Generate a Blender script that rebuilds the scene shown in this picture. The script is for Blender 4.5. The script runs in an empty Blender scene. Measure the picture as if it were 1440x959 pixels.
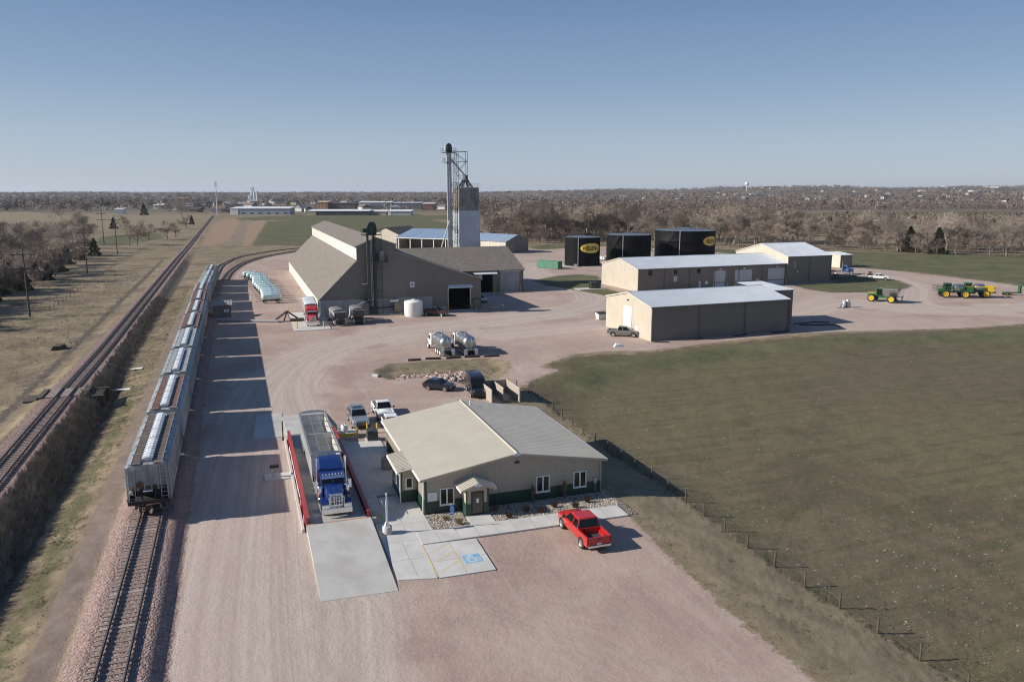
import bpy, bmesh, math, random
import numpy as np
from mathutils import Vector, Matrix
rnd = random.Random(11)
scene = bpy.context.scene
COL = scene.collection
R = math.radians
# ---------------------------------------------------------------- camera model (drone, 27.9 mm on 36 mm)
F, H, CX, CY, HZ = 1115.0, 26.0, 720.0, 479.5, 270.0
PITCH = math.atan((CY - HZ) / F); SP, CP = math.sin(PITCH), math.cos(PITCH)
def G(px, py, z=0.0):
    """ground point seen at a photograph pixel, for a ground height z"""
    u = (px - CX) / F; v = (CY - py) / F
    t = (z - H) / (-SP + v * CP)
    return (u * t, (CP + v * SP) * t)
class Fr:
    """a site frame: origin and heading; e1 runs right, e2 away"""
    def __init__(s, O, deg):
        s.O = O; s.deg = deg; t = R(deg); s.rot = t
        s.e1 = (math.cos(t), math.sin(t)); s.e2 = (-math.sin(t), math.cos(t))
    def w(s, a, b): return (s.O[0] + a*s.e1[0] + b*s.e2[0], s.O[1] + a*s.e1[1] + b*s.e2[1])
    def ab(s, x, y):
        x = x - s.O[0]; y = y - s.O[1]
        return (x*s.e1[0] + y*s.e1[1], x*s.e2[0] + y*s.e2[1])
OFF = Fr(G(598.6, 723.7), 18.9)
FER = Fr((-7.02, 178.12), 18.9)
SHD = Fr((24.57, 138.04), 21.0)
BLB = Fr((33.2, 208.56), 21.0)
# ---------------------------------------------------------------- materials
def nodes_of(m):
    m.use_nodes = True; nt = m.node_tree
    return nt, nt.nodes, nt.links
class NB:
    """small helper to write node graphs"""
    def __init__(s, nt): s.nt = nt; s.N = nt.nodes; s.L = nt.links
    def n(s, t, **kw):
        o = s.N.new(t)
        for k, v in kw.items(): setattr(o, k, v)
        return o
    def link(s, a, b): s.L.new(a, b)
    def setin(s, node, i, v):
        if v is None: return
        if hasattr(v, 'is_output'): s.L.new(v, node.inputs[i])
        else: node.inputs[i].default_value = v
    def math(s, op, a, b=None, c=None, clamp=False):
        o = s.n('ShaderNodeMath', operation=op); o.use_clamp = clamp
        for i, v in enumerate((a, b, c)): s.setin(o, i, v)
        return o.outputs[0]
    def noise(s, vec, scale, detail=3, rough=.55, dist=0.0):
        o = s.n('ShaderNodeTexNoise'); s.setin(o, 'Vector', vec)
        o.inputs['Scale'].default_value = scale; o.inputs['Detail'].default_value = detail
        o.inputs['Roughness'].default_value = rough; o.inputs['Distortion'].default_value = dist
        return o.outputs['Fac']
    def ramp(s, fac, lo, hi):
        o = s.n('ShaderNodeMapRange'); o.interpolation_type = 'SMOOTHSTEP'
        s.setin(o, 0, fac); o.inputs[1].default_value = lo; o.inputs[2].default_value = hi
        o.inputs[3].default_value = 0; o.inputs[4].default_value = 1
        return o.outputs[0]
    def mix(s, fac, a, b, blend='MIX'):
        o = s.n('ShaderNodeMix', data_type='RGBA', blend_type=blend)
        s.setin(o, 0, fac)
        for i, v in ((6, a), (7, b)):
            if hasattr(v, 'is_output'): s.L.new(v, o.inputs[i])
            else: o.inputs[i].default_value = (*v[:3], 1)
        return o.outputs[2]
    def map(s, vec, sc=(1,1,1), rot=(0,0,0)):
        o = s.n('ShaderNodeMapping'); s.L.new(vec, o.inputs[0]); o.inputs['Scale'].default_value = sc
        o.inputs['Rotation'].default_value = rot
        return o.outputs[0]
MATS = {}
def M(name, col, rough=.6, metal=0., var=.12, scale=3., bump=0., bscale=None, streak=None, dirt=None, coat=0., spec=None):
    """procedural paint / metal / concrete: colour broken up by noise, optional streaks, dirt colour and bump"""
    if name in MATS: return MATS[name]
    m = bpy.data.materials.new(name); nt, N, L = nodes_of(m); b = NB(nt)
    bs = N['Principled BSDF']
    tc = b.n('ShaderNodeTexCoord').outputs['Object']
    dark = tuple(c * (1 - var) for c in col); lite = tuple(min(1, c * (1 + var)) for c in col)
    c = b.mix(b.ramp(b.noise(tc, scale, 5, .6), .3, .7), dark, lite)
    if streak:
        c = b.mix(b.math('MULTIPLY', b.ramp(b.noise(b.map(tc, (scale*2.5, scale*2.5, .15)), 1.0, 4), .45, .75), streak[1]), c, streak[0])
    if dirt:
        c = b.mix(b.math('MULTIPLY', b.ramp(b.noise(tc, scale*.35 + .2, 6, .65), .45, .68), dirt[1]), c, dirt[0])
    L.new(c, bs.inputs['Base Color'])
    rg = b.n('ShaderNodeMapRange'); L.new(b.noise(tc, scale*1.7, 3), rg.inputs[0])
    rg.inputs[3].default_value = max(.02, rough - .1); rg.inputs[4].default_value = min(1, rough + .1)
    L.new(rg.outputs[0], bs.inputs['Roughness'])
    bs.inputs['Metallic'].default_value = metal
    if coat: bs.inputs['Coat Weight'].default_value = coat; bs.inputs['Coat Roughness'].default_value = .08
    if spec is not None: bs.inputs['Specular IOR Level'].default_value = spec
    if bump:
        bp = b.n('ShaderNodeBump'); bp.inputs['Strength'].default_value = bump; bp.inputs['Distance'].default_value = .03
        L.new(b.noise(tc, bscale or scale*6, 5, .7), bp.inputs['Height']); L.new(bp.outputs[0], bs.inputs['Normal'])
    MATS[name] = m
    return m
# ---------------------------------------------------------------- mesh builder
class MB:
    def __init__(s): s.v = []; s.f = []; s.mi = []; s.ms = []; s.T = None
    def mat(s, m):
        if m not in s.ms: s.ms.append(m)
        return s.ms.index(m)
    def add(s, vs, fs, m):
        o = len(s.v); k = s.mat(m)
        if s.T is not None: vs = [tuple(s.T @ Vector(v)) for v in vs]
        s.v.extend(vs); s.f.extend([tuple(i + o for i in f) for f in fs]); s.mi.extend([k] * len(fs)); return s
    def box(s, x0, x1, y0, y1, z0, z1, m):
        vs = [(x0,y0,z0),(x1,y0,z0),(x1,y1,z0),(x0,y1,z0),(x0,y0,z1),(x1,y0,z1),(x1,y1,z1),(x0,y1,z1)]
        return s.add(vs, [(3,2,1,0),(4,5,6,7),(0,1,5,4),(1,2,6,5),(2,3,7,6),(3,0,4,7)], m)
    def hexa(s, b4, t4, m):
        return s.add(list(b4) + list(t4), [(3,2,1,0),(4,5,6,7),(0,1,5,4),(1,2,6,5),(2,3,7,6),(3,0,4,7)], m)
    def quad(s, a, b, c, d, m): return s.add([a,b,c,d], [(0,1,2,3)], m)
    def poly(s, pts, m): return s.add(pts, [tuple(range(len(pts)))], m)
    def slab(s, pts, z0, z1, m):
        """upright prism over a plan outline"""
        n = len(pts)
        vs = [(x,y,z0) for x,y in pts] + [(x,y,z1) for x,y in pts]
        fs = [tuple(range(n-1,-1,-1)), tuple(range(n,2*n))] + [(i,(i+1)%n,n+(i+1)%n,n+i) for i in range(n)]
        return s.add(vs, fs, m)
    def prism(s, pts, ax, c0, c1, m):
        """outline pts in the two other axes, extruded along axis ax (0,1,2) from c0 to c1"""
        n = len(pts)
        def mk(p, c):
            return (c, p[0], p[1]) if ax == 0 else ((p[0], c, p[1]) if ax == 1 else (p[0], p[1], c))
        vs = [mk(p, c0) for p in pts] + [mk(p, c1) for p in pts]
        fs = [tuple(range(n-1,-1,-1)), tuple(range(n,2*n))] + [(i,(i+1)%n,n+(i+1)%n,n+i) for i in range(n)]
        return s.add(vs, fs, m)
    def tube(s, p, q, r, m, n=6, r2=None, cap=True):
        p = Vector(p); q = Vector(q); d = q - p
        if d.length < 1e-6: return s
        d.normalize(); a = d.orthogonal().normalized(); b = d.cross(a); r2 = r if r2 is None else r2
        vs = []
        for c, rr in ((p, r), (q, r2)):
            for i in range(n):
                t = 2*math.pi*i/n; vs.append(tuple(c + a*(rr*math.cos(t)) + b*(rr*math.sin(t))))
        fs = [(i,(i+1)%n,n+(i+1)%n,n+i) for i in range(n)]
        if cap: fs += [tuple(range(n-1,-1,-1)), tuple(range(n,2*n))]
        return s.add(vs, fs, m)
    def path(s, pts, r, m, n=6):
        for a, b in zip(pts, pts[1:]): s.tube(a, b, r, m, n)
        return s
    def lathe(s, prof, o, m, n=24, axis='z'):
        """revolve (radius, height) pairs round an axis through o"""
        vs = []; fs = []
        for r, h in prof:
            for i in range(n):
                t = 2*math.pi*i/n; c, d = r*math.cos(t), r*math.sin(t)
                p = (c, d, h) if axis == 'z' else ((h, c, d) if axis == 'x' else (c, h, d))
                vs.append((p[0]+o[0], p[1]+o[1], p[2]+o[2]))
        for k in range(len(prof)-1):
            for i in range(n): fs.append((k*n+i, k*n+(i+1)%n, (k+1)*n+(i+1)%n, (k+1)*n+i))
        fs.append(tuple(range(n-1,-1,-1))); fs.append(tuple(range((len(prof)-1)*n, len(prof)*n)))
        return s.add(vs, fs, m)
    def loft(s, rings, m, cap=True):
        n = len(rings[0]); vs = [p for r in rings for p in r]; fs = []
        for k in range(len(rings)-1):
            for i in range(n): fs.append((k*n+i, k*n+(i+1)%n, (k+1)*n+(i+1)%n, (k+1)*n+i))
        if cap: fs += [tuple(range(n-1,-1,-1)), tuple(range((len(rings)-1)*n, len(rings)*n))]
        return s.add(vs, fs, m)
    def mesh(s, name, smooth=None, norm=True):
        me = bpy.data.meshes.new(name); me.from_pydata(s.v, [], s.f)
        for m in s.ms: me.materials.append(m)
        if len(s.ms) > 1: me.polygons.foreach_set('material_index', s.mi)
        if norm:
            bm = bmesh.new(); bm.from_mesh(me); bmesh.ops.recalc_face_normals(bm, faces=bm.faces); bm.to_mesh(me); bm.free()
        if smooth:
            me.shade_smooth()
            me.set_sharp_from_angle(angle=R(smooth))
        me.update(); return me
    def obj(s, name, parent=None, smooth=None, norm=True, bevel=0):
        o = bpy.data.objects.new(name, s.mesh(name, smooth, norm)); COL.objects.link(o)
        if parent is not None: o.parent = parent
        if bevel:
            b = o.modifiers.new('bevel', 'BEVEL'); b.width = bevel; b.segments = 2; b.limit_method = 'ANGLE'
        return o
def tag(o, label=None, cat=None, group=None, kind=None):
    if label: o['label'] = label
    if cat: o['category'] = cat
    if group: o['group'] = group
    if kind: o['kind'] = kind
    return o
def thing(name, label, cat, loc, rot=0., group=None):
    o = bpy.data.objects.new(name, None); COL.objects.link(o); o.empty_display_size = .3
    o.location = (loc[0], loc[1], loc[2] if len(loc) > 2 else 0.0); o.rotation_euler = (0, 0, rot)
    return tag(o, label, cat, group)
def dup(root, loc, rot, label=None, scale=None):
    """copy of a thing with copies of its parts and sub-parts"""
    r = root.copy(); COL.objects.link(r); r.location = (loc[0], loc[1], loc[2] if len(loc) > 2 else 0.0); r.rotation_euler = (0, 0, rot)
    if label: r['label'] = label
    if scale: r.scale = scale
    for ch in list(root.children):
        c = ch.copy(); COL.objects.link(c); c.parent = r
        for g in list(ch.children):
            d = g.copy(); COL.objects.link(d); d.parent = c
    return r
def text_mesh(txt, size, align='CENTER', bold=.012):
    cu = bpy.data.curves.new('lettering', 'FONT'); cu.body = txt; cu.size = size; cu.align_x = align; cu.align_y = 'CENTER'; cu.offset = size*bold
    cu.resolution_u = 3
    o = bpy.data.objects.new('lettering', cu); COL.objects.link(o)
    me = bpy.data.meshes.new_from_object(o); bpy.data.objects.remove(o); bpy.data.curves.remove(cu)
    return me
# ---------------------------------------------------------------- palette
tan_wall = M('tan_siding', (.40,.345,.27), .55, var=.05, scale=.6)
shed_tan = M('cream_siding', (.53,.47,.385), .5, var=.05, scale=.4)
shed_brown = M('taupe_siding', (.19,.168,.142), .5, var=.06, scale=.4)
green_wall = M('green_siding', (.022,.060,.040), .45, var=.08)
roof_tan = M('tan_roof_metal', (.50,.45,.365), .45, var=.05, scale=.35)
roof_galv = M('galvalume_roof', (.52,.55,.59), .45, .4, var=.05, scale=.25)
roof_blue = M('pale_blue_roof', (.36,.46,.58), .45, .25, var=.06, scale=.2)
shingle = M('brown_shingle', (.165,.142,.120), .9, var=.22, scale=1.2, bump=.5, dirt=((.20,.175,.15), .5))
white_wall = M('white_concrete_wall', (.74,.71,.65), .8, var=.08, scale=.5)
concrete = M('concrete', (.45,.43,.40), .85, var=.09, scale=.45, bump=.12, bscale=9, dirt=((.36,.33,.30), .55))
concrete2 = M('pale_concrete', (.53,.51,.48), .85, var=.08, scale=.6, bump=.1, bscale=9, dirt=((.43,.40,.36), .45))
conc_wall = M('grey_concrete_wall', (.36,.355,.35), .85, var=.1, scale=.5, streak=((.22,.21,.2), .5))
white_trim = M('white_trim', (.78,.77,.74), .45, var=.04)
white_paint = M('white_paint', (.80,.80,.79), .3, var=.03, coat=.4)
dark_glass = M('dark_glass', (.010,.012,.014), .12, var=.2, spec=.35)
rubber = M('black_rubber', (.022,.021,.020), .85, var=.2, scale=8)
black_metal = M('black_metal', (.020,.021,.022), .5, var=.2)
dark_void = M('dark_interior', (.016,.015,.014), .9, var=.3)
steel = M('bare_steel', (.42,.42,.42), .38, .7, var=.12, scale=2)
chrome = M('chrome', (.78,.78,.79), .16, .95, var=.05)
galv = M('galvanised_steel', (.50,.51,.52), .45, .5, var=.12, scale=1.5)
yellow = M('yellow_paint', (.72,.46,.03), .5, var=.08, dirt=((.4,.26,.05), .3))
timber = M('dark_timber', (.075,.058,.046), .9, var=.25, scale=4, bump=.3)
wood_post = M('weathered_post', (.085,.066,.052), .9, var=.3, scale=6, bump=.3)
red_paint = M('red_beam_paint', (.36,.045,.045), .5, var=.12, dirt=((.28,.07,.06), .4))
rust = M('rust', (.16,.070,.038), .85, var=.35, scale=2.5, bump=.2)
leg_green = M('dark_green_steel', (.012,.034,.024), .5, var=.2)
# ---------------------------------------------------------------- railway lines (plan)
SA = G(153, 959, .5); SB = G(212, 725, .5)          # siding centre line
RA = math.atan2(-(SB[0]-SA[0]), SB[1]-SA[1])           # heading away from north
RW = Fr(SA, math.degrees(RA))
MA = G(0, 652, 1.1); MB2 = G(171, 450, 1.1); MC = G(296, 309, 1.1)
TM = (RW.ab(*MA)[0] + RW.ab(*MB2)[0] + RW.ab(*MC)[0]) / 3
def interp(x, xs, ys): return np.interp(x, xs, ys)
def sstep(x, a, b):
    t = np.clip((x - a) / (b - a), 0, 1); return t*t*(3 - 2*t)
def sdist(X, Y, poly):
    """signed distance to a closed outline, positive inside"""
    d2 = np.full(X.shape, 1e12, np.float32); inside = np.zeros(X.shape, bool)
    n = len(poly)
    for i in range(n):
        x0, y0 = poly[i]; x1, y1 = poly[(i+1) % n]
        ex, ey = x1-x0, y1-y0; l2 = ex*ex + ey*ey + 1e-9
        t = np.clip(((X-x0)*ex + (Y-y0)*ey)/l2, 0, 1)
        dx = X - (x0 + t*ex); dy = Y - (y0 + t*ey)
        d2 = np.minimum(d2, dx*dx + dy*dy)
        if abs(ey) > 1e-9:
            c = ((y0 > Y) != (y1 > Y)) & (X < ex*(Y-y0)/ey + x0)
            inside ^= c
    d = np.sqrt(d2); return np.where(inside, d, -d)
def pdist(X, Y, line):
    """signed side distance to the nearest piece of a polyline"""
    best = np.full(X.shape, 1e9, np.float32); sg = np.zeros(X.shape, np.float32)
    for (x0, y0), (x1, y1) in zip(line, line[1:]):
        ex, ey = x1-x0, y1-y0; l2 = ex*ex+ey*ey
        t = np.clip(((X-x0)*ex + (Y-y0)*ey)/l2, 0, 1)
        d = np.hypot(X-(x0+t*ex), Y-(y0+t*ey)); s = np.sign(ex*(Y-y0) - ey*(X-x0))
        m = d < best; best = np.where(m, d, best); sg = np.where(m, s, sg)
    return best*sg
def smooth_line(pts, n=8):
    out = []
    P_ = [pts[0]] + list(pts) + [pts[-1]]
    for i in range(1, len(P_)-2):
        p0, p1, p2, p3 = (np.array(P_[k]) for k in (i-1, i, i+1, i+2))
        for k in range(n):
            t = k/n
            out.append(tuple(.5*((2*p1) + (-p0+p2)*t + (2*p0-5*p1+4*p2-p3)*t*t + (-p0+3*p1-3*p2+p3)*t**3)))
    out.append(tuple(pts[-1])); return out
def gp(*pts): return [G(*p) for p in pts]
POLY = {}
POLY['yard'] = gp((215,1150),(228,959),(243,840),(258,725),(283,560),(300,450),(314,398),(330,378),(350,366),(385,357),(420,352),(470,346),
    (560,345),(640,343),(700,346),(735,347),(760,352),(800,349),(850,347),(905,349),(950,352),(1010,355),(1075,362),(1120,368),(1170,373),(1205,377),(1260,381),(1300,386),(1380,395),
    (1440,403),(1560,415),(1560,450),(1440,455),(1360,461),(1300,463),(1240,465),(1180,466),(1125,469),(1060,476),(1000,482),(950,489),(905,493),(850,494),(810,498),(775,508),(762,516),(785,521),
    (745,535),(728,552),(705,566),(700,580),(680,600),(700,640),(850,690),(885,724),(925,765),(985,822),(1045,878),(1105,925),(1150,960),(1310,1150))
POLY['drain'] = gp((522,522),(545,512),(600,507),(690,503),(716,509),(719,518),(706,530),(690,545),(672,552),(655,540),(600,531),(545,534))
POLY['isle1'] = gp((747,395),(780,388),(815,386),(843,388),(845,404),(880,413),(862,418),(825,411),(770,402))
POLY['isle2'] = gp((1112,401),(1165,389),(1215,389),(1262,394),(1285,402),(1270,407),(1225,411),(1170,412),(1135,407))
POLY['lawn_r'] = gp((735,350),(770,344),(850,343),(905,345),(1000,350),(1060,353),(1140,352),(1250,356),(1440,360),(1700,366),(1700,424),(1440,401),(1300,384),(1205,376),(1075,361),(950,351),(850,346),(760,351))
POLY['lawn_l'] = gp((352,345),(372,312),(420,309),(600,308),(640,316),(640,342),(520,345),(430,346))
POLY['lawn_far'] = gp((330,306),(420,303),(640,303),(640,309),(420,309),(340,311))
POLY['lawn_w'] = gp((130,346),(140,333),(225,328),(232,335),(180,344))
POLY['park'] = gp((1120,301),(1200,298),(1320,297),(1440,297),(1600,297),(1600,303),(1440,302),(1250,303),(1130,304))
POLY['fieldr'] = gp((1170,312),(1260,302.5),(1440,303),(1600,304),(1600,322),(1440,321),(1280,314))
POLY['field'] = [G(*p, -1.0) for p in ((742,560),(800,590),(845,628),(905,668),(960,707),(1064,783),(1155,842),(1271,916),(1560,1100),(2600,1150),(2600,520))] + gp((1700,448),(1440,457),(1360,463),(1300,466),(1180,469),(1000,485),(905,497),(810,501),(768,512),(790,521),(750,536),(735,550))
POLY['orange'] = gp((283,345),(300,316),(312,309),(331,308),(338,312),(322,338),(300,345))
POLY['orange2'] = gp((340,345),(350,312),(368,310),(374,313),(352,346))
POLY['dirtpath'] = gp((320,345),(345,309),(352,309),(336,345))
POLY['tanfar'] = gp((315,307),(340,303.5),(640,303.5),(640,309),(420,309),(372,311),(330,308))
POLY['fieldl'] = gp((10,306),(140,300),(300,303),(280,316),(150,322),(60,330))
POLY['fieldl2'] = gp((-100,300),(40,298),(80,302),(0,312),(-100,320))
LANES = [smooth_line(gp((330,1100),(322,959),(330,830),(345,700),(360,610),(385,545),(430,505),(500,480),(580,464),(680,453),(760,443),(815,432),(838,420),(815,405),(780,395),(755,388),(745,378),(760,372))),
         smooth_line(gp((420,580),(412,540),(440,505),(500,483),(560,470))),
         smooth_line(gp((505,1100),(502,959),(500,850))),
         smooth_line(gp((690,470),(780,462),(850,455))),
         smooth_line(gp((1120,440),(1180,425),(1250,432),(1330,438),(1440,432),(1560,430))),
         smooth_line(gp((1440,444),(1300,428),(1290,405),(1250,390),(1190,384)))]
LANEW = [9.0, 5.0, 4.2, 8, 9, 5]
def zone_z(X, Y, sd_yard):
    """height of the land"""
    a, s = RW.ab(X, Y)
    xs = [TM-60, TM-9, TM-3.6, TM-2.4, TM+1.9, TM+3.25, TM+3.9, TM+4.15, -7.8, -5.2, -3.0, -1.75, 1.75, 2.7, 6]
    ys = [-.3, -.3, .25, .85, .85, .20, -.55, -1.45, -1.0, -.35, -.16, .42, .42, -.08, 0]
    z = np.interp(a, xs, ys)
    fade = 1 - sstep(s, 290, 360)
    z = np.where(z < 0, z*(1 - .72*sstep(s, 62, 100)), np.where(a < -5, z*(1 - .5*sstep(s, 60, 110)), z))
    z = z*np.where(a > -4, 1 - sstep(s, 150, 176), fade)
    # office pad drops to the field on the right
    oa, ob = OFF.ab(X, Y)
    right = sstep(oa, 2, 8) * (1 - sstep(ob, 32, 60))
    z = z - 1.1*right*sstep(-sd_yard, -.5, 11.0)
    return z
def hills(X, Y):
    d = np.hypot(X, Y); az = np.arctan2(X, Y)
    k = np.clip((az + .6)/1.2, 0, 1)
    top = 12 + 27*sstep(k, .35, .8)
    z = top*sstep(d, 2200, 5200)*(1 + .12*np.sin(az*23) + .09*np.sin(az*51+1.3)) + 8*sstep(d, 6000, 12000)
    z = z + 13*sstep(k, .45, .8)*sstep(d, 1300, 2600)*(.75 + .25*np.sin(az*17 + d*.002))
    return z
def tz(x, y):
    X = np.array([float(x)]); Y = np.array([float(y)])
    sd = sdist(X, Y, POLY['yard'])
    return float((zone_z(X, Y, sd) + hills(X, Y))[0])
def build_ground():
    nr, nc = 880, 620
    rows = 20.0*np.exp(np.linspace(0, math.log(16000/20.0), nr))
    sl = np.linspace(-1.15, 1.15, nc); sl = sl*(.72 + .28*np.abs(sl)/1.15)
    Yg, Sg = np.meshgrid(rows, sl, indexing='ij'); Xg = Sg*(Yg + 18)
    X = Xg.ravel(); Y = Yg.ravel()
    dist = np.hypot(X, Y)
    soft = np.maximum(.5, .006*dist)
    sd = {k: sdist(X, Y, p) for k, p in POLY.items()}
    a, s = RW.ab(X, Y)
    z = zone_z(X, Y, sd['yard']) + hills(X, Y)
    oa, ob = OFF.ab(X, Y)
    z -= .55*sstep(sd['drain'], 0, 2.4)
    rng = np.random.RandomState(3)
    rough = (1 - sstep(sd['yard'], -2, 0))
    small = (np.sin(X*.9 + np.sin(Y*.53)*2)*np.sin(Y*.8 + np.sin(X*.37)*2))*.05 + rng.rand(X.size)*.06*(dist < 400)
    offtrack = np.clip(np.minimum(np.abs(a), np.abs(a-TM)) - 2.5, 0, 2)/2
    z += small*rough*offtrack
    def msk(sdv, w=1.0): return np.clip(.5 + sdv/(2*soft*w*2.2), 0, 1)
    gravel = msk(np.minimum(sd['yard'], -sd['drain']))
    gravel = np.minimum(gravel, 1 - msk(sd['isle1'])); gravel = np.minimum(gravel, 1 - msk(sd['isle2']))
    lane_d = np.full(X.shape, 1e3); lane_m = np.zeros(X.shape)
    for ln, w in zip(LANES, LANEW):
        d = pdist(X, Y, ln); m = np.clip(1 - np.abs(d)/w, 0, 1)
        lane_d = np.where(m > lane_m, d, lane_d); lane_m = np.maximum(lane_m, m)
    lane_d = np.where(np.abs(lane_d) > 100, a, lane_d)
    field = msk(sd['field'], 1.3)
    lawn = np.maximum.reduce([msk(sd[k]) for k in ('isle1','isle2','lawn_r','lawn_l','lawn_far','lawn_w','park')])
    # a greener fringe on the yard side of the field
    fr = np.clip(1 - np.abs(sd['field'] - 6)/12, 0, 1)*sstep(Y, 85, 115)*field
    lawn = np.maximum(lawn, fr*.75)
    bank = np.clip(1.6 - np.abs(a - (TM + 3.6))/1.7, 0, 1)*(1 - sstep(s, 250, 330))      # weeds on the embankment
    bank = np.maximum(bank, .8*np.clip(1 - np.abs(a - (TM-5.5))/2.0, 0, 1)*(1 - sstep(s, 280, 340)))
    grassy = np.clip(1 - np.abs(a + 6.6)/2.8, 0, 1)*(1 - sstep(s, 60, 110))*.8          # green grass in the near ditch
    tan = np.maximum.reduce([msk(sd[k]) for k in ('tanfar', 'fieldr', 'fieldl', 'fieldl2')])
    strip = sstep(oa, 0, 6)*(1 - sstep(ob, 40, 60))*(1 - field)*(1 - gravel)
    tan = np.maximum(np.maximum(tan, strip), msk(sd['drain']))
    orange = np.maximum.reduce([msk(sd[k]) for k in ('orange', 'orange2')])
    stone = np.clip(1.95 - np.abs(a)/1.95, 0, 1)*(1 - sstep(s, 150, 200))
    stone = np.maximum(stone, np.clip(2.1 - np.abs(a - TM)/1.35, 0, 1)*(1 - sstep(s, 500, 900)))
    path = np.clip(1.5 - np.abs(a + 3.9)/.9, 0, 1)*(1 - sstep(s, 120, 180))
    path = np.maximum(path, msk(sd['dirtpath']))
    stone = np.maximum(stone, np.clip(1.4 - np.abs(pdist(X, Y, CURVE))/2.6, 0, 1)*sstep(s, 120, 170))
    stone = np.maximum(stone, np.clip(1.4 - np.abs(pdist(X, Y, CURVE2))/2.6, 0, 1))
    far = sstep(dist, 700, 1500)
    idx = np.arange(nr*nc).reshape(nr, nc)
    q = np.stack([idx[:-1,:-1], idx[:-1,1:], idx[1:,1:], idx[1:,:-1]], -1).reshape(-1, 4)
    A1 = np.stack([gravel, lane_m, field, lawn], -1).astype(np.float32)
    A2 = np.stack([orange, bank, tan, stone], -1).astype(np.float32)
    A3 = np.stack([path, grassy, far, np.ones_like(far)], -1).astype(np.float32)
    gq = gravel[q].mean(1); fq = field[q].mean(1)
    rq = np.maximum(sstep(a, -3.2, -2.6)*(1-sstep(a, 3.0, 3.6))*(s < 175), (np.abs(a-TM) < 2.4)*(s < 900))[q].mean(1) > .5
    sel = {'railway_ballast': rq, 'gravel_yard': (gq > .5) & ~rq, 'crop_field': (fq > .5) & (gq <= .5) & ~rq}
    sel['ground'] = ~(sel['railway_ballast'] | sel['gravel_yard'] | sel['crop_field'])
    mat = ground_material()
    co = np.stack([X, Y, z], -1)
    for name, m in sel.items():
        qq = q[m]; used, inv = np.unique(qq.ravel(), return_inverse=True)
        me = bpy.data.meshes.new(name)
        me.vertices.add(len(used)); me.vertices.foreach_set('co', co[used].astype(np.float32).ravel())
        nf = len(qq); me.loops.add(nf*4); me.polygons.add(nf)
        me.loops.foreach_set('vertex_index', inv.astype(np.int32))
        me.polygons.foreach_set('loop_start', np.arange(0, nf*4, 4, dtype=np.int32))
        me.polygons.foreach_set('loop_total', np.full(nf, 4, np.int32))
        for an, A in (('za', A1), ('zb', A2), ('zc', A3)):
            at = me.attributes.new(an, 'FLOAT_COLOR', 'POINT'); at.data.foreach_set('color', A[used].ravel())
        at = me.attributes.new('lane_d', 'FLOAT', 'POINT'); at.data.foreach_set('value', lane_d[used].astype(np.float32))
        me.materials.append(mat); me.update(calc_edges=True); me.shade_smooth()
        o = bpy.data.objects.new(name, me); COL.objects.link(o); tag(o, kind='structure')
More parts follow.
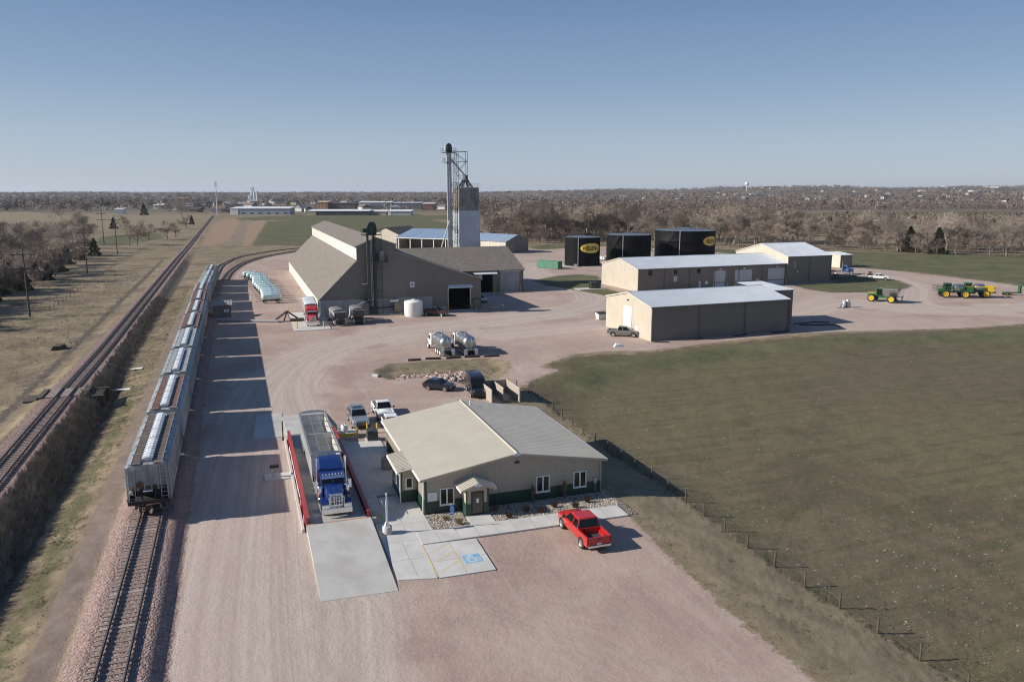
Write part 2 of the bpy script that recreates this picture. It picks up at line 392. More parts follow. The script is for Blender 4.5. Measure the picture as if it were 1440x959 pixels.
def ground_material():
    m = bpy.data.materials.new('land'); nt, N, L = nodes_of(m); b = NB(nt); bs = N['Principled BSDF']
    pos = b.n('ShaderNodeNewGeometry').outputs['Position']
    def att(name):
        o = b.n('ShaderNodeAttribute'); o.attribute_name = name
        sp = b.n('ShaderNodeSeparateColor'); L.new(o.outputs['Color'], sp.inputs[0])
        return sp.outputs[0], sp.outputs[1], sp.outputs[2], o.outputs['Alpha']
    gravel, lane, field, lawn = att('za'); orange, bank, tan, stone = att('zb'); path, grassy, far, _ = att('zc')
    ld = b.n('ShaderNodeAttribute'); ld.attribute_name = 'lane_d'; ld = ld.outputs['Fac']
    n_big = b.noise(pos, .02, 4, .6); n_mid = b.noise(pos, .11, 5, .62, .6); n_m2 = b.noise(pos, .55, 5, .65)
    n_fine = b.noise(pos, 3.2, 4, .7); n_grit = b.noise(pos, 11, 3, .8)
    rot = b.map(pos, (1, 1, 1), (0, 0, -RA))
    def edge(mk, amt=.55, lo=.42, hi=.58):
        w = b.math('ADD', b.math('MULTIPLY', b.math('SUBTRACT', n_m2, .5), amt), b.math('MULTIPLY', b.math('SUBTRACT', n_fine, .5), amt*.6))
        return b.ramp(b.math('ADD', mk, w), lo, hi)
    # dry winter grass
    dry = b.mix(b.ramp(n_mid, .32, .68), (.198,.154,.103), (.32,.252,.168))
    dry = b.mix(b.ramp(n_m2, .35, .75), dry, (.165,.128,.086))
    dry = b.mix(b.math('MULTIPLY', b.ramp(n_fine, .5, .75), .55), dry, (.30,.24,.16))
    dry = b.mix(b.math('MULTIPLY', b.ramp(n_big, .5, .66), .35), dry, (.105,.098,.052))
    dry = b.mix(b.math('MULTIPLY', b.ramp(b.noise(pos, .06, 5, .7, .8), .53, .64), .6), dry, (.105,.078,.064))
    dry = b.mix(b.math('MULTIPLY', b.ramp(b.noise(pos, .30, 4, .7), .55, .68), .45), dry, (.10,.078,.062))
    farc = b.mix(b.ramp(b.noise(pos, .004, 5, .6), .42, .6), (.095,.078,.066), (.175,.145,.108))
    farc = b.mix(b.math('MULTIPLY', b.ramp(b.noise(pos, .0022, 3), .56, .64), .35), farc, (.10,.10,.065))
    c = b.mix(far, dry, farc)
    # weeds
    wd = b.mix(b.ramp(n_fine, .35, .7), (.070,.056,.046), (.17,.140,.112))
    c = b.mix(edge(bank, .9, .4, .65), c, wd)
    c = b.mix(b.math('MULTIPLY', edge(grassy, 1.2, .45, .75), .75), c, b.mix(n_fine, (.055,.062,.026), (.12,.12,.06)))
    # tan mown strip
    ts = b.mix(b.ramp(n_m2, .3, .7), (.195,.155,.098), (.27,.217,.145))
    ts = b.mix(b.math('MULTIPLY', b.ramp(n_mid, .5, .7), .6), ts, (.145,.122,.072))
    ts = b.mix(b.math('MULTIPLY', b.ramp(n_fine, .45, .75), .4), ts, (.28,.235,.165))
    c = b.mix(edge(tan, .7), c, ts)
    # green lawn
    lw = b.mix(b.ramp(n_mid, .35, .68), (.088,.092,.046), (.140,.130,.074))
    lw = b.mix(b.math('MULTIPLY', b.ramp(n_m2, .5, .72), .6), lw, (.165,.14,.085))
    # crop field: thin winter rows over brown soil
    rows_ = b.noise(b.map(b.map(pos, (1,1,1), (0,0,R(-20))), (.06, .8, 1)), 1.0, 4, .6)
    rows2 = b.noise(b.map(b.map(pos, (1,1,1), (0,0,R(-20))), (.3, 2.6, 1)), 1.0, 3, .6)
    fc = b.mix(b.ramp(n_big, .40, .60), (.138,.118,.066), (.132,.102,.068))
    fc = b.mix(b.math('MULTIPLY', b.ramp(rows_, .45, .62), .6), fc, (.084,.086,.043))
    fc = b.mix(b.math('MULTIPLY', b.ramp(rows2, .48, .66), .45), fc, (.172,.140,.098))
    fc = b.mix(b.math('MULTIPLY', b.ramp(n_m2, .52, .72), .5), fc, (.080,.065,.048))
    fc = b.mix(b.math('MULTIPLY', b.ramp(b.noise(pos, .045, 5, .65, .8), .53, .64), .55), fc, (.092,.070,.050))
    fc = b.mix(b.math('MULTIPLY', b.ramp(n_fine, .48, .72), .45), fc, (.185,.155,.108))
    fc = b.mix(b.math('MULTIPLY', b.ramp(n_mid, .56, .70), .30), fc, (.095,.100,.048))
    c = b.mix(edge(field, 1.0, .4, .6), c, fc)
    c = b.mix(edge(lawn, .8, .4, .62), c, lw)
    orr = b.mix(b.ramp(n_m2, .3, .7), (.255,.165,.112), (.33,.235,.165))
    c = b.mix(edge(orange, .6), c, orr)
    # crushed pink quartzite
    gv = b.mix(b.ramp(n_mid, .32, .68), (.330,.232,.196), (.425,.320,.268))
    gv = b.mix(b.math('MULTIPLY', b.ramp(n_big, .46, .64), .6), gv, (.450,.355,.295))
    gv = b.mix(b.math('MULTIPLY', b.ramp(b.noise(pos, .07, 6, .7, 1.0), .52, .66), .6), gv, (.475,.400,.348))
    gv = b.mix(b.math('MULTIPLY', b.ramp(n_m2, .50, .74), .4), gv, (.275,.202,.175))
    gv = b.mix(b.math('MULTIPLY', b.ramp(n_fine, .45, .75), .35), gv, (.475,.385,.335))
    gv = b.mix(b.math('MULTIPLY', b.ramp(n_grit, .5, .75), .45), gv, (.23,.170,.150))
    fg = edge(gravel, .95)
    c = b.mix(fg, c, gv)
    # wheel paths: streaks that run along the lane
    cb = b.n('ShaderNodeCombineXYZ'); L.new(ld, cb.inputs[0])
    wob = b.math('MULTIPLY', n_mid, .8); L.new(wob, cb.inputs[1])
    st = b.noise(cb.outputs[0], 1.15, 5, .7); st2 = b.noise(cb.outputs[0], 4.5, 3, .7)
    la = b.mix(b.ramp(st, .30, .70), (.385,.300,.258), (.55,.465,.405))
    la = b.mix(b.math('MULTIPLY', b.ramp(st2, .46, .68), .32), la, (.285,.220,.200))
    la = b.mix(b.math('MULTIPLY', b.ramp(n_grit, .5, .8), .3), la, (.27,.215,.195))
    lk = b.math('MULTIPLY', b.ramp(b.math('ADD', lane, b.math('MULTIPLY', b.math('SUBTRACT', n_mid, .5), .9)), .08, .55), fg)
    c = b.mix(b.math('MULTIPLY', lk, .8), c, la)
    # faint curved tyre marks everywhere on the yard
    tm_ = b.noise(b.map(pos, (1, 1, 1)), .045, 1, .4)
    band = b.math('FRACT', b.math('MULTIPLY', tm_, 46))
    mk = b.math('MULTIPLY', b.ramp(band, .55, .9), b.ramp(b.noise(pos, .035, 2), .48, .6))
    c = b.mix(b.math('MULTIPLY', b.math('MULTIPLY', mk, fg), .10), c, (.52,.455,.40))
    rs_ = b.noise(b.map(b.map(pos, (1,1,1), (0,0,-RA)), (1.1,.06,1)), 1.0, 5, .65)
    c = b.mix(b.math('MULTIPLY', b.math('MULTIPLY', b.ramp(rs_, .52, .70), fg), .30), c, (.47,.385,.345))
    c = b.mix(b.math('MULTIPLY', b.math('MULTIPLY', b.ramp(rs_, .46, .32), fg), .22), c, (.265,.20,.182))
    # ballast stones
    vo = b.n('ShaderNodeTexVoronoi'); L.new(pos, vo.inputs['Vector']); vo.inputs['Scale'].default_value = 7.5
    sp = b.n('ShaderNodeSeparateColor'); L.new(vo.outputs['Color'], sp.inputs[0])
    bl = b.mix(sp.outputs[0], (.19,.13,.118), (.40,.285,.25))
    bl = b.mix(b.math('MULTIPLY', b.ramp(n_m2, .45, .7), .5), bl, (.20,.145,.125))
    c = b.mix(edge(stone, .5), c, bl)
    pc = b.mix(b.ramp(n_m2, .3, .7), (.19,.145,.12), (.255,.20,.165))
    c = b.mix(edge(path, .9), c, pc)
    L.new(c, bs.inputs['Base Color']); bs.inputs['Roughness'].default_value = .95; bs.inputs['Specular IOR Level'].default_value = .15
    h = b.math('ADD', b.math('MULTIPLY', n_fine, .5), b.math('ADD', b.math('MULTIPLY', n_m2, .8), b.math('MULTIPLY', n_grit, .18)))
    h = b.math('ADD', h, b.math('MULTIPLY', b.math('MULTIPLY', vo.outputs['Distance'], stone), -.9))
    bp = b.n('ShaderNodeBump'); bp.inputs['Strength'].default_value = .55; bp.inputs['Distance'].default_value = .16
    L.new(h, bp.inputs['Height']); L.new(bp.outputs[0], bs.inputs['Normal'])
    return m
# tracks behind the train: siding runs straight, then bends right behind the warehouse
CURVE = [RW.w(0, s) for s in (-40, 0, 60, 120, 165)] + gp((307,379.5),(318,370),(335,363),(358,358),(390,353),(425,349.5),(480,345.5))
CURVE2 = gp((316,394),(325,382),(342,371),(368,362.5),(400,356.5),(432,352.5),(500,348))
CURVE = smooth_line(CURVE, 10); CURVE2 = smooth_line(CURVE2, 10)
build_ground()
# ---------------------------------------------------------------- railway tracks
sleeper_mat = M('sleeper_timber', (.235,.185,.16), .9, var=.3, scale=2, bump=.3, dirt=((.29,.215,.19), .7))
pale_sleeper = M('new_sleeper', (.36,.32,.28), .9, var=.15, scale=2)
rail_mat = M('rail_steel', (.075,.055,.045), .6, .3, var=.2)
rail_top = M('rail_head', (.20,.18,.165), .4, .6, var=.15)
def resample(line, step):
    pts = [np.array(p) for p in line]; out = []; d = 0.0
    for p, q in zip(pts, pts[1:]):
        L_ = np.linalg.norm(q-p); u = (q-p)/max(L_, 1e-9)
        while d <= L_:
            out.append((p + u*d, u)); d += step
        d -= L_
    return out
SLEEPER = {}
def sleeper_mesh(m):
    if m.name not in SLEEPER:
        SLEEPER[m.name] = MB().box(-1.3, 1.3, -.115, .115, -.1, .06, m).mesh('sleeper')
    return SLEEPER[m.name]
def track(name, label, line, zf, seed, fine=None):
    r = random.Random(seed)
    t = thing(name, label, 'railway track', (0, 0, 0))
    st = resample(line, .56)
    far = MB(); n = 0
    st.sort(key=lambda q: q[0][0]**2 + q[0][1]**2)
    for p, u in st:
        z = zf(p); a = math.atan2(u[1], u[0]) - math.pi/2 + r.uniform(-.02, .02)
        m = pale_sleeper if r.random() < .05 else sleeper_mat
        if n < 100 and p[1] > 36 and fine:
            o = bpy.data.objects.new('sleeper', sleeper_mesh(m)); COL.objects.link(o); o.parent = t
            o.location = (p[0], p[1], z - .03 + r.uniform(-.01, .015)); o.rotation_euler = (0, 0, a); n += 1
        elif p[1] > 22:
            far.T = Matrix.Translation((p[0], p[1], z - .03)) @ Matrix.Rotation(a, 4, 'Z')
            far.box(-1.3, 1.3, -.115, .115, -.1, .06, m)
    far.T = None
    if far.v: tag(far.obj('sleepers', t, norm=False), kind='stuff')
    rs = resample(line, 3.0)
    for sgn in (-1, 1):
        b = MB(); prof = [(-.07,.11),(-.07,.13),(-.012,.15),(-.012,.24),(-.036,.25),(-.036,.285),(.036,.285),(.036,.25),(.012,.24),(.012,.15),(.07,.13),(.07,.11)]
        rings = []
        for p, u in rs:
            nx, ny = u[1], -u[0]; z = zf(p)
            rings.append([(p[0]+nx*(sgn*.7525+x), p[1]+ny*(sgn*.7525+x), z+h) for x, h in prof])
        b.loft(rings, rail_mat)
        o = b.obj('rail', t)
        o.data.materials.append(rail_top)
        for pl in o.data.polygons:
            if pl.normal.z > .9 and pl.center.z > zf((pl.center.x, pl.center.y)) + .27: pl.material_index = 1
    return t
def z_side(p):
    s = np.array(RW.ab(p[0], p[1])[1]); return float(.40*(1 - sstep(s, 150, 176))) + .02
def z_main(p):
    a, s = RW.ab(p[0], p[1]); s = np.array(s); return float(.85*(1 - .5*sstep(s, 60, 110))*(1 - sstep(s, 290, 360))) + .02
track('railway_track', 'railway siding the hopper train stands on, nearest track at lower left', CURVE, z_side, 1, True)
track('railway_track', 'straight main railway line on the embankment left of the grain train', [RW.w(TM, -30), RW.w(TM, 900)], z_main, 2, True)
track('railway_track', 'short second siding curving behind the brown warehouse', CURVE2, lambda p: .05, 3)
# ---------------------------------------------------------------- buildings
def ribbed(b, a0, a1, plane, zb, zt, m, axis='a', step=.3, out=.022, w=.05, sgn=-1, skip=()):
    """standing ribs on a wall plane. axis 'a': wall runs along x at y=plane; 'b': wall runs along y at x=plane"""
    k = a0 + step*.5
    while k < a1 - .02:
        z1 = zt(k) if callable(zt) else zt
        z0 = zb(k) if callable(zb) else zb
        segs = [(z0, z1)]
        for (s0, s1, q0, q1) in skip:
            if s0 - .06 < k < s1 + .06:
                segs = [p for (u, v) in segs for p in ((u, min(v, q0)), (max(u, q1), v)) if p[1] - p[0] > .05]
        for (u, v) in segs:
            lo, hi = (plane + sgn*out, plane + .002*(-sgn)) if sgn < 0 else (plane - .002, plane + out)
            if axis == 'a': b.box(k - w/2, k + w/2, min(lo,hi), max(lo,hi), u, v, m)
            else: b.box(min(lo,hi), max(lo,hi), k - w/2, k + w/2, u, v, m)
        k += step
def wall_panel(b, x0, x1, y, th, zt, m, holes=(), zb=0.0):
    """wall along x with a top that follows zt(x), pierced by holes (x0,x1,z0,z1); front face at y, body behind"""
    xs = sorted(set([x0, x1] + [h[0] for h in holes] + [h[1] for h in holes] + ([k for k in getattr(zt, 'knots', []) if x0 < k < x1])))
    for p, q in zip(xs, xs[1:]):
        hs = sorted([h for h in holes if h[0] <= p + 1e-6 and h[1] >= q - 1e-6], key=lambda h: h[2])
        z = zb
        for h in hs + [None]:
            tp, tq = (h[2], h[2]) if h else (zt(p), zt(q))
            if min(tp, tq) > z + 1e-4 or h is None:
                b.hexa([(p,y,z),(q,y,z),(q,y+th,z),(p,y+th,z)], [(p,y,tp),(q,y,tq),(q,y+th,tq),(p,y+th,tp)], m)
            if h: z = h[3]
class Gable:
    def __init__(s, xs, zs): s.x = xs; s.z = zs; s.knots = xs
    def __call__(s, x): return float(np.interp(x, s.x, s.z))
def roof_slope(b, p00, p10, p11, p01, th, m, rib=.45, ribh=.04, ribw=.045):
    """a roof plane: p00->p10 along the eave, p01/p11 at the ridge; ribs run from eave to ridge"""
    P0, P1, P2, P3 = (Vector(p) for p in (p00, p10, p11, p01))
    nrm = (P1-P0).cross(P3-P0).normalized()
    if nrm.z < 0: nrm = -nrm
    d = nrm*th
    b.hexa([tuple(p) for p in (P0,P1,P2,P3)], [tuple(p+d) for p in (P0,P1,P2,P3)], m)
    if rib:
        L_ = (P1-P0).length; n = max(1, int(L_/rib)); e = (P1-P0)/L_
        for i in range(n+1):
            t = (i/n)*(L_-ribw)/L_ + ribw/2/L_
            A = P0 + (P1-P0)*t + d*.95; B = P3 + (P2-P3)*t + d*.95
            h = e*(ribw/2); up = nrm*ribh
            b.hexa([tuple(x) for x in (A-h,A+h,B+h,B-h)], [tuple(x) for x in (A-h*.6+up,A+h*.6+up,B+h*.6+up,B-h*.6+up)], m)
def win2(parent, x0, x1, z0, z1, y, panes=2, axis='a', sgn=-1):
    """white framed window with its panes; axis 'a' faces -y, 'b' faces -x"""
    def tr(b): b.T = None if axis == 'a' else Matrix(((0,1,0,y),(-1,0,0,0),(0,0,1,0),(0,0,0,1)))
    b = MB(); f = .09; yy = y if axis == 'a' else 0.0
    if axis == 'b': b.T = Matrix(((0,1,0,y),(1,0,0,0),(0,0,1,0),(0,0,0,1)))
    d0, d1 = yy - .07, yy + .04
    b.box(x0, x1, d0, d1, z0, z0+f, white_trim); b.box(x0, x1, d0, d1, z1-f, z1, white_trim)
    b.box(x0, x0+f, d0, d1, z0+f, z1-f, white_trim); b.box(x1-f, x1, d0, d1, z0+f, z1-f, white_trim)
    for i in range(1, panes):
        xc = x0 + (x1-x0)*i/panes; b.box(xc-.06, xc+.06, d0, d1, z0+f, z1-f, white_trim)
    b.box(x0-.05, x1+.05, d0-.05, d0, z0-.05, z0+.012, white_trim)
    w = b.obj('window', parent)
    g = MB(); g.T = b.T
    for i in range(panes):
        xa = x0 + (x1-x0)*i/panes + .05; xb = x0 + (x1-x0)*(i+1)/panes - .05
        g.box(xa, xb, yy-.035, yy-.02, z0+.05, z1-.05, dark_glass)
    g.obj('panes', w)
    c = MB(); c.T = b.T
    return w
# ---- office
W, D = 15.7, 17.6; ZE, ZR = 3.08, 4.42
off = thing('office', 'tan metal office with dark green wainscot and gabled porch beside the truck scale', 'office building', OFF.w(0, 0), OFF.rot)
zt = Gable([0, W/2, W], [ZE, ZR-.04, ZE]); GZ = 1.1
holes = [(1.2,2.42,.66,2.12), (9.64,10.9,.7,2.16), (13.09,14.34,.7,2.16)]
b = MB()
wall_panel(b, 0, W, 0, .2, zt, tan_wall, holes); ribbed(b, 0, W, 0, GZ, lambda x: zt(x)-.05, tan_wall, skip=holes, step=.28, w=.04)
wall_panel(b, 0, W, D-.2, .2, zt, tan_wall)
b.box(0, .2, .2, D-.2, 0, ZE-.02, tan_wall); b.box(W-.2, W, .2, D-.2, 0, ZE-.02, tan_wall)
ribbed(b, .2, D-.1, 0, GZ, ZE-.05, tan_wall, 'b', .28, w=.04)
ribbed(b, .2, D-.1, W, 0, ZE-.05, tan_wall, 'b', .28, w=.04, sgn=1)
b.obj('wall', off)
b = MB()
g_h = [(1.2,2.42,.6,1.2), (9.64,10.9,.65,1.2), (13.09,14.34,.65,1.2), (3.02,4.9,-.1,1.3)]
xs = 0
for x0, x1 in ((0,1.13),(2.49,3.0),(4.9,9.57),(10.97,13.02),(14.41,W)): b.box(x0, x1, -.035, -.002, 0, GZ, green_wall)
for x0, x1 in ((1.13,2.49),(9.57,10.97),(13.02,14.41)): b.box(x0, x1, -.035, -.002, 0, .60, green_wall)
ribbed(b, 0, W, -.035, 0.02, GZ-.02, green_wall, skip=g_h, step=.28, w=.04)
b.box(-.035, -.002, 0, D, 0, GZ, green_wall); ribbed(b, 0, D, -.035, .02, GZ-.02, green_wall, 'b', .28, w=.04)
b.box(W+.002, W+.035, 0, D, 0, GZ, green_wall)
b.box(-.10, .10, -.10, -.036, 0, ZE-.06, green_wall); b.box(W-.1, W+.06, -.075, -.036, GZ, ZE-.06, tan_wall)
b.obj('wainscot', off)
b = MB(); ov, og = .45, .28
zl = ZE - .17*ov + .04
roof_slope(b, (-ov,-og,zl),(-ov,D+og,zl),(W/2,D+og,ZR),(W/2,-og,ZR), .07, roof_tan, .46, .014, .035)
roof_slope(b, (W+ov,-og,zl),(W+ov,D+og,zl),(W/2,D+og,ZR),(W/2,-og,ZR), .07, roof_tan, .46, .014, .035)
# lower wing over the scale window
roof_slope(b, (-1.72,2.62,zl-.21),(-1.72,7.6,zl-.21),(-ov+.01,7.6,zl+.005),(-ov+.01,2.62,zl+.005), .06, roof_tan, .32)
b.tube((W/2,-og,ZR+.075),(W/2,D+og,ZR+.075), .09, roof_tan, 8)
b.obj('roof', off)
b = MB()
for sx in (0, 1):
    x0, x1 = (-ov, W/2) if not sx else (W+ov, W/2)
    b.hexa([(x0,-og-.05,zl-.14),(x1,-og-.05,ZR-.14),(x1,-og-.002,ZR-.14),(x0,-og-.002,zl-.14)], [(x0,-og-.05,zl+.06),(x1,-og-.05,ZR+.06),(x1,-og-.002,ZR+.06),(x0,-og-.002,zl+.06)], tan_wall)
b.box(-ov-.10, -ov-.003, 7.6, D+og, zl-.10, zl+.03, white_trim); b.box(-ov-.10, -ov-.003, -og, 2.6, zl-.10, zl+.03, white_trim)
b.box(W+ov+.003, W+ov+.11, -og, D+og, zl-.10, zl+.04, white_trim)
b.box(-1.83, -1.723, 2.62, 7.6, zl-.30, zl-.18, white_trim)
for x, y in ((-.12, .3), (-.12, D-.3), (W+.12, .25), (-1.5, 2.95)): b.box(x-.05, x+.05, y-.06, y+.06, .1, zl-.15, white_trim)
b.obj('gutter', off)
b = MB()
wx0, wy0, wy1 = -1.36, 3.05, 7.3
b.box(wx0, -.04, wy0, wy0+.15, GZ, zl-.02, tan_wall); b.box(wx0, wx0+.15, wy0+.15, wy1, GZ, zl-.2, tan_wall); b.box(wx0, -.04, wy1-.15, wy1, 0, zl-.1, tan_wall)
b.box(wx0, -.04, wy0-.02, wy0+.15, 0, GZ, green_wall); b.box(wx0-.02, wx0+.15, wy0+.15, wy1, 0, GZ, green_wall)
b.box(wx0-.06, wx0+.06, wy0-.06, wy0-.021, 0, zl-.22, green_wall)
ribbed(b, wx0, -.05, wy0, GZ, zl-.05, tan_wall, step=.28, w=.04); ribbed(b, wx0, -.05, wy0-.02, .02, GZ, green_wall, step=.28, w=.04)
b.obj('scale_window_bay', off)
win2(off, -1.02, -.40, 1.27, 2.25, wy0, 1)
b = MB(); b.T = Matrix(((0,1,0,0),(1,0,0,0),(0,0,1,0),(0,0,0,1)))
win2(off, wy0+.55, wy1-.6, 1.05, 2.35, wx0, 2, 'b')
for x0, x1, z0, z1 in [(1.21,2.41,.67,2.11), (9.65,10.89,.71,2.15), (13.1,14.33,.71,2.15)]: win2(off, x0, x1, z0, z1, 0, 2)
b = MB()                                                   # porch
px0, px1, py = 3.02, 4.88, -1.62
b.box(px0, px0+.12, py, -.04, 1.12, 2.45, tan_wall); b.box(px1-.12, px1, py, -.04, 1.12, 2.45, tan_wall)
b.box(px0, 3.42, py, py+.12, 1.12, 2.45, tan_wall); b.box(4.5, px1, py, py+.12, 1.12, 2.45, tan_wall); b.box(3.42, 4.5, py, py+.12, 2.16, 2.45, tan_wall)
b.prism([(px0, 2.45), (px1, 2.45), ((px0+px1)/2, 2.78)], 1, py, py+.12, tan_wall)
b.box(px0-.02, px0+.12, py-.02, -.04, 0.1, 1.12, green_wall); b.box(px1-.12, px1+.02, py-.02, -.04, .1, 1.12, green_wall)
b.box(px0+.12, 3.42, py-.02, py+.12, .1, 1.12, green_wall); b.box(4.5, px1-.12, py-.02, py+.12, .1, 1.12, green_wall)
b.box(px0-.04, px0+.05, py-.05, py-.021, .1, 2.44, green_wall); b.box(px1-.05, px1+.04, py-.05, py-.021, .1, 2.44, green_wall)
b.obj('porch', off)
b = MB(); xm = (px0+px1)/2; pe = 2.46
roof_slope(b, (px0-.5,py-.35,pe-.1),(px0-.5,-.03,pe-.1),(xm,-.03,2.88),(xm,py-.35,2.88), .06, roof_tan, .3)
roof_slope(b, (px1+.5,py-.35,pe-.1),(px1+.5,-.03,pe-.1),(xm,-.03,2.88),(xm,py-.35,2.88), .06, roof_tan, .3)
for x0 in (px0-.5, px1+.5):
    b.hexa([(x0,py-.40,pe-.22),(xm,py-.40,2.76),(xm,py-.352,2.76),(x0,py-.352,pe-.22)], [(x0,py-.40,pe-.04),(xm,py-.40,2.94),(xm,py-.352,2.94),(x0,py-.352,pe-.04)], tan_wall)
b.box(px0-.58, px0-.503, py-.4, -.05, pe-.2, pe-.06, white_trim); b.box(px1+.503, px1+.58, py-.4, -.05, pe-.2, pe-.06, white_trim)
b.obj('porch_roof', off)
b = MB(); b.box(3.44, 4.48, py+.02, py+.08, .12, 2.14, black_metal)
dr = b.obj('door', off)
b = MB(); b.box(3.56, 4.36, py+.012, py+.0195, .28, 2.02, M('bronze_glass', (.075,.062,.050), .12, var=.2)); b.obj('door_glass', dr)
b = MB(); b.box(4.30, 4.33, py-.06, py-.03, .95, 1.3, steel); b.box(4.30, 4.33, py-.03, py+.02, .98, 1.0, steel); b.box(4.30, 4.33, py-.03, py+.02, 1.25, 1.27, steel); b.obj('door_handle', dr)
b = MB(); b.box(3.86, 4.08, py+.003, py+.011, 1.15, 1.52, white_trim); b.obj('notice', dr)
b = MB(); b.box(.2, .95, -.075, -.05, 1.12, 1.85, white_trim)
for k in range(5): b.box(.27+.1*(k % 2), .82-.08*(k % 3), -.078, -.0755, 1.24+.11*k, 1.27+.11*k, M('faded_ink', (.45,.46,.50), .8))
b.obj('notice_board', off)
oval = M('pale_blue_enamel', (.62,.66,.74), .4)
def oval_plate(x, y, z, rx, rz, name='oval_plate'):
    b = MB(); b.prism([(x+rx*math.cos(t*math.pi/12), z+rz*math.sin(t*math.pi/12)) for t in range(24)], 1, y-.03, y, oval)
    o = b.obj(name, off)
    c = MB(); c.box(x-rx*.55, x+rx*.55, y-.034, y-.0305, z-.02, z+.025, M('faded_ink', (.45,.46,.50), .8)); c.obj('plate_stripe', o)
oval_plate(W/2, -og-.052, ZR-.02, .36, .12); oval_plate(xm, py-.402, 2.76, .34, .11)
b = MB(); b.box(7.72, 8.08, -.22, -.024, 3.58, 3.72, black_metal); b.box(7.76, 8.04, -.20, -.05, 3.50, 3.578, steel); b.obj('wall_lamp', off)
b = MB(); b.lathe([(.06,0),(.06,.42),(.09,.43),(.09,.5)], (W/2+.55, D-1.5, ZR-.1), white_trim, 10); b.obj('roof_vent', off, smooth=40)
b = MB(); b.box(15.0,15.3,-.16,-.03,.95,1.45,M('meter_grey',(.42,.41,.38),.6)); b.tube((15.15,-.1,.2),(15.15,-.1,.95),.03,galv); b.obj('electric_meter', off)
# ---- brown fertiliser warehouse (front gable, clerestory, long lit wall)
fer = thing('fertilizer_warehouse', 'large brown warehouse with clerestory, white left wall and open truck door', 'warehouse', FER.w(0, 0), FER.rot)
XL = -35.5; LEN = 105.0
knF = [XL, -27.5, -27.499, -23.3, -19.25, -19.249, 0]; zF = [3.5, 11.6, 14.55, 16.3, 14.85, 13.25, 6.75]
ztF = Gable(knF, zF)
b = MB(); fh = [(-7.55,-2.6,-.1,5.0)]
wall_panel(b, XL, 0, 0, .4, ztF, shed_brown, fh, zb=0.0)
ribbed(b, XL, 0, 0, lambda x: 3.2 if x < -11.3 else .9, lambda x: ztF(x)-.1, shed_brown, step=.9, w=.06, out=.02, skip=fh)
b.box(-.4, 0, .4, LEN, 0, 6.7, shed_brown); b.box(XL, 0, LEN-.4, LEN, 0, 3.4, shed_brown)
b.obj('wall', fer)
b = MB(); b.box(XL+.02, -11.28, -.12, -.003, 0, 3.3, conc_wall); b.box(-11.275, -7.7, -.10, -.003, 0, .95, conc_wall); b.box(-2.5, -.02, -.10, -.003, 0, .7, shed_brown)
k = XL + 1
while k < -12: b.box(k, k+.04, -.135, -.1205, .05, 3.25, M('joint_grey', (.24,.235,.23), .9)); k += 1.25
b.obj('concrete_base', fer)
b = MB(); b.box(XL-.16, XL-.003, -.12, LEN, 0, 3.3, white_wall); b.box(XL-.2, XL+.02, -.14, LEN, 3.303, 3.42, white_wall)
k = 1.0
while k < LEN: b.box(XL-.22, XL-.161, k, k+.16, 0, 3.3, white_wall); k += 2.4
b.obj('side_wall', fer)
b = MB()
roof_slope(b, (XL-.35,-.25,3.32),(XL-.35,LEN+.3,3.32),(-27.52,LEN+.3,11.6),(-27.52,-.25,11.6), .14, shingle, 0)
roof_slope(b, (-27.95,-.25,14.42),(-27.95,LEN+.3,14.42),(-23.3,LEN+.3,16.36),(-23.3,-.25,16.36), .14, shingle, 0)
roof_slope(b, (-18.95,-.25,14.82),(-18.95,LEN+.3,14.82),(-23.3,LEN+.3,16.36),(-23.3,-.25,16.36), .14, shingle, 0)
roof_slope(b, (.35,-.25,6.62),(.35,LEN+.3,6.62),(-19.22,LEN+.3,13.24),(-19.22,-.25,13.24), .14, shingle, 0)
b.obj('roof', fer)
b = MB(); b.box(-27.62, -27.5, -.1, LEN, 11.75, 14.45, white_wall); b.box(-19.3,-19.1,-.1,LEN,13.3,14.8,shed_brown)
k = .4
while k < LEN: b.box(-27.66, -27.621, k, k+.06, 11.8, 14.4, white_wall); k += .9
b.obj('clerestory', fer)
b = MB(); tr = M('eave_trim', (.30,.27,.235), .5)
for x0, z0, x1, z1 in ((XL-.35,3.32,-27.52,11.6),(-27.95,14.42,-23.3,16.36),(-18.95,14.82,-23.3,16.36),(.35,6.62,-19.22,13.24)):
    b.hexa([(x0,-.32,z0-.1),(x1,-.32,z1-.1),(x1,-.252,z1-.1),(x0,-.252,z0-.1)], [(x0,-.32,z0+.17),(x1,-.32,z1+.17),(x1,-.252,z1+.17),(x0,-.252,z0+.17)], tr)
b.obj('rake_trim', fer)
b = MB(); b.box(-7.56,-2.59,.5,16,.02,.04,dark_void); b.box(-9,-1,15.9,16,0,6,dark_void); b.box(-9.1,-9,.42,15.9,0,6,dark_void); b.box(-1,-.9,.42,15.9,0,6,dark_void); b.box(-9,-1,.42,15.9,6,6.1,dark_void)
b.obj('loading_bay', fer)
def canopy(parent, x0, x1, y, z):
    b = MB(); d = 1.3
    b.hexa([(x0,y-d,z),(x1,y-d,z),(x1,y-.03,z+.45),(x0,y-.03,z+.45)], [(x0,y-d,z+.12),(x1,y-d,z+.12),(x1,y-.03,z+.6),(x0,y-.03,z+.6)], white_trim)
    b.hexa([(x0-.002,y-d,z-.3),(x0+.05,y-d,z-.3),(x0+.05,y-.03,z-.1),(x0-.002,y-.03,z-.1)], [(x0-.002,y-d,z),(x0+.05,y-d,z),(x0+.05,y-.03,z+.44),(x0-.002,y-.03,z+.44)], white_trim)
    return b.obj('door_canopy', parent)
canopy(fer, -7.75, -2.2, 0, 5.05)
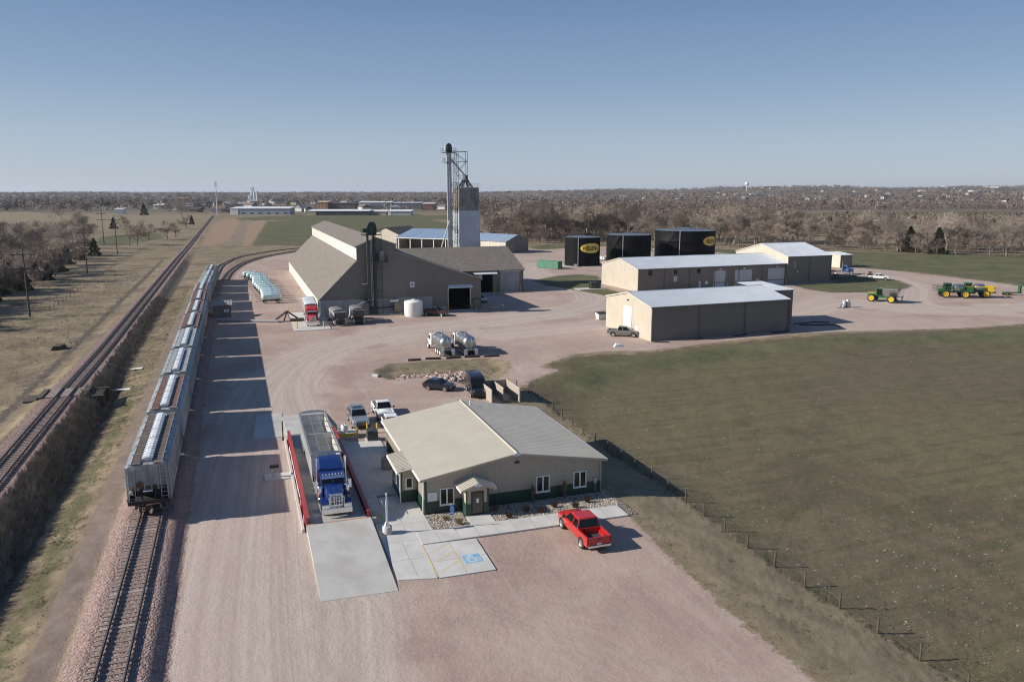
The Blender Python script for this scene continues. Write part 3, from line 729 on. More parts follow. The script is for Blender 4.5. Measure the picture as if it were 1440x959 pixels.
b = MB(); b.box(-7.75,-7.55,-.1,-.003,.95,5.05,galv); b.box(-2.6,-2.4,-.1,-.003,.7,5.05,galv); b.obj('door_frame', fer)
def letter_sign(parent, ch, x, z, s, y, name='letter_sign'):
    b = MB(); b.box(x-s/2, x+s/2, y-.04, y, z-s*.6, z+s*.6, white_trim); o = b.obj(name, parent)
    me = text_mesh(ch, s*1.05); me.materials.append(M('letter_ink', (.02,.03,.05), .6))
    me.transform(Matrix.Translation((x, y-.045, z)) @ Matrix.Rotation(R(90), 4, 'X'))
    t = bpy.data.objects.new('letter', me); COL.objects.link(t); t.parent = o
letter_sign(fer, 'A', -15.7, 6.05, 1.0, -.024)
b = MB(); b.box(-1.9,-.5,-.75,-.105,.05,2.3,M('brown_cabinet',(.20,.165,.13),.7)); b.box(-1.95,-.45,-.8,-.1,2.303,2.36,timber); b.obj('utility_cabinet', fer)
# wing to the right
wg = thing('warehouse_wing', 'brown shingle-roofed wing with big sliding door and open bay under the silo', 'warehouse', FER.w(0, 27.4), FER.rot)
b = MB(); wh = [(7.0,11.45,-.1,4.7)]
wall_panel(b, .36, 20, 0, .3, Gable([0,20],[5.75,5.75]), shed_brown, wh); ribbed(b, .4, 20, 0, 0, 5.7, shed_brown, step=.9, w=.06, skip=wh+[(13.4,19,0,5.3)])
ztW = Gable([0, 15, 30], [5.75, 10.9, 5.75])
b2 = MB(); wall_panel(b2, 0, 30, 0, .3, ztW, shed_brown); 
for v in b2.v: pass
b.add([(20 - y, x, z) for (x, y, z) in b2.v], b2.f, shed_brown)
b.box(.36, 19.7, 29.7, 30, 0, 5.7, shed_brown)
b.obj('wall', wg)
b = MB(); roof_slope(b, (-.4,-.35,5.66),(20.4,-.35,5.66),(20.4,15,10.9),(-14,15,10.9), .14, shingle, 0)
roof_slope(b, (.4,30.35,5.66),(20.4,30.35,5.66),(20.4,15,10.9),(-14,15,10.9), .14, shingle, 0); b.obj('roof', wg)
b = MB(); b.box(13.45, 18.8, -.16, -.03, .1, 5.35, conc_wall)
k = 13.5
sl = M('sliding_door_metal', (.36,.37,.385), .5, .2, var=.06, scale=.8)
while k < 18.75: b.box(k, k+.05, -.185, -.161, .1, 5.35, sl); k += .45
b.box(13.2, 19.2, -.2, -.03, 5.353, 5.6, galv); b.obj('sliding_door', wg)
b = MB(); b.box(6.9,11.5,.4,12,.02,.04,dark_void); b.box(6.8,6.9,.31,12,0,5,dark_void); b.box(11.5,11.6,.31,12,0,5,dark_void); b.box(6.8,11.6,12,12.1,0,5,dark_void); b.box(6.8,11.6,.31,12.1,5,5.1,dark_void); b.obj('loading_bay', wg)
canopy(wg, 6.0, 12.4, 0, 4.9)
b = MB(); b.box(5.4,6.0,-1.6,-.05,3.6,5.2,black_metal); b.tube((6.0,-.8,4.6),(7.4,-.8,4.2),.25,galv,8); b.box(7.2,8.4,-.6,-.05,3.7,4.8,galv); b.obj('intake_spout', wg)
# ---- silo tower
sil = thing('silo_tower', 'tall square metal silo with rust-stained upper half and white lower half', 'silo', FER.w(7.1, 44.2), FER.rot)
SW, SDp = 5.75, 6.3
sm_hi = M('stained_silo', (.30,.285,.265), .6, .15, var=.1, scale=.5, streak=((.085,.060,.045), .85), dirt=((.17,.125,.10), .5))
sm_lo = M('white_silo_panel', (.52,.55,.58), .5, .1, var=.06, scale=.4, streak=((.40,.42,.44), .5))
b = MB(); b.box(-.12, SW+.2, -.12, SDp+.12, 4, 20.8, sm_lo); ribbed(b, -.1, SW+.2, -.12, 10.0, 20.75, sm_lo, step=.48, w=.09, out=.05); ribbed(b, -.1, SDp, -.12, 8, 20.75, sm_lo, 'b', .48, w=.09, out=.05)
for z in (12.6,): b.box(-.18, SW+.26, -.18, SDp+.18, z, z+.12, galv)
b.box(-.2, SW+.28, -.2, SDp+.2, 9.4, 10.75, M('silo_plinth', (.33,.32,.30), .7)); b.obj('lower_bin', sil)
b = MB(); b.box(0, SW, 0, SDp, 20.803, 27.1, sm_hi); ribbed(b, 0, SW, 0, 20.85, 27.05, sm_hi, step=.5, w=.08, out=.05); ribbed(b, 0, SDp, 0, 20.85, 27.05, sm_hi, 'b', .5, w=.08, out=.05)
for z in (22.6, 24.6): b.box(-.05, SW+.05, -.05, SDp+.05, z, z+.06, sm_hi)
b.box(-.22, SW+.3, -.22, SDp+.22, 20.72, 20.86, galv); b.obj('upper_bin', sil)
b = MB(); b.box(-.1, SW+.1, -.1, SDp+.1, 27.103, 27.2, galv)
def rail_loop(b, x0, x1, y0, y1, z, m, step=1.4, h=1.05, r=.028):
    ps = [(x0,y0),(x1,y0),(x1,y1),(x0,y1)]
    for i in range(4):
        p, q = ps[i], ps[(i+1) % 4]; L_ = math.hypot(q[0]-p[0], q[1]-p[1]); n = max(1, int(L_/step))
        for zz in (h, h*.5): b.tube((*p, z+zz), (*q, z+zz), r, m, 5)
        for k in range(n): b.tube((p[0]+(q[0]-p[0])*k/n, p[1]+(q[1]-p[1])*k/n, z), (p[0]+(q[0]-p[0])*k/n, p[1]+(q[1]-p[1])*k/n, z+h), r, m, 5)
rail_loop(b, 0, SW, 0, SDp, 27.2, galv); b.obj('roof_railing', sil)
dg = M('dusty_steel', (.13,.125,.12), .7, .3, var=.25)
b = MB()
cx, cy = 2.6, 2.6
b.lathe([(.5,30.6),(.75,30.2),(.75,29.4),(1.0,29.2),(.4,28.6)], (cx, cy, 0), dg, 10)
for k in range(8):
    t = k*math.pi/4; b.tube((cx+.5*math.cos(t), cy+.5*math.sin(t), 29.4), (cx+2.1*math.cos(t), cy+2.1*math.sin(t), 27.2), .17, dg, 6)
    b.tube((cx+1.3*math.cos(t), cy+1.3*math.sin(t), 27.2), (cx+1.0*math.cos(t), cy+1.0*math.sin(t), 29.2), .05, dg, 5)
b.obj('distributor', sil, smooth=40)
# ---- bucket elevator leg beside the silo
leg = thing('elevator_leg', 'tall slim bucket elevator with green head and lattice brace next to the silo', 'grain elevator', FER.w(4.9, 46.2), FER.rot)
casing = M('leg_casing', (.44,.44,.43), .5, .35, var=.1, scale=.8, streak=((.25,.24,.22), .5))
b = MB(); b.box(-.62, -.12, -.35, .35, 0, 36.6, casing); b.box(.12, .62, -.35, .35, 0, 36.6, casing)
for k in range(16): b.box(-.66, .66, -.4, .4, 2.2*k+1, 2.2*k+1.08, casing)
b.obj('casing', leg)
b = MB(); b.prism([(-.75,36.6),(.75,36.6),(.8,38.0),(.55,38.8),(0,39.1),(-.55,38.8),(-.8,38.0)], 1, -.5, .5, leg_green); b.box(-.5,.4,-1.3,-.5,37.3,38.2,leg_green); b.box(-1.1,-.8,-.35,.35,37.2,38.1,white_trim); b.obj('head', leg)
for z, sx in ((36.5, 1.9), (33.9, 1.5)):
    b = MB(); b.box(-sx, sx*.95, -1.2, 1.2, z, z+.1, leg_green); rail_loop(b, -sx, sx*.95, -1.2, 1.2, z+.1, leg_green, 1.0); b.obj('platform', leg)
b = MB()
for x in (1.4, 2.4):
    b.tube((x,-1,11),(x,-1,36.5),.06,leg_green,5); b.tube((x,.8,11),(x,.8,36.5),.06,leg_green,5)
for k in range(9):
    z = 12+2.75*k
    for y in (-1,.8): b.tube((1.4,y,z),(2.4,y,z),.045,leg_green,5); b.tube((1.4,y,z),(2.4,y,z+2.75),.035,leg_green,4)
    for x in (1.4,2.4): b.tube((x,-1,z),(x,.8,z+ (2.75 if k % 2 else 0)),.035,leg_green,4)
b.obj('ladder_tower', leg)
b = MB(); xr = 5.0
for y in (-1,.8):
    b.tube((0,y,36.9),(xr,y,36.9),.06,leg_green,5); b.tube((xr,y,36.9),(xr,y,27.2),.06,leg_green,5)
    b.tube((1.4,y,36.6),(xr,y,34.2),.05,leg_green,5); b.tube((xr,y,34.2),(2.4,y,31.5),.05,leg_green,5); b.tube((2.4,y,30.5),(xr,y,30.5),.045,leg_green,5); b.tube((2.4,y,34.2),(xr,y,34.2),.045,leg_green,5)
    b.tube((2.4,y,30.5),(4.2,y,28.6),.045,leg_green,5)
for z in (36.9,34.2,30.5): b.tube((xr,-1,z),(xr,.8,z),.05,leg_green,5)
b.obj('lattice_brace', leg)
b = MB(); b.tube((.5,0,34.9),(4.7,.4,30.4),.2,galv,8); b.obj('spout', leg, smooth=40)
b = MB(); b.tube((-.2,-.6,18.2),(-3.3,-2.4,10.2),.17,casing,8); b.obj('brace_pipe', leg, smooth=40)
b = MB()
for z in (27.4, 20.9, 15.4): b.box(.65,2.9,-1.3,-.4,z,z+.08,leg_green); rail_loop(b,.65,2.9,-1.3,-.4,z+.08,leg_green,1.0,.9)
b.obj('landing', leg)
# ---- green elevator in front of the warehouse gable
le = thing('elevator_leg', 'dark green bucket elevator standing against the warehouse front gable', 'grain elevator', FER.w(-24.5, -1.1), FER.rot)
b = MB(); b.box(-1.05,-.6,-.3,.3,0,17.2,M('grey_green_casing',(.075,.082,.07),.5,.2,var=.1)); b.box(.25,.7,-.3,.3,0,17.2,leg_green)
for k in range(9): b.box(-1.1,.75,-.36,.36,1+1.8*k,1.08+1.8*k,leg_green)
b.box(-.95,.95,-.6,.6,0,1.7,leg_green); b.obj('casing', le)
b = MB(); b.prism([(-.95,17.2),(1.0,17.2),(1.1,18.6),(.85,19.5),(.2,19.85),(-.5,19.6),(-.9,18.8)],1,-.7,.7,leg_green); b.box(-1.7,-.95,-.4,.4,17.6,18.4,leg_green); b.box(-.3,.4,-1.3,-.7,17.9,18.9,leg_green); b.obj('head', le)
b = MB(); b.box(-2.0,2.0,-1.2,1.0,17.0,17.12,leg_green); rail_loop(b,-2.0,2.0,-1.2,1.0,17.12,leg_green,1.0); b.obj('platform', le)
b = MB(); b.box(-.2,3.3,-1.2,1.0,11.3,11.42,leg_green); rail_loop(b,-.2,3.3,-1.2,1.0,11.42,leg_green,1.0); b.box(1.6,2.6,-.6,.5,11.42,13.6,M('grey_cage',(.22,.22,.215),.6)); b.obj('work_platform', le)
b = MB()
for x in (-.3,.0): b.tube((x,-.5,1.5),(x,-.5,17),.03,galv,4)
for k in range(40): b.tube((-.3,-.5,1.6+.38*k),(0,-.5,1.6+.38*k),.018,galv,4)
for x in (1.0, 2.2): b.tube((x,.5,0),(x,.5,17),.05,leg_green,5)
for k in range(6): b.tube((.7,.5,2.5+2.5*k),(2.2,.5,2.5+2.5*k),.04,leg_green,5); b.tube((1.0,.5,2.5+2.5*k),(2.2,.5,5.0+2.5*k) if k<5 else (2.2,.5,16),.03,leg_green,4)
b.box(-2.3,-1.0,-.2,.1,6.6,6.8,steel); b.obj('ladder', le)
b = MB(); b.tube((-1.0,-.5,3.4),(-4.6,-1.6,1.9),.18,galv,8); b.box(-2.2,-1.2,-.9,-.2,3.1,3.9,leg_green); b.obj('loading_spout', le)
b = MB(); b.box(-2.6,-1.1,-.9,.5,0,2.4,M('pit_housing',(.17,.165,.155),.7)); b.box(4.4,6.0,-.8,.6,.6,2.5,M('brown_cabinet',(.20,.165,.13),.7)); b.box(3.6,5.4,-.5,.4,2.6,3.1,galv); b.tube((.9,0,1.3),(4.4,0,1.6),.14,black_metal,6); b.obj('drive_unit', le)
# ---- shed in front (right)
sh = thing('storage_shed', 'long taupe metal shed with white overhead door in its cream gable', 'metal shed', SHD.w(0, 0), SHD.rot)
SL, SWd, SE, SR_ = 29.9, 17.0, 6.05, 7.75
def metal_shed(t, L_, Wd, e, rz, side, gabl, roof, bays=3, gholes=(), lh=()):
    b = MB(); ze = Gable([0, L_], [e, e])
    wall_panel(b, 0, L_, 0, .2, ze, side, lh); ribbed(b, 0, L_, 0, .05, e-.06, side, step=.32, w=.05, skip=lh)
    b.box(0, L_, Wd-.2, Wd, 0, e-.02, side)
    b2 = MB(); zg = Gable([0, Wd/2, Wd], [e, rz-.06, e]); wall_panel(b2, 0, Wd, 0, .2, zg, side); b.add([(L_-y, x, z) for x, y, z in b2.v], b2.f, side)
    b.obj('side_wall', t)
    b = MB(); b2 = MB(); wall_panel(b2, 0, Wd, 0, .2, zg, gabl, gholes); b.add([(y-.003, x, z) for x, y, z in b2.v], b2.f, gabl)
    ribbed(b, .1, Wd-.1, -.003, .05, lambda y: zg(y)-.08, gabl, 'b', .32, w=.05, skip=gholes); b.obj('end_wall', t)
    b = MB(); o = .15
    roof_slope(b, (-o,-o,e-.02),(L_+o,-o,e-.02),(L_+o,Wd/2,rz),(-o,Wd/2,rz), .08, roof, .5, .05, .06)
    roof_slope(b, (-o,Wd+o,e-.02),(L_+o,Wd+o,e-.02),(L_+o,Wd/2,rz),(-o,Wd/2,rz), .08, roof, .5, .05, .06)
    b.tube((-o,Wd/2,rz+.07),(L_+o,Wd/2,rz+.07),.12,roof,6); b.obj('roof', t)
    b = MB(); b.box(-o, L_+o, -o-.14, -o-.003, e-.16, e+.04, M('dark_gutter', (.16,.145,.125), .5))
    for (x0,y0,z0),(x1,y1,z1) in (((-o-.03,-o,e-.1),(-o-.03,Wd/2,rz-.08)),((-o-.03,Wd+o,e-.1),(-o-.03,Wd/2,rz-.08))):
        b.hexa([(x0-.03,y0,z0-.05),(x0+.028,y0,z0-.05),(x1+.028,y1,z1-.05),(x1-.03,y1,z1-.05)],[(x0-.03,y0,z0+.18),(x0+.028,y0,z0+.18),(x1+.028,y1,z1+.18),(x1-.03,y1,z1+.18)], shed_tan)
    for i in range(bays+1):
        x = .06 + (L_-.12)*i/bays; b.tube((x,-.14,.25),(x,-.14,e-.1),.075,M('dark_gutter', (.16,.145,.125), .5),6)
    b.obj('gutter', t); return t
gh = [(6.9,9.85,-.1,5.2),(4.45,5.35,-.1,2.1)]
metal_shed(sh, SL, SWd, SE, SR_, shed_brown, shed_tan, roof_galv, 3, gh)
b = MB(); b.box(-.1,-.02,6.9,9.85,.05,5.2,white_trim)
for k in range(8): b.box(-.125,-.101,6.92,9.83,.1+.63*k,.14+.63*k,M('door_groove',(.6,.6,.58),.5))
b.obj('overhead_door', sh)
b = MB(); b.box(-.09,-.02,4.45,5.35,.05,2.08,white_trim); d_ = b.obj('door', sh)
b = MB(); b.box(-.14,-.091,5.15,5.22,1.0,1.1,steel); b.obj('door_handle', d_)
b = MB(); b.box(-.25,-.03,8.2,8.55,6.25,6.45,black_metal); b.obj('wall_lamp', sh)
an = thing('shed_annex', 'dark taupe flat-topped annex at the right end of the storage shed', 'shed', SHD.w(SL+.3, 6.0), SHD.rot)
b = MB(); b.box(0, 5.6, 0, 10, 0, 6.9, shed_brown); ribbed(b, 0, 5.6, 0, .05, 6.85, shed_brown, step=.32, w=.05); ribbed(b, 0, 10, 5.6, .05, 6.85, shed_brown, 'b', .32, w=.05, sgn=1); b.obj('wall', an)
b = MB(); roof_slope(b, (-.2,-.2,6.9),(5.8,-.2,6.9),(5.8,10.2,7.5),(-.2,10.2,7.5), .1, roof_galv, .5); b.obj('roof', an)
b = MB(); b.box(2.0,2.9,-.35,-.025,5.3,6.1,white_trim); b.obj('wall_unit', an)
# ---- long building behind with three overhead doors
bb = thing('service_building', 'long taupe service building with three grey overhead doors and tall end block', 'workshop', BLB.w(0, 0), BLB.rot)
lh = [(3.14,4.28,4.32,5.43),(11.02,12.06,4.32,5.33),(18.35,19.41,4.35,5.37),(23.68,27.55,-.1,4.79),(30.7,36.39,-.1,4.73),(41.9,47.6,-.1,4.84),(18.9,19.75,-.1,2.1),(37.94,38.8,-.1,2.1)]
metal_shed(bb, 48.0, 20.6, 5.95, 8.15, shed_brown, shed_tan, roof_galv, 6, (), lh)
odoor = M('grey_overhead_door', (.47,.485,.50), .5, .1, var=.05, scale=.7)
for (x0,x1,z0,z1) in lh[:3]:
    b = MB(); b.box(x0, x1, -.02, .05, z0, z1, dark_glass); b.box(x0-.06,x1+.06,-.05,-.021,z0-.06,z0,black_metal); b.box(x0-.06,x1+.06,-.05,-.021,z1,z1+.06,black_metal); b.obj('window', bb)
for (x0,x1,z0,z1) in lh[3:6]:
    b = MB(); b.box(x0, x1, .02, .1, .03, z1, odoor)
    for k in range(1, 8): b.box(x0, x1, .005, .0195, z1*k/8, z1*k/8+.03, odoor)
    o = b.obj('overhead_door', bb)
    b = MB(); n = int((x1-x0)/.75)
    for i in range(n): xa = x0 + (x1-x0)*(i+.22)/n; b.box(xa, xa+(x1-x0)/n*.56, .008, .0195, 1.32, 1.62, dark_glass)
    b.obj('door_window', o)
    b = MB(); xm_ = (x0+x1)/2; b.box(xm_-.3,xm_+.3,-.4,-.025,z1+.3,z1+.6,white_trim); b.obj('wall_lamp', bb)
for (x0,x1,z0,z1) in lh[6:]:
    b = MB(); b.box(x0, x1, .02, .08, .03, z1, M('grey_door', (.50,.50,.48), .5)); o = b.obj('door', bb); b = MB(); b.box(x0+.08,x0+.14,-.03,.0195,1,1.1,steel); b.obj('door_handle', o)
letter_sign(bb, 'B', 11.5, 3.05, 1.0, -.024)
b = MB(); b.box(21.0,21.9,-.05,-.024,1.2,2.0,white_trim); b.obj('notice', bb)
tb = thing('tall_workshop', 'taller taupe block with pale roof at the right end of the service building', 'workshop', BLB.w(48.35, -.3), BLB.rot)
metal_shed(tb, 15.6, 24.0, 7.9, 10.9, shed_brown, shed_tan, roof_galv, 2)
b = MB(); b.box(2.3,2.6,-.15,-.03,4.5,6.5,shed_tan); b.box(3.4,3.7,-.15,-.03,3.4,3.8,white_trim); b.obj('wall_unit', tb)
b = MB(); b.box(24,64.5,-1.6,-.35,0,.06,concrete); tag(b.obj('concrete_apron', None), kind='structure'); bpy.data.objects['concrete_apron'].location = (*BLB.w(0,0), .02); bpy.data.objects['concrete_apron'].rotation_euler = (0,0,BLB.rot)
# ---- small shed at the far right
fs = thing('small_shed', 'small cream lean-to shed beyond the taller workshop block', 'shed', (114.4, 276.5), R(21))
b = MB(); b.hexa([(0,0,0),(5.2,0,0),(5.2,7,0),(0,7,0)], [(0,0,4.3),(5.2,0,4.3),(5.2,7,4.9),(0,7,4.9)], shed_brown); b.obj('wall', fs)
b = MB(); b.hexa([(-.08,0,0),(-.005,0,0),(-.005,7,0),(-.08,7,0)], [(-.08,0,4.3),(-.005,0,4.3),(-.005,7,4.9),(-.08,7,4.9)], shed_tan); b.obj('end_wall', fs)
b = MB(); roof_slope(b, (-.2,-.2,4.32),(5.4,-.2,4.32),(5.4,7.2,4.95),(-.2,7.2,4.95), .1, roof_galv, .5); b.obj('roof', fs)
# ---- blue-roofed buildings behind the silo
bf = thing('pole_shed', 'long open-fronted shed with pale blue roof behind the silo', 'pole shed', G(557, 334.5, 5), R(-24))
b = MB(); L1 = 34
roof_slope(b, (-.5,-.5,5.0),(L1,-.5,5.0),(L1,16,8.6),(-.5,16,8.6), .12, roof_blue, .7, .06, .06); roof_slope(b, (-.5,32,5.0),(L1,32,5.0),(L1,16,8.6),(-.5,16,8.6), .12, roof_blue, 0); b.obj('roof', bf)
b = MB(); b2 = MB(); wall_panel(b2, 0, 31.5, 0, .2, Gable([0,16,31.5],[4.95,8.5,4.95]), shed_tan); b.add([(y, x, z) for x, y, z in b2.v], b2.f, shed_tan); b.add([(L1-.5-y, x, z) for x, y, z in b2.v], b2.f, shed_tan)
b.box(.2, L1-.7, 9, 9.2, 0, 6.8, shed_brown); b.box(0,L1-.5,31,31.3,0,4.9,shed_tan); b.obj('wall', bf)
for i in range(6):
    b = MB(); b.box(1.2+6.2*i, 1.5+6.2*i, -.1, .2, 0, 4.98, white_trim); b.obj('post', bf)
b = MB(); b.box(-.5, L1, -.62, -.5, 4.85, 5.15, white_trim); b.obj('gutter', bf)
b2_ = thing('blue_roof_barn', 'tan barn with pale blue roof and brown gable right of the silo', 'barn', (-2.6, 341.5), R(49))
b = MB(); b2 = MB(); zg = Gable([0,7.5,15],[5,7.6,5]); wall_panel(b2, 0, 15, 0, .2, zg, shed_brown, [(3.0,6.2,-.1,3.4)]); b.add(b2.v, b2.f, shed_brown)
b.box(0, 15, 27.8, 28, 0, 5, shed_brown); b.box(14.8,15,.2,27.8,0,5,shed_brown); b.obj('end_wall', b2_)
b = MB(); b.box(-.02,.2,.2,27.8,0,5,shed_tan)
for y in (4, 9.5, 15, 20): b.box(-.15,-.021,y,y+.35,0,4.9,white_trim)
b.obj('side_wall', b2_)
b = MB(); b.box(3.0,6.2,.05,.15,.05,3.4,M('taupe_door',(.25,.225,.19),.5)); b.obj('door', b2_)
b = MB(); roof_slope(b,(-.4,-.4,4.95),(-.4,28.4,4.95),(7.5,28.4,7.7),(7.5,-.4,7.7),.1,roof_blue,.7,.06,.06); roof_slope(b,(15.4,-.4,4.95),(15.4,28.4,4.95),(7.5,28.4,7.7),(7.5,-.4,7.7),.1,roof_blue,0); b.obj('roof', b2_)
b3 = thing('barn', 'tan barn with dark brown roof behind the warehouse ridge', 'barn', G(560, 333, 5), R(-24))
b = MB(); b2 = MB(); wall_panel(b2, -16, 0, 0, .2, Gable([-16,-8,0],[5,8.3,5]), shed_tan); b.add(b2.v, b2.f, shed_tan); b.box(-.2,0,.2,24,0,5,shed_tan); b.box(-16,-.2,23.8,24,0,5,shed_tan); b.obj('wall', b3)
b3.location.x -= 2; b3.location.y += 16
b = MB(); dkr = M('dark_brown_roof', (.085,.073,.063), .8, var=.15); roof_slope(b,(-16.4,-.4,4.95),(-16.4,24.4,4.95),(-8,24.4,8.4),(-8,-.4,8.4),.1,dkr,0); roof_slope(b,(.4,-.4,4.95),(.4,24.4,4.95),(-8,24.4,8.4),(-8,-.4,8.4),.1,dkr,0); b.obj('roof', b3)
# ---- black storage tanks
tank_black = M('black_tank_paint', (.0035,.0035,.004), .6, var=.25, scale=.6, streak=((.008,.008,.008), .3), spec=.14)
gold = M('gold_emblem', (.80,.58,.11), .5, var=.06); ink = M('emblem_black', (.012,.012,.012), .5)
def logo(t, r, zc, ang, ha, hz):
    """gold oval with black lettering wrapped on the tank wall"""
    def wrap(u, z, off): 
        th = ang + u/r
        return ((r+off)*math.sin(th), -(r+off)*math.cos(th), zc + z)
    b = MB(); n = 40
    for (k, off, m) in ((1.0, .02, ink), (.96, .035, gold)):
        rings = []
        cols = 24
        for i in range(cols+1):
            u = -ha*k + 2*ha*k*i/cols; hh = hz*k*math.sqrt(max(0, 1-(u/(ha*k))**2))
            rings.append((wrap(u,-hh,off), wrap(u,hh,off)))
        vs = [p for rg in rings for p in rg]; fs = [(2*i,2*i+2,2*i+3,2*i+1) for i in range(cols)]
        b.add(vs, fs, m)
    o = b.obj('emblem', t, norm=False)
    me = text_mesh('HELENA', hz*1.02, bold=.03); xs = [v.co.x for v in me.vertices]; ys = [v.co.y for v in me.vertices]
    w = max(xs)-min(xs); k = ha*1.46/w; ym = (max(ys)+min(ys))/2
    for v in me.vertices: v.co = Vector(wrap(v.co.x*k, (v.co.y-ym)*1.12, .05))
    me.materials.append(ink); tx = bpy.data.objects.new('lettering', me); COL.objects.link(tx); tx.parent = o
def big_tank(c, r, h, label, stairs, ld, lg=None):
    az = math.atan2(c[0], c[1])                       # the local -y side faces the viewpoint
    t = thing('storage_tank', label, 'storage tank', c, -az, 'black storage tanks')
    b = MB(); b.lathe([(r,0),(r,h*.33),(r+.03,h*.335),(r+.03,h*.345),(r,h*.35),(r,h*.66),(r+.03,h*.665),(r+.03,h*.675),(r,h*.68),(r,h-.12),(r+.08,h-.1),(r+.08,h)], (0,0,0), tank_black, 72); b.obj('shell', t, smooth=30)
    b = MB(); b.lathe([(r+.02,h+.003),(r*.5,h+r*.045),(.3,h+r*.085)], (0,0,0), M('tank_roof', (.14,.17,.20), .5, .2, var=.1, scale=.4), 72); b.lathe([(.35,0),(.35,.5)],(r*.2,r*.1,h+r*.06),tank_black,10); b.obj('roof', t, smooth=30)
    b = MB()
    for i in range(5):
        a0 = -.6 + i*.3; b.tube((r*.98*math.sin(a0),-r*.98*math.cos(a0),h),(r*.98*math.sin(a0),-r*.98*math.cos(a0),h+.9),.03,tank_black,5)
    b.path([(r*.98*math.sin(-.6+i*.1),-r*.98*math.cos(-.6+i*.1),h+.9) for i in range(13)], .03, tank_black, 5); b.obj('railing', t)
    b = MB(); sx, sy = (r+.15)*math.sin(ld), -(r+.15)*math.cos(ld); b.box(sx-.13, sx+.13, sy-.1, sy+.08, .2, h+.3, galv); b.obj('gauge_pipe', t)
    b = MB()
    if stairs:
        n = 26; pts = []
        for i in range(n+1):
            th = ld - .12 - .75*(1 - i/n); zz = .4 + (h-.4)*i/n; pts.append(((r+.5)*math.sin(th), -(r+.5)*math.cos(th), zz))
            b.tube((r*math.sin(th),-r*math.cos(th),zz),((r+.85)*math.sin(th),-(r+.85)*math.cos(th),zz),.06,black_metal,4)
        b.path([(x*1.035,y*1.035,z+.9) for x,y,z in pts], .04, black_metal, 5); b.path(pts, .05, black_metal, 5); b.obj('stair', t)
    b = MB(); b.tube((sx*.9,sy-.2,.35),(sx*.9,sy-2.2,.35),.14,black_metal,8); b.box(sx*.9-1.6,sx*.9-.4,sy-1.6,sy-.8,0,.9,galv); b.tube((sx*.9+.9,sy+.1,0),(sx*.9+.9,sy+.1,1.2),.08,white_trim,6); b.obj('valve_pipe', t)
    if lg: logo(t, r, *lg)
    return t
def along(px, d):
    u = (px-CX)/F; return (u*d, d*1.0)
T1 = (25.4, 287.5); T2 = (43.9, 300.0); T3 = (67.6, 312.0)
big_tank(T1, 6.35, 10.1, 'narrowest black tank, left of the three, with gold oval HELENA emblem at its right side', False, -.23, (6.4, R(31), 4.35, 1.8))
big_tank(T2, 8.3, 10.3, 'middle black tank with outside stair and no emblem', True, -.25)
big_tank(T3, 11.6, 11.4, 'widest black tank, right of the three, with HELENA emblem near its right edge', True, -.16, (7.6, R(57), 4.5, 1.85))
b = MB(); b.slab([(T1[0]+8.0*math.cos(t*.2618), T1[1]+8.0*math.sin(t*.2618)) for t in range(24)], 0, .03, concrete); tag(b.obj('tank_pad'), kind='structure')
# ---------------------------------------------------------------- vehicles (x forward, y left)
def ring(x, zb, zt, hw, hb=None, c=.10):
    hb = hw*.94 if hb is None else hb
    return [(x,-hb,zb),(x,-hw,zb+c*1.6),(x,-hw,zt-c),(x,-hw+c,zt),(x,hw-c,zt),(x,hw,zt-c),(x,hw,zb+c*1.6),(x,hb,zb)]
lampglass = M('lamp_glass', (.62,.64,.66), .12, var=.05); taillens = M('tail_lens', (.30,.012,.012), .2, var=.1)
plastic = M('black_plastic', (.028,.028,.029), .6, var=.1); alloy = M('wheel_alloy', (.50,.50,.51), .35, .7, var=.08)
interior = M('cab_interior', (.02,.019,.018), .8)
WH = {}
def wheel(parent, x, y, r, w, side, rim=None, dual=False, name='wheel'):
    rim = rim or alloy; key = (r, w, rim.name, dual)
    if key not in WH:
        b = MB(); b.lathe([(r*.60,-w*.4),(r*.64,-w/2),(r*.93,-w/2),(r,-w*.36),(r,w*.36),(r*.93,w/2),(r*.66,w/2),(r*.64,w*.2)], (0,0,0), rubber, 24, 'y')
        if dual: b.lathe([(r*.62,-w*1.7),(r*.93,-w*1.7),(r,-w*1.5),(r,-w*.85),(r*.93,-w*.7),(r*.62,-w*.7)], (0,0,0), rubber, 20, 'y')
        mt = b.mesh('wheel', 40)
        b = MB(); b.lathe([(r*.64,w*.30),(r*.66,w*.5),(r*.60,w*.515),(r*.52,w*.40),(r*.2,w*.36),(r*.16,w*.48),(.01,w*.50)], (0,0,0), rim, 20, 'y')
        for k in range(6):
            t = k*math.pi/3; b.T = Matrix.Rotation(t, 4, 'Y'); b.box(-.035*r/.4, .035*r/.4, w*.36, w*.44, r*.15, r*.56, rim)
        b.T = None
        b.lathe([(r*.50,w*.2),(r*.50,w*.38)], (0,0,0), black_metal, 16, 'y')
        WH[key] = (mt, b.mesh('rim', 40))
    mt, mr = WH[key]
    o = bpy.data.objects.new(name, mt); COL.objects.link(o); o.parent = parent; o.location = (x, y, r); o.rotation_euler = (0, 0, 0 if side > 0 else math.pi)
    q = bpy.data.objects.new('rim', mr); COL.objects.link(q); q.parent = o
    return o
def arches(b, xs, r, hw, zc):
    for x in xs:
        for s in (-1, 1):
            pts = [(x + r*math.cos(math.pi*k/14), zc + r*math.sin(math.pi*k/14)) for k in range(15)] + [(x - r, zc - .12), (x + r, zc - .12)]
            y = s*hw; b.prism(pts, 1, min(y, y + s*.003), max(y, y + s*.003), black_plastic_m)
black_plastic_m = M('wheel_well', (.012,.012,.012), .9, var=.1)
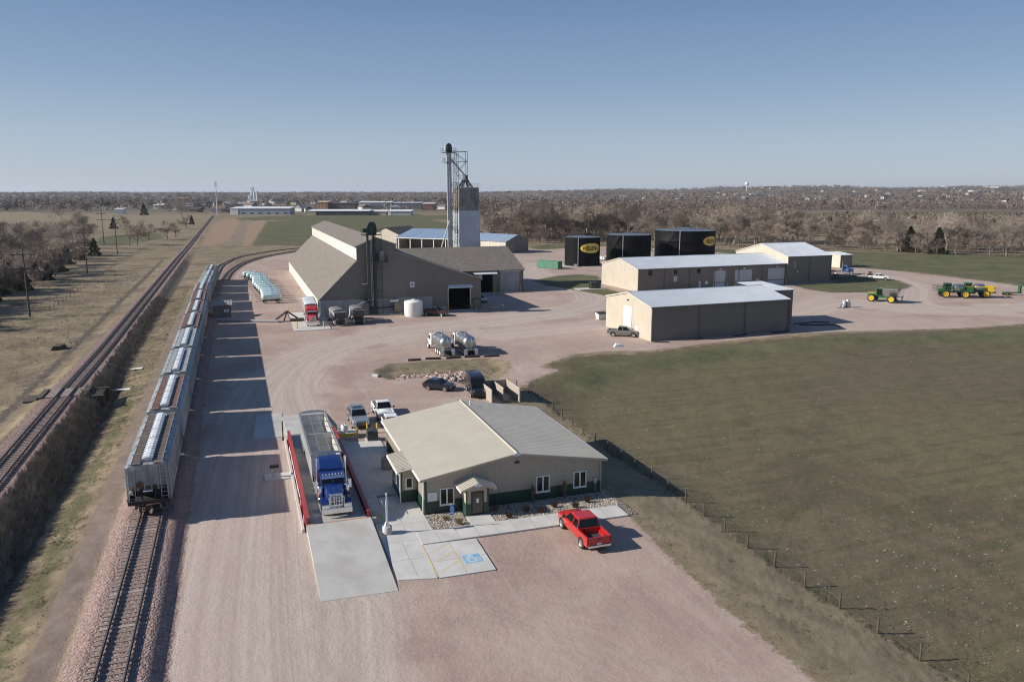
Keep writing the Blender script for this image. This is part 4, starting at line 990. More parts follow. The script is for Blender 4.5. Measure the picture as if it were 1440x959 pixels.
def cabin(t, paint, x0, x1, x2, x3, zb, zt, hb, ht, split=(), bottom=None, panes=True):
    """greenhouse: windscreen foot x0 -> top x1, rear top x2 -> rear foot x3 (x0 > x1 > x2 > x3)"""
    b = MB()
    lo = [(x0,-hb*.93,zb),(x0,hb*.93,zb),(x3,hb*.97,zb),(x3,-hb*.97,zb)]; hi = [(x1,-ht*.95,zt-.05),(x1,ht*.95,zt-.05),(x2,ht*.97,zt-.05),(x2,-ht*.97,zt-.05)]
    mid = [(x0*.35+x1*.65,-hb*.33-ht*.64,zb*.35+zt*.65),]
    b.hexa(lo, hi, paint)
    cr = [(x1-.12,-ht*.86,zt+.01),(x1-.12,ht*.86,zt+.01),(x2+.10,ht*.88,zt+.01),(x2+.10,-ht*.88,zt+.01)]
    b.hexa([(p[0],p[1],p[2]+.0005) for p in hi], cr, paint)
    o = b.obj('cab', t, bevel=.02)
    def face(a, bb_, c, d, inset, name, off=.012):
        a, bb_, c, d = map(Vector, (a, bb_, c, d)); cen = (a+bb_+c+d)/4; n = (bb_-a).cross(d-a).normalized()
        if n.dot(cen - Vector(((x1+x2)/2, 0, (zb+zt)/2))) < 0: n = -n
        ps = []
        for p in (a, bb_, c, d):
            v = cen - p; ps.append(p + v*inset + n*off)
        q = MB(); q.hexa([tuple(p - n*(off+.004)) for p in ps], [tuple(p) for p in ps], dark_glass); return q.obj(name, o)
    face(lo[0], lo[1], hi[1], hi[0], .10, 'windscreen'); face(lo[3], lo[2], hi[2], hi[3], .12, 'rear_window')
    cuts = [0] + list(split) + [1]
    for s, (A, B_, C_, D_) in ((-1, (lo[0], lo[3], hi[3], hi[0])), (1, (lo[1], lo[2], hi[2], hi[1]))):
        A, B_, C_, D_ = map(Vector, (A, B_, C_, D_))
        for u, v in zip(cuts, cuts[1:]): face(A+(B_-A)*u, A+(B_-A)*v, D_+(C_-D_)*v, D_+(C_-D_)*u, .13, 'side_window')
    return o
def mirrors(t, x, z, hw, m=None):
    for s in (-1, 1):
        b = MB(); b.box(x-.06, x+.06, min(s*(hw+.02), s*(hw+.24)), max(s*(hw+.02), s*(hw+.24)), z, z+.20, m or plastic); b.obj('mirror', t, bevel=.02)
def pickup(label, paint, loc, rot, L_=5.85, cab='crew', z=0., bumper=None, group=None, cover=False):
    t = thing('pickup_truck', label, 'pickup truck', (*loc, z), rot, group); bumper = bumper or chrome
    h = L_/2; hw = .985; wb = 3.72*L_/5.85; xf = h - .98; xr = xf - wb; r = .41
    bl = 1.75 if cab == 'crew' else 2.05; xb = -h + .12 + bl
    b = MB()
    b.loft([ring(h-.06,.55,.98,hw*.86), ring(h-.10,.48,1.06,hw*.94), ring(h-.32,.46,1.13,hw), ring(h-1.5,.46,1.19,hw), ring(xb,.46,1.20,hw)], paint)
    b.loft([[(h-.25,-.62,1.12),(h-.25,.62,1.12),(h-.25,.55,1.16),(h-.25,-.55,1.16)],[(h-1.45,-.68,1.18),(h-1.45,.68,1.18),(h-1.45,.60,1.225),(h-1.45,-.60,1.225)]], paint)
    arches(b, (xf,), .52, hw, r); b.obj('body', t, smooth=35, bevel=.02)
    b = MB(); zt = 1.23; zf = .78
    for s in (-1, 1): b.box(-h+.12, xb-.02, min(s*hw, s*(hw-.13)), max(s*hw, s*(hw-.13)), .50, zt, paint)
    b.box(-h+.08, -h+.17, -hw+.02, hw-.02, .56, zt, paint); b.box(xb-.10, xb-.02, -hw+.13, hw-.13, .5, zt, paint)
    b.box(-h+.17, xb-.10, -hw+.13, hw-.13, .5, zf, M('bed_liner', (.045,.04,.04), .8) if not cover else plastic)
    for s in (-1, 1): b.box(xr-.5, xr+.5, min(s*(hw-.13), s*(hw-.32)), max(s*(hw-.13), s*(hw-.32)), zf, zf+.26, paint)
    arches(b, (xr,), .52, hw, r); b.obj('bed', t, bevel=.015)
    if cover:
        q = MB(); q.box(-h+.14, xb-.06, -hw+.05, hw-.05, zt, zt+.05, plastic); q.obj('bed_cover', t)
    xs = h - 1.62
    if cab == 'crew': cabin(t, paint, xs+.12, xs-.62, xb+.22, xb+.02, 1.19, 1.90, hw, .80, (.56,))
    else: cabin(t, paint, xs+.12, xs-.60, xb+.18, xb+.02, 1.19, 1.88, hw, .80, (.62,))
    b = MB(); b.box(h-.12, h+.04, -hw*.9, hw*.9, .42, .62, bumper); b.obj('front_bumper', t, bevel=.03)
    b = MB(); b.box(-h-.02, -h+.07, -hw*.93, hw*.93, .46, .64, bumper); b.obj('rear_bumper', t, bevel=.03)
    b = MB(); b.box(h-.075, h-.03, -.58, .58, .66, .98, plastic); b.box(h-.035, h-.02, -.58, .58, .80, .85, bumper); b.obj('grille', t)
    for s in (-1, 1):
        b = MB(); b.box(h-.13, h-.045, min(s*.62,s*.86), max(s*.62,s*.86), .76, .98, lampglass); b.obj('headlight', t, bevel=.02)
        b = MB(); b.box(-h+.06, -h+.125, min(s*(hw-.14),s*(hw+.004)), max(s*(hw-.14),s*(hw+.004)), .80, 1.16, taillens); b.obj('taillight', t)
        for x in (xf, xr): wheel(t, x, s*(hw-.105), r, .27, s)
    b = MB(); b.box(-h+.065, -h+.078, -.17, .17, .66, .78, white_trim); b.obj('licence_plate', t)
    b = MB(); b.box(-h+.06, -h+.078, -.14, .14, 1.02, 1.08, plastic); b.obj('tailgate_handle', t)
    mirrors(t, xs-.05, 1.22, hw); return t
def wagon(name, label, cat, paint, loc, rot, L_, hw, zb, hood, belt, roof, xs, x1, x2, x3, r=.36, sun=False, split=(.38,.72), rails=False):
    t = thing(name, label, cat, loc, rot); h = L_/2; xf = h-.88; xr = -h+.85
    b = MB(); b.loft([ring(h,.5,hood-.25,hw*.80), ring(h-.08,.34,hood-.10,hw*.90), ring(h-.4,.30,hood,hw), ring(xs,.30,belt,hw), ring(-h+.45,.30,belt,hw), ring(-h+.05,.36,belt-.05,hw*.94), ring(-h,.5,belt-.2,hw*.9)], paint)
    arches(b, (xf, xr), r+.10, hw, r); b.obj('body', t, smooth=35, bevel=.02)
    cabin(t, paint, xs, x1, x2, x3, belt-.03, roof, hw, hw*.80, split)
    if sun:
        b = MB(); b.box((x1+x2)/2-.15, x1-.25, -hw*.55, hw*.55, roof+.008, roof+.022, dark_glass); b.obj('sunroof', t)
    if rails:
        for s in (-1, 1): b = MB(); b.tube((x1-.2,s*hw*.74,roof+.06),(x2+.2,s*hw*.74,roof+.06),.025,steel,6); b.obj('roof_rail', t)
    b = MB(); b.box(h-.02, h+.03, -hw*.5, hw*.5, .55, hood-.28, plastic); b.box(h+.03,h+.04,-hw*.42,hw*.42,.66,.70,chrome); b.obj('grille', t)
    for s in (-1, 1):
        b = MB(); b.box(h-.16, h-.0, min(s*hw*.55,s*hw*.86), max(s*hw*.55,s*hw*.86), hood-.36, hood-.18, lampglass); b.obj('headlight', t, bevel=.02)
        b = MB(); b.box(-h-.02, -h+.2, min(s*hw*.72,s*hw*.945), max(s*hw*.72,s*hw*.945), belt-.36, belt-.12, taillens); b.obj('taillight', t)
        for x in (xf, xr): wheel(t, x, s*(hw-.09), r, .23, s)
    b = MB(); b.box(h-.05, h+.06, -hw*.86, hw*.86, .32, .48, plastic); b.obj('front_bumper', t, bevel=.02)
    mirrors(t, xs-.35, belt, hw, paint); return t
def off_rot(a=0): return OFF.rot + R(a)
red = M('red_car_paint', (.44,.018,.014), .28, var=.05, coat=.6); silver = M('silver_car_paint', (.40,.42,.45), .3, .55, var=.04, coat=.5)
navy = M('navy_car_paint', (.010,.014,.028), .25, var=.1, coat=.6); blackp = M('black_car_paint', (.012,.012,.013), .25, var=.1, coat=.6)
brownp = M('brown_car_paint', (.085,.030,.020), .4, var=.1, coat=.3); bluep = M('royal_blue_paint', (.009,.030,.145), .25, var=.08, coat=.6)
redt = M('red_truck_paint', (.48,.030,.022), .3, var=.06, coat=.5); pewter = M('pewter_car_paint', (.26,.25,.24), .32, .5, var=.05, coat=.4)
pickup('bright red crew cab pickup parked nose-in by the office sidewalk', red, OFF.w(10.5, -8.05), off_rot(90), 5.9)
pickup('white pickup parked beside the silver sport utility behind the office', white_paint, OFF.w(1.75, 30.4), off_rot(-90), 5.5, 'ext')
wagon('sport_utility', 'silver sport utility with dark sunroof parked behind yellow bollards', 'suv', silver, OFF.w(-1.48, 28.05), off_rot(-90), 5.0, .98, 0, 1.08, 1.18, 1.82, .98, .28, -1.95, -2.3, .40, True, (.36,.68), True)
wagon('parked_car', 'white car mostly hidden behind the rear left corner of the office roof', 'car', white_paint, OFF.w(1.75, 24.6), off_rot(-90), 4.4, .88, 0, .98, 1.05, 1.55, .9, .1, -1.2, -1.9, .33)
wagon('hatchback', 'dark navy hatchback parked beside the rock-lined swale', 'car', navy, OFF.w(11.05, 40.55), off_rot(-40), 4.2, .86, 0, .92, 1.0, 1.48, .95, .2, -1.35, -2.0, .32)
pickup('silver pickup parked beside the white door of the storage shed', pewter, SHD.w(-2.0, 6.4), SHD.rot + R(-35), 5.8)
pickup('old brown pickup parked by the open warehouse door', brownp, (-16.4, 167.9), R(-18), 5.4, 'ext', bumper=steel)
wagon('sport_utility', 'pale silver car in the shadow between warehouse and wing', 'suv', silver, FER.w(3.0, 10.5), FER.rot + R(-80), 4.6, .92, 0, 1.0, 1.1, 1.62, .95, .2, -1.6, -2.1, .35)
def van(label, loc, rot):
    t = thing('cargo_van', label, 'van', loc, rot); h = 2.95; hw = 1.0
    b = MB(); b.loft([ring(h,.5,.95,hw*.85), ring(h-.12,.42,1.12,hw*.95), ring(h-.8,.40,1.30,hw), ring(h-.85,.40,1.34,hw), ring(h-1.7,.40,2.35,hw*.97,hw), ring(h-2.2,.40,2.55,hw*.96,hw), ring(-h+.1,.40,2.55,hw*.95,hw), ring(-h,.5,2.48,hw*.93,hw*.95)], blackp)
    arches(b, (h-.95, -h+1.3), .46, hw, .36); b.obj('body', t, smooth=35, bevel=.02)
    b = MB(); b.hexa([(h-.80,-.84,1.36),(h-.80,.84,1.36),(h-1.62,.80,2.28),(h-1.62,-.80,2.28)], [(h-.76,-.84,1.38),(h-.76,.84,1.38),(h-1.58,.80,2.31),(h-1.58,-.80,2.31)], dark_glass); b.obj('windscreen', t)
    for s in (-1, 1):
        y0, y1 = sorted((s*.985, s*1.006))
        for x0, x1 in ((h-2.5,h-1.5),(h-3.9,h-2.7)): b = MB(); b.box(x0,x1,y0,y1,1.4,2.1,dark_glass); b.obj('side_window', t)
        b = MB(); b.box(h-.22,h-.02,min(s*.6,s*.86),max(s*.6,s*.86),.86,1.06,lampglass); b.obj('headlight', t)
        for x in (h-.95, -h+1.3): wheel(t, x, s*.90, .36, .24, s)
    b = MB(); b.box(h-.02,h+.03,-.55,.55,.62,.84,plastic); b.obj('grille', t); b = MB(); b.box(h-.06,h+.08,-.9,.9,.36,.56,plastic); b.obj('front_bumper', t)
    mirrors(t, h-1.35, 1.45, hw); return t
van('black cargo van parked against the tan waste enclosure', (*OFF.w(15.1, 36.9), 0), off_rot(-97))
# ---- highway tractors
def tractor(label, paint, loc, rot, z=0., sleeper=True, moose=True, group=None):
    t = thing('semi_truck', label, 'semi truck', (*loc, z), rot, group)     # x = 0 at the bumper, body runs back to negative x
    hood = -2.15; cabr = -3.55; slr = -5.45 if sleeper else -3.75
    b = MB()
    b.loft([[(-.35,-.50,.95),(-.35,-.56,1.5),(-.35,-.48,1.84),(-.35,.48,1.84),(-.35,.56,1.5),(-.35,.50,.95)], [(-.5,-.54,.9),(-.5,-.62,1.5),(-.5,-.54,1.90),(-.5,.54,1.90),(-.5,.62,1.5),(-.5,.54,.9)], [(hood,-.80,.9),(hood,-.86,1.6),(hood,-.74,2.12),(hood,.74,2.12),(hood,.86,1.6),(hood,.80,.9)]], paint); b.obj('hood', t, smooth=30, bevel=.02)
    for s in (-1, 1):
        b = MB(); pts = []
        for k in range(9): a = math.pi*(1-k/8); pts.append((-1.05+.78*math.cos(a), .62+.66*math.sin(a)))
        o_ = [(x, z_) for x, z_ in pts]; i_ = [(-1.05+(x+1.05)*.86, .62+(z_-.62)*.88) for x, z_ in reversed(pts)]
        b.prism(o_ + i_, 1, min(s*.66, s*1.20), max(s*.66, s*1.20), paint); b.box(-.42,-.28,min(s*.62,s*1.16),max(s*.62,s*1.16),.68,1.14,paint); b.obj('fender', t, bevel=.015)
        b = MB(); b.box(-.27,-.22,min(s*.74,s*1.08),max(s*.74,s*1.08),.84,1.06,lampglass); b.obj('headlight', t)
    b = MB(); b.box(-.35,-.24,-.50,.50,.78,1.88,chrome)
    for k in range(3):
        for j in range(4): b.box(-.238,-.225,-.40+.21*j,-.24+.21*j,1.00+.27*k,1.20+.27*k,black_metal)
    b.obj('grille', t, bevel=.015)
    b = MB(); cz = 1.5
    b.loft([[(hood+.02,-.92,.85),(hood+.02,-.96,1.95),(hood+.02,.96,1.95),(hood+.02,.92,.85)], [(hood-.22,-1.0,.85),(hood-.22,-.98,2.62),(hood-.22,.98,2.62),(hood-.22,1.0,.85)], [(cabr,-1.02,.85),(cabr,-.98,2.74),(cabr,.98,2.74),(cabr,1.02,.85)]], paint)
    c = b.obj('cab', t, smooth=30, bevel=.03)
    for s in (-1, 1):
        b = MB(); b.hexa([(hood+.025,s*.05,1.98),(hood+.025,s*.84,1.98),(hood-.175,s*.84,2.56),(hood-.175,s*.05,2.56)],[(hood+.045,s*.05,1.99),(hood+.045,s*.84,1.99),(hood-.155,s*.84,2.57),(hood-.155,s*.05,2.57)],dark_glass); b.obj('windscreen', c)
        b = MB(); b.box(cabr+.25,hood-.35,min(s*.985,s*1.012),max(s*.985,s*1.012),1.75,2.4,dark_glass); b.obj('side_window', c)
        b = MB(); b.box(hood-.15,hood-.02,min(s*1.2,s*1.45),max(s*1.2,s*1.45),1.6,2.3,chrome); b.tube((hood-.1,s*1.0,2.2),(hood-.1,s*1.25,2.2),.02,chrome,5); b.obj('mirror', t)
    b = MB(); b.hexa([(hood+.02,-.92,2.50),(hood+.02,.92,2.50),(hood-.24,.94,2.68),(hood-.24,-.94,2.68)],[(hood+.04,-.92,2.53),(hood+.04,.92,2.53),(hood-.22,.94,2.71),(hood-.22,-.94,2.71)],chrome); b.obj('visor', t)
    for k in range(7): b = MB(); b.lathe([(.05,0),(.045,.06),(.02,.09)],(hood-.45,-.75+.25*k,2.69),lampglass,8); b.obj('marker_light', t)
    if sleeper:
        b = MB(); b.loft([[(cabr-.01,-1.05,.85),(cabr-.01,-1.05,2.7),(cabr-.01,-.9,2.85),(cabr-.01,.9,2.85),(cabr-.01,1.05,2.7),(cabr-.01,1.05,.85)], [(cabr-.75,-1.12,.85),(cabr-.75,-1.12,3.05),(cabr-.75,-.85,3.35),(cabr-.75,.85,3.35),(cabr-.75,1.12,3.05),(cabr-.75,1.12,.85)], [(slr,-1.12,.85),(slr,-1.12,3.15),(slr,-.85,3.45),(slr,.85,3.45),(slr,1.12,3.15),(slr,1.12,.85)]], paint); b.obj('sleeper', t, smooth=30, bevel=.04)
    for s in (-1, 1):
        b = MB(); b.lathe([(.33,-.1),(.36,-.06),(.36,1.36),(.33,1.4)],(cabr-.2,s*.92,.62),chrome,16,'x'); b.obj('fuel_tank', t, smooth=40)
        x_ = cabr - .15; b = MB(); b.lathe([(.13,.6),(.13,2.0),(.085,2.05),(.085,3.35),(.09,3.85)],(x_+.05,s*1.17,0),chrome,12); b.obj('exhaust_stack', t, smooth=40)
        b = MB(); b.lathe([(.2,1.05),(.24,1.1),(.24,1.95),(.2,2.0)],(hood+.1,s*1.06,0),chrome,14); b.obj('air_cleaner', t, smooth=40)
    b = MB()
    if moose:
        b.box(-.12,.02,-1.2,1.2,.35,.80,chrome); b.box(-.06,.0,-1.16,-.62,.80,1.10,chrome); b.box(-.06,.0,.62,1.16,.80,1.10,chrome); 
        for y in (-.58,.58,-.2,.2): b.box(-.08,0,y-.03,y+.03,.8,1.72,chrome)
        for z_ in (1.1,1.4,1.70): b.box(-.09,.01,-.62,.62,z_,z_+.045,chrome)
        for z_ in (1.1,): b.box(-.09,.01,-1.18,1.18,z_,z_+.045,chrome)
    else: b.box(-.18,0,-1.18,1.18,.32,.74,chrome)
    b.obj('bumper', t, bevel=.03)
    b = MB(); b.box(-7.6,-.5,-.42,-.30,.62,.92,black_metal); b.box(-7.6,-.5,.30,.42,.62,.92,black_metal); b.box(-6.9,-6.1,-.5,.5,.92,1.12,black_metal); b.obj('chassis', t)
    for s in (-1, 1):
        wheel(t, -1.05, s*1.02, .52, .30, s, chrome); 
        for x in (-6.0, -7.25): wheel(t, x, s*.98, .52, .26, s, chrome, True)
        b = MB(); b.box(-8.05,-8.0,min(s*.7,s*1.2),max(s*.7,s*1.2),.25,1.0,plastic); b.obj('mudflap', t)
    return t
trailer_skin = M('trailer_white_panel', (.68,.68,.66), .4, .1, var=.05, scale=.8, dirt=((.5,.48,.45), .4)); trailer_in = M('trailer_inside', (.58,.56,.52), .65, .2, var=.12, scale=.8, dirt=((.28,.25,.21), .5))
tarp = M('grey_tarp', (.17,.165,.16), .8, var=.12, scale=1.5)
def grain_trailer(label, loc, rot, L_=13.2, z=0., covered=False, group=None):
    t = thing('grain_trailer', label, 'grain trailer', (*loc, z), rot, group); hw = 1.26; zt = 3.30; zs = 1.55
    b = MB()
    for s in (-1, 1):
        b.box(-L_,0,min(s*hw,s*(hw-.06)),max(s*hw,s*(hw-.06)),zs,zt,trailer_skin)
        b.box(-L_-.03,.03,min(s*(hw-.10),s*(hw+.05)),max(s*(hw-.10),s*(hw+.05)),zt,zt+.10,steel)
        k = .4
        while k < L_: b.box(-k-.04,-k+.04,min(s*hw,s*(hw+.035)),max(s*hw,s*(hw+.035)),zs,zt,trailer_skin); k += .62
        for x0, x1 in ((-.2, -L_*.5), (-L_*.5, -L_+.2)):
            xm_ = (x0+x1)/2; b.hexa([(xm_+.6,s*.35,.62),(xm_-.6,s*.35,.62),(xm_-.6,s*.30,.62),(xm_+.6,s*.30,.62)],[(x0-.0,s*hw,zs),(x1,s*hw,zs),(x1,s*(hw-.05),zs),(x0,s*(hw-.05),zs)],trailer_skin)
    b.box(-.06,0,-hw+.06,hw-.06,zs,zt,trailer_skin); b.box(-L_,-L_+.06,-hw+.06,hw-.06,zs,zt,trailer_skin); b.obj('box', t)
    b = MB()
    for x0, x1 in ((-.06, -L_*.5), (-L_*.5, -L_+.06)):
        xm_ = (x0+x1)/2
        for a, q in ((x0, xm_+.6), (x1, xm_-.6)):
            b.hexa([(a,-hw+.07,zs+.6),(a,hw-.07,zs+.6),(q,.4,.62),(q,-.4,.62)],[(a,-hw+.07,zs+.63),(a,hw-.07,zs+.63),(q,.4,.66),(q,-.4,.66)],trailer_in)
        for s in (-1, 1): b.hexa([(x0,s*(hw-.07),zs+.58),(x1,s*(hw-.07),zs+.58),(xm_-.6,s*.4,.6),(xm_+.6,s*.4,.6)],[(x0,s*(hw-.07),zs+.62),(x1,s*(hw-.07),zs+.62),(xm_-.6,s*.4,.64),(xm_+.6,s*.4,.64)],trailer_in)
        b.box(xm_-.65,xm_+.65,-.42,.42,.55,.6,trailer_in)
    b.box(-L_*.5-.04,-L_*.5+.04,-hw+.08,hw-.08,zs-.1,zt-.05,trailer_in)
    for s in (-1, 1): b.box(-L_+.07,-.07,min(s*(hw-.06),s*(hw-.075)),max(s*(hw-.06),s*(hw-.075)),zs,zt-.02,trailer_in)
    b.obj('hopper_floor', t)
    if not covered:
        n = 7
        for i in range(n+1):
            x = -.05 - (L_-.1)*i/n; b = MB()
            b.path([(x, hw*math.cos(math.pi*(1-k/10)), zt+.10+.26*math.sin(math.pi*k/10)) for k in range(11)], .05 if i in (0, n) else .03, steel, 6)
            if i in (0, n): b.prism([(hw*math.cos(math.pi*(1-k/10)), zt+.10+.26*math.sin(math.pi*k/10)) for k in range(11)], 0, x-.02, x+.02, trailer_skin)
            b.obj('tarp_bow', t)
        b = MB()
        for y in (-.42, .42): b.path([(-L_, y, zt+.345), (0, y, zt+.345)], .022, steel, 5)
        b.obj('ridge_strap', t)
        b = MB(); b.tube((-L_,hw+.06,zt+.10),(0,hw+.06,zt+.10),.11,tarp,8); b.obj('rolled_tarp', t)
    else:
        b = MB(); b.loft([[(x, hw*math.cos(math.pi*(1-k/10)), zt+.10+.24*math.sin(math.pi*k/10)) for k in range(11)] for x in (-L_, -L_*.5, 0)], white_paint); b.obj('tarp_cover', t, smooth=40)
        b = MB()
        for x in (-L_-.01, -.0, -L_*.62):
            b.prism([(hw*1.01*math.cos(math.pi*(1-k/10)), zt+.11+.25*math.sin(math.pi*k/10)) for k in range(11)], 0, x-.28, x+.03, tarp)
        b.obj('tarp_cap', t)
    b = MB(); b.box(-L_,-L_+4,-.5,-.38,.85,1.1,black_metal); b.box(-L_,-L_+4,.38,.5,.85,1.1,black_metal); b.box(-L_-.05,-L_+.02,-1.2,1.2,.5,.7,black_metal)
    for s in (-1,1): b.box(-2.6,-2.45,s*.7-.07,s*.7+.07,.2,1.5,steel)
    b.box(-2,-.1,-.5,.5,1.15,1.35,black_metal); b.obj('chassis', t)
    for s in (-1, 1):
        for x in (-L_+1.1, -L_+2.35): wheel(t, x, s*1.0, .52, .26, s, alloy, True)
        b = MB(); b.box(-L_+.3,-L_+3.2,min(s*.75,s*1.27),max(s*.75,s*1.27),1.12,1.16,steel); b.obj('fender', t)
    return t
DZ = .60
tractor('royal blue long-nose semi truck with chrome bumper stopped on the truck scale', bluep, OFF.w(-7.05, .35), off_rot(-90), DZ)
grain_trailer('open-top grey grain trailer behind the blue semi on the truck scale', OFF.w(-7.2, 6.15), off_rot(-90), 13.6, DZ)
tractor('red semi truck standing on the concrete pad by the white warehouse wall', redt, (-38.9, 153.2), FER.rot + R(-90-2), .1, True, True)
c_ = R(-90-2) + FER.rot; grain_trailer('white grain trailer behind the red semi by the warehouse wall', (-38.9 - 6.1*math.cos(c_), 153.2 - 6.1*math.sin(c_)), c_, 12.0, .1, True)
tractor('blue and white semi truck half hidden beyond the tall workshop block', M('mid_blue_paint', (.05,.12,.32), .3, coat=.4), (110.0, 254.5), R(-22), 0., False, False)
# ---- flatbed gooseneck with white pickup
pickup('white pickup hitched to a flatbed trailer by the tall workshop', white_paint, (110.5, 238.6), R(-27), 6.0, 'ext')
t = thing('flatbed_trailer', 'low black flatbed trailer hitched behind the white pickup', 'flatbed trailer', (105.5, 242.0), R(-27))
b = MB(); b.box(-9,0,-1.2,1.2,.75,.9,timber); b.box(-9,.0,-1.25,-1.2,.65,.92,black_metal); b.box(-9,0,1.2,1.25,.65,.92,black_metal); b.obj('deck', t)
b = MB(); b.tube((0,-.5,.9),(2.2,0,1.7),.09,black_metal,6); b.tube((0,.5,.9),(2.2,0,1.7),.09,black_metal,6); b.tube((2.2,0,1.7),(2.2,0,1.1),.09,black_metal,6); b.obj('gooseneck', t)
for s in (-1,1):
    for x in (-5.6,-6.5): wheel(t, x, s*1.0, .4, .25, s)
t = thing('welding_rig', 'dark welding rig and hose reels standing on the white pickup bed', 'equipment rack', (108.6, 239.6, .95), R(-27))
b = MB(); b.box(-.9,.5,-.7,.7,0,.7,black_metal); b.tube((-.8,-.6,.7),(-.8,-.6,1.4),.05,black_metal,5); b.tube((.4,-.6,.7),(.4,-.6,1.4),.05,black_metal,5); b.tube((-.8,-.6,1.4),(.4,-.6,1.4),.05,black_metal,5); b.obj('rack', t)
b = MB(); b.lathe([(.35,-.4),(.35,.4)],(-.2,0,1.0),timber,14,'y'); b.obj('hose_reel', t)
# ---- stainless tanker trucks
stainless = M('stainless_tank', (.50,.50,.49), .34, .95, var=.06, scale=.7)
def tanker(label, loc, rot, first):
    t = thing('tanker_truck', label, 'tanker truck', loc, rot, 'stainless tanker trucks'); w = white_paint   # x=0 rear, forward +
    b = MB(); b.lathe([(.30,.02),(.75,.10),(1.02,.38),(1.10,.75),(1.10,3.4),(1.10,5.05),(1.02,5.4),(.72,5.66),(.3,5.74)], (.4,0,2.05), stainless, 32, 'x'); b.obj('tank', t, smooth=40)
    b = MB()
    for x in (1.2, 2.9, 4.6, 5.6): b.lathe([(1.115,-.04),(1.125,-.03),(1.125,.03),(1.115,.04)], (x+.0,0,2.05), stainless, 32, 'x')
    b.lathe([(.32,0),(.32,.18),(.1,.24)], (3.2,0,3.1), stainless, 12); b.box(1.0,5.6,.55,.60,3.05,3.2,stainless); b.tube((.43,-.12,1.2),(.38,-.12,3.0),.03,white_trim,5); b.obj('tank_fittings', t, smooth=40)
    b = MB(); b.box(.1,8.6,-.45,-.33,.75,.98,black_metal); b.box(.1,8.6,.33,.45,.75,.98,black_metal); b.box(.2,6,-.7,.7,.9,1.12,steel); b.box(.2,1.0,-.9,.9,.7,1.0,black_metal); b.obj('chassis', t)
    b = MB(); b.loft([[(6.35,-1.08,.8),(6.35,-1.05,2.62),(6.35,1.05,2.62),(6.35,1.08,.8)],[(7.5,-1.1,.8),(7.5,-1.05,2.72),(7.5,1.05,2.72),(7.5,1.1,.8)],[(7.95,-1.1,.8),(7.95,-1.03,1.80),(7.95,1.03,1.80),(7.95,1.1,.8)]], w); c = b.obj('cab', t, smooth=30, bevel=.05)
    b = MB(); b.loft([[(7.9,-.98,.85),(7.9,-.95,1.72),(7.9,.95,1.72),(7.9,.98,.85)],[(9.0,-.92,.85),(9.0,-.8,1.45),(9.0,.8,1.45),(9.0,.92,.85)],[(9.2,-.85,.9),(9.2,-.7,1.3),(9.2,.7,1.3),(9.2,.85,.9)]], w); arches(b, (8.35,), .56, .98, .5); b.obj('hood', t, smooth=30, bevel=.05)
    for s in (-1,1):
        b = MB(); b.box(6.75,7.45,min(s*1.04,s*1.10),max(s*1.04,s*1.10),1.75,2.4,dark_glass); b.obj('side_window', c)
        b = MB(); b.box(7.55,7.7,min(s*1.15,s*1.40),max(s*1.15,s*1.40),1.5,2.3,chrome); b.obj('mirror', t)
        b = MB(); b.lathe([(.07,1.2),(.07,3.3)],(6.2,s*.9,0),chrome,8); b.obj('exhaust_stack', t)
        wheel(t, 8.35, s*.95, .5, .3, s, white_trim)
        for x in (1.15,2.4,3.6): wheel(t, x, s*.93, .5, .26, s, white_trim, True)
        b = MB(); b.box(.02,.06,min(s*.62,s*1.14),max(s*.62,s*1.14),.25,1.15,white_paint); b.box(.015,.0195,min(s*.8,s*.96),max(s*.8,s*.96),.6,.75,M('flap_print',(.2,.22,.25),.7)); b.obj('mudflap', t)
        b = MB(); b.box(.3,4.4,min(s*.75,s*1.18),max(s*.75,s*1.18),1.07,1.10,stainless); b.obj('fender', t)
        b = MB(); b.box(.12,.2,min(s*.3,s*.5),max(s*.3,s*.5),.85,.95,taillens); b.obj('taillight', t)
    b = MB(); b.hexa([(7.96,-.95,1.85),(7.96,.95,1.85),(7.53,.97,2.62),(7.53,-.97,2.62)],[(7.98,-.95,1.86),(7.98,.95,1.86),(7.55,.97,2.63),(7.55,-.97,2.63)],dark_glass); b.obj('windscreen', c)
    return t
tanker('stainless tanker truck with white cab, the left one of the two on the gravel', (-10.25, 124.6), R(111), True)
tanker('stainless tanker truck with white cab, the right one parked against its twin', (-6.55, 125.1), R(109), False)
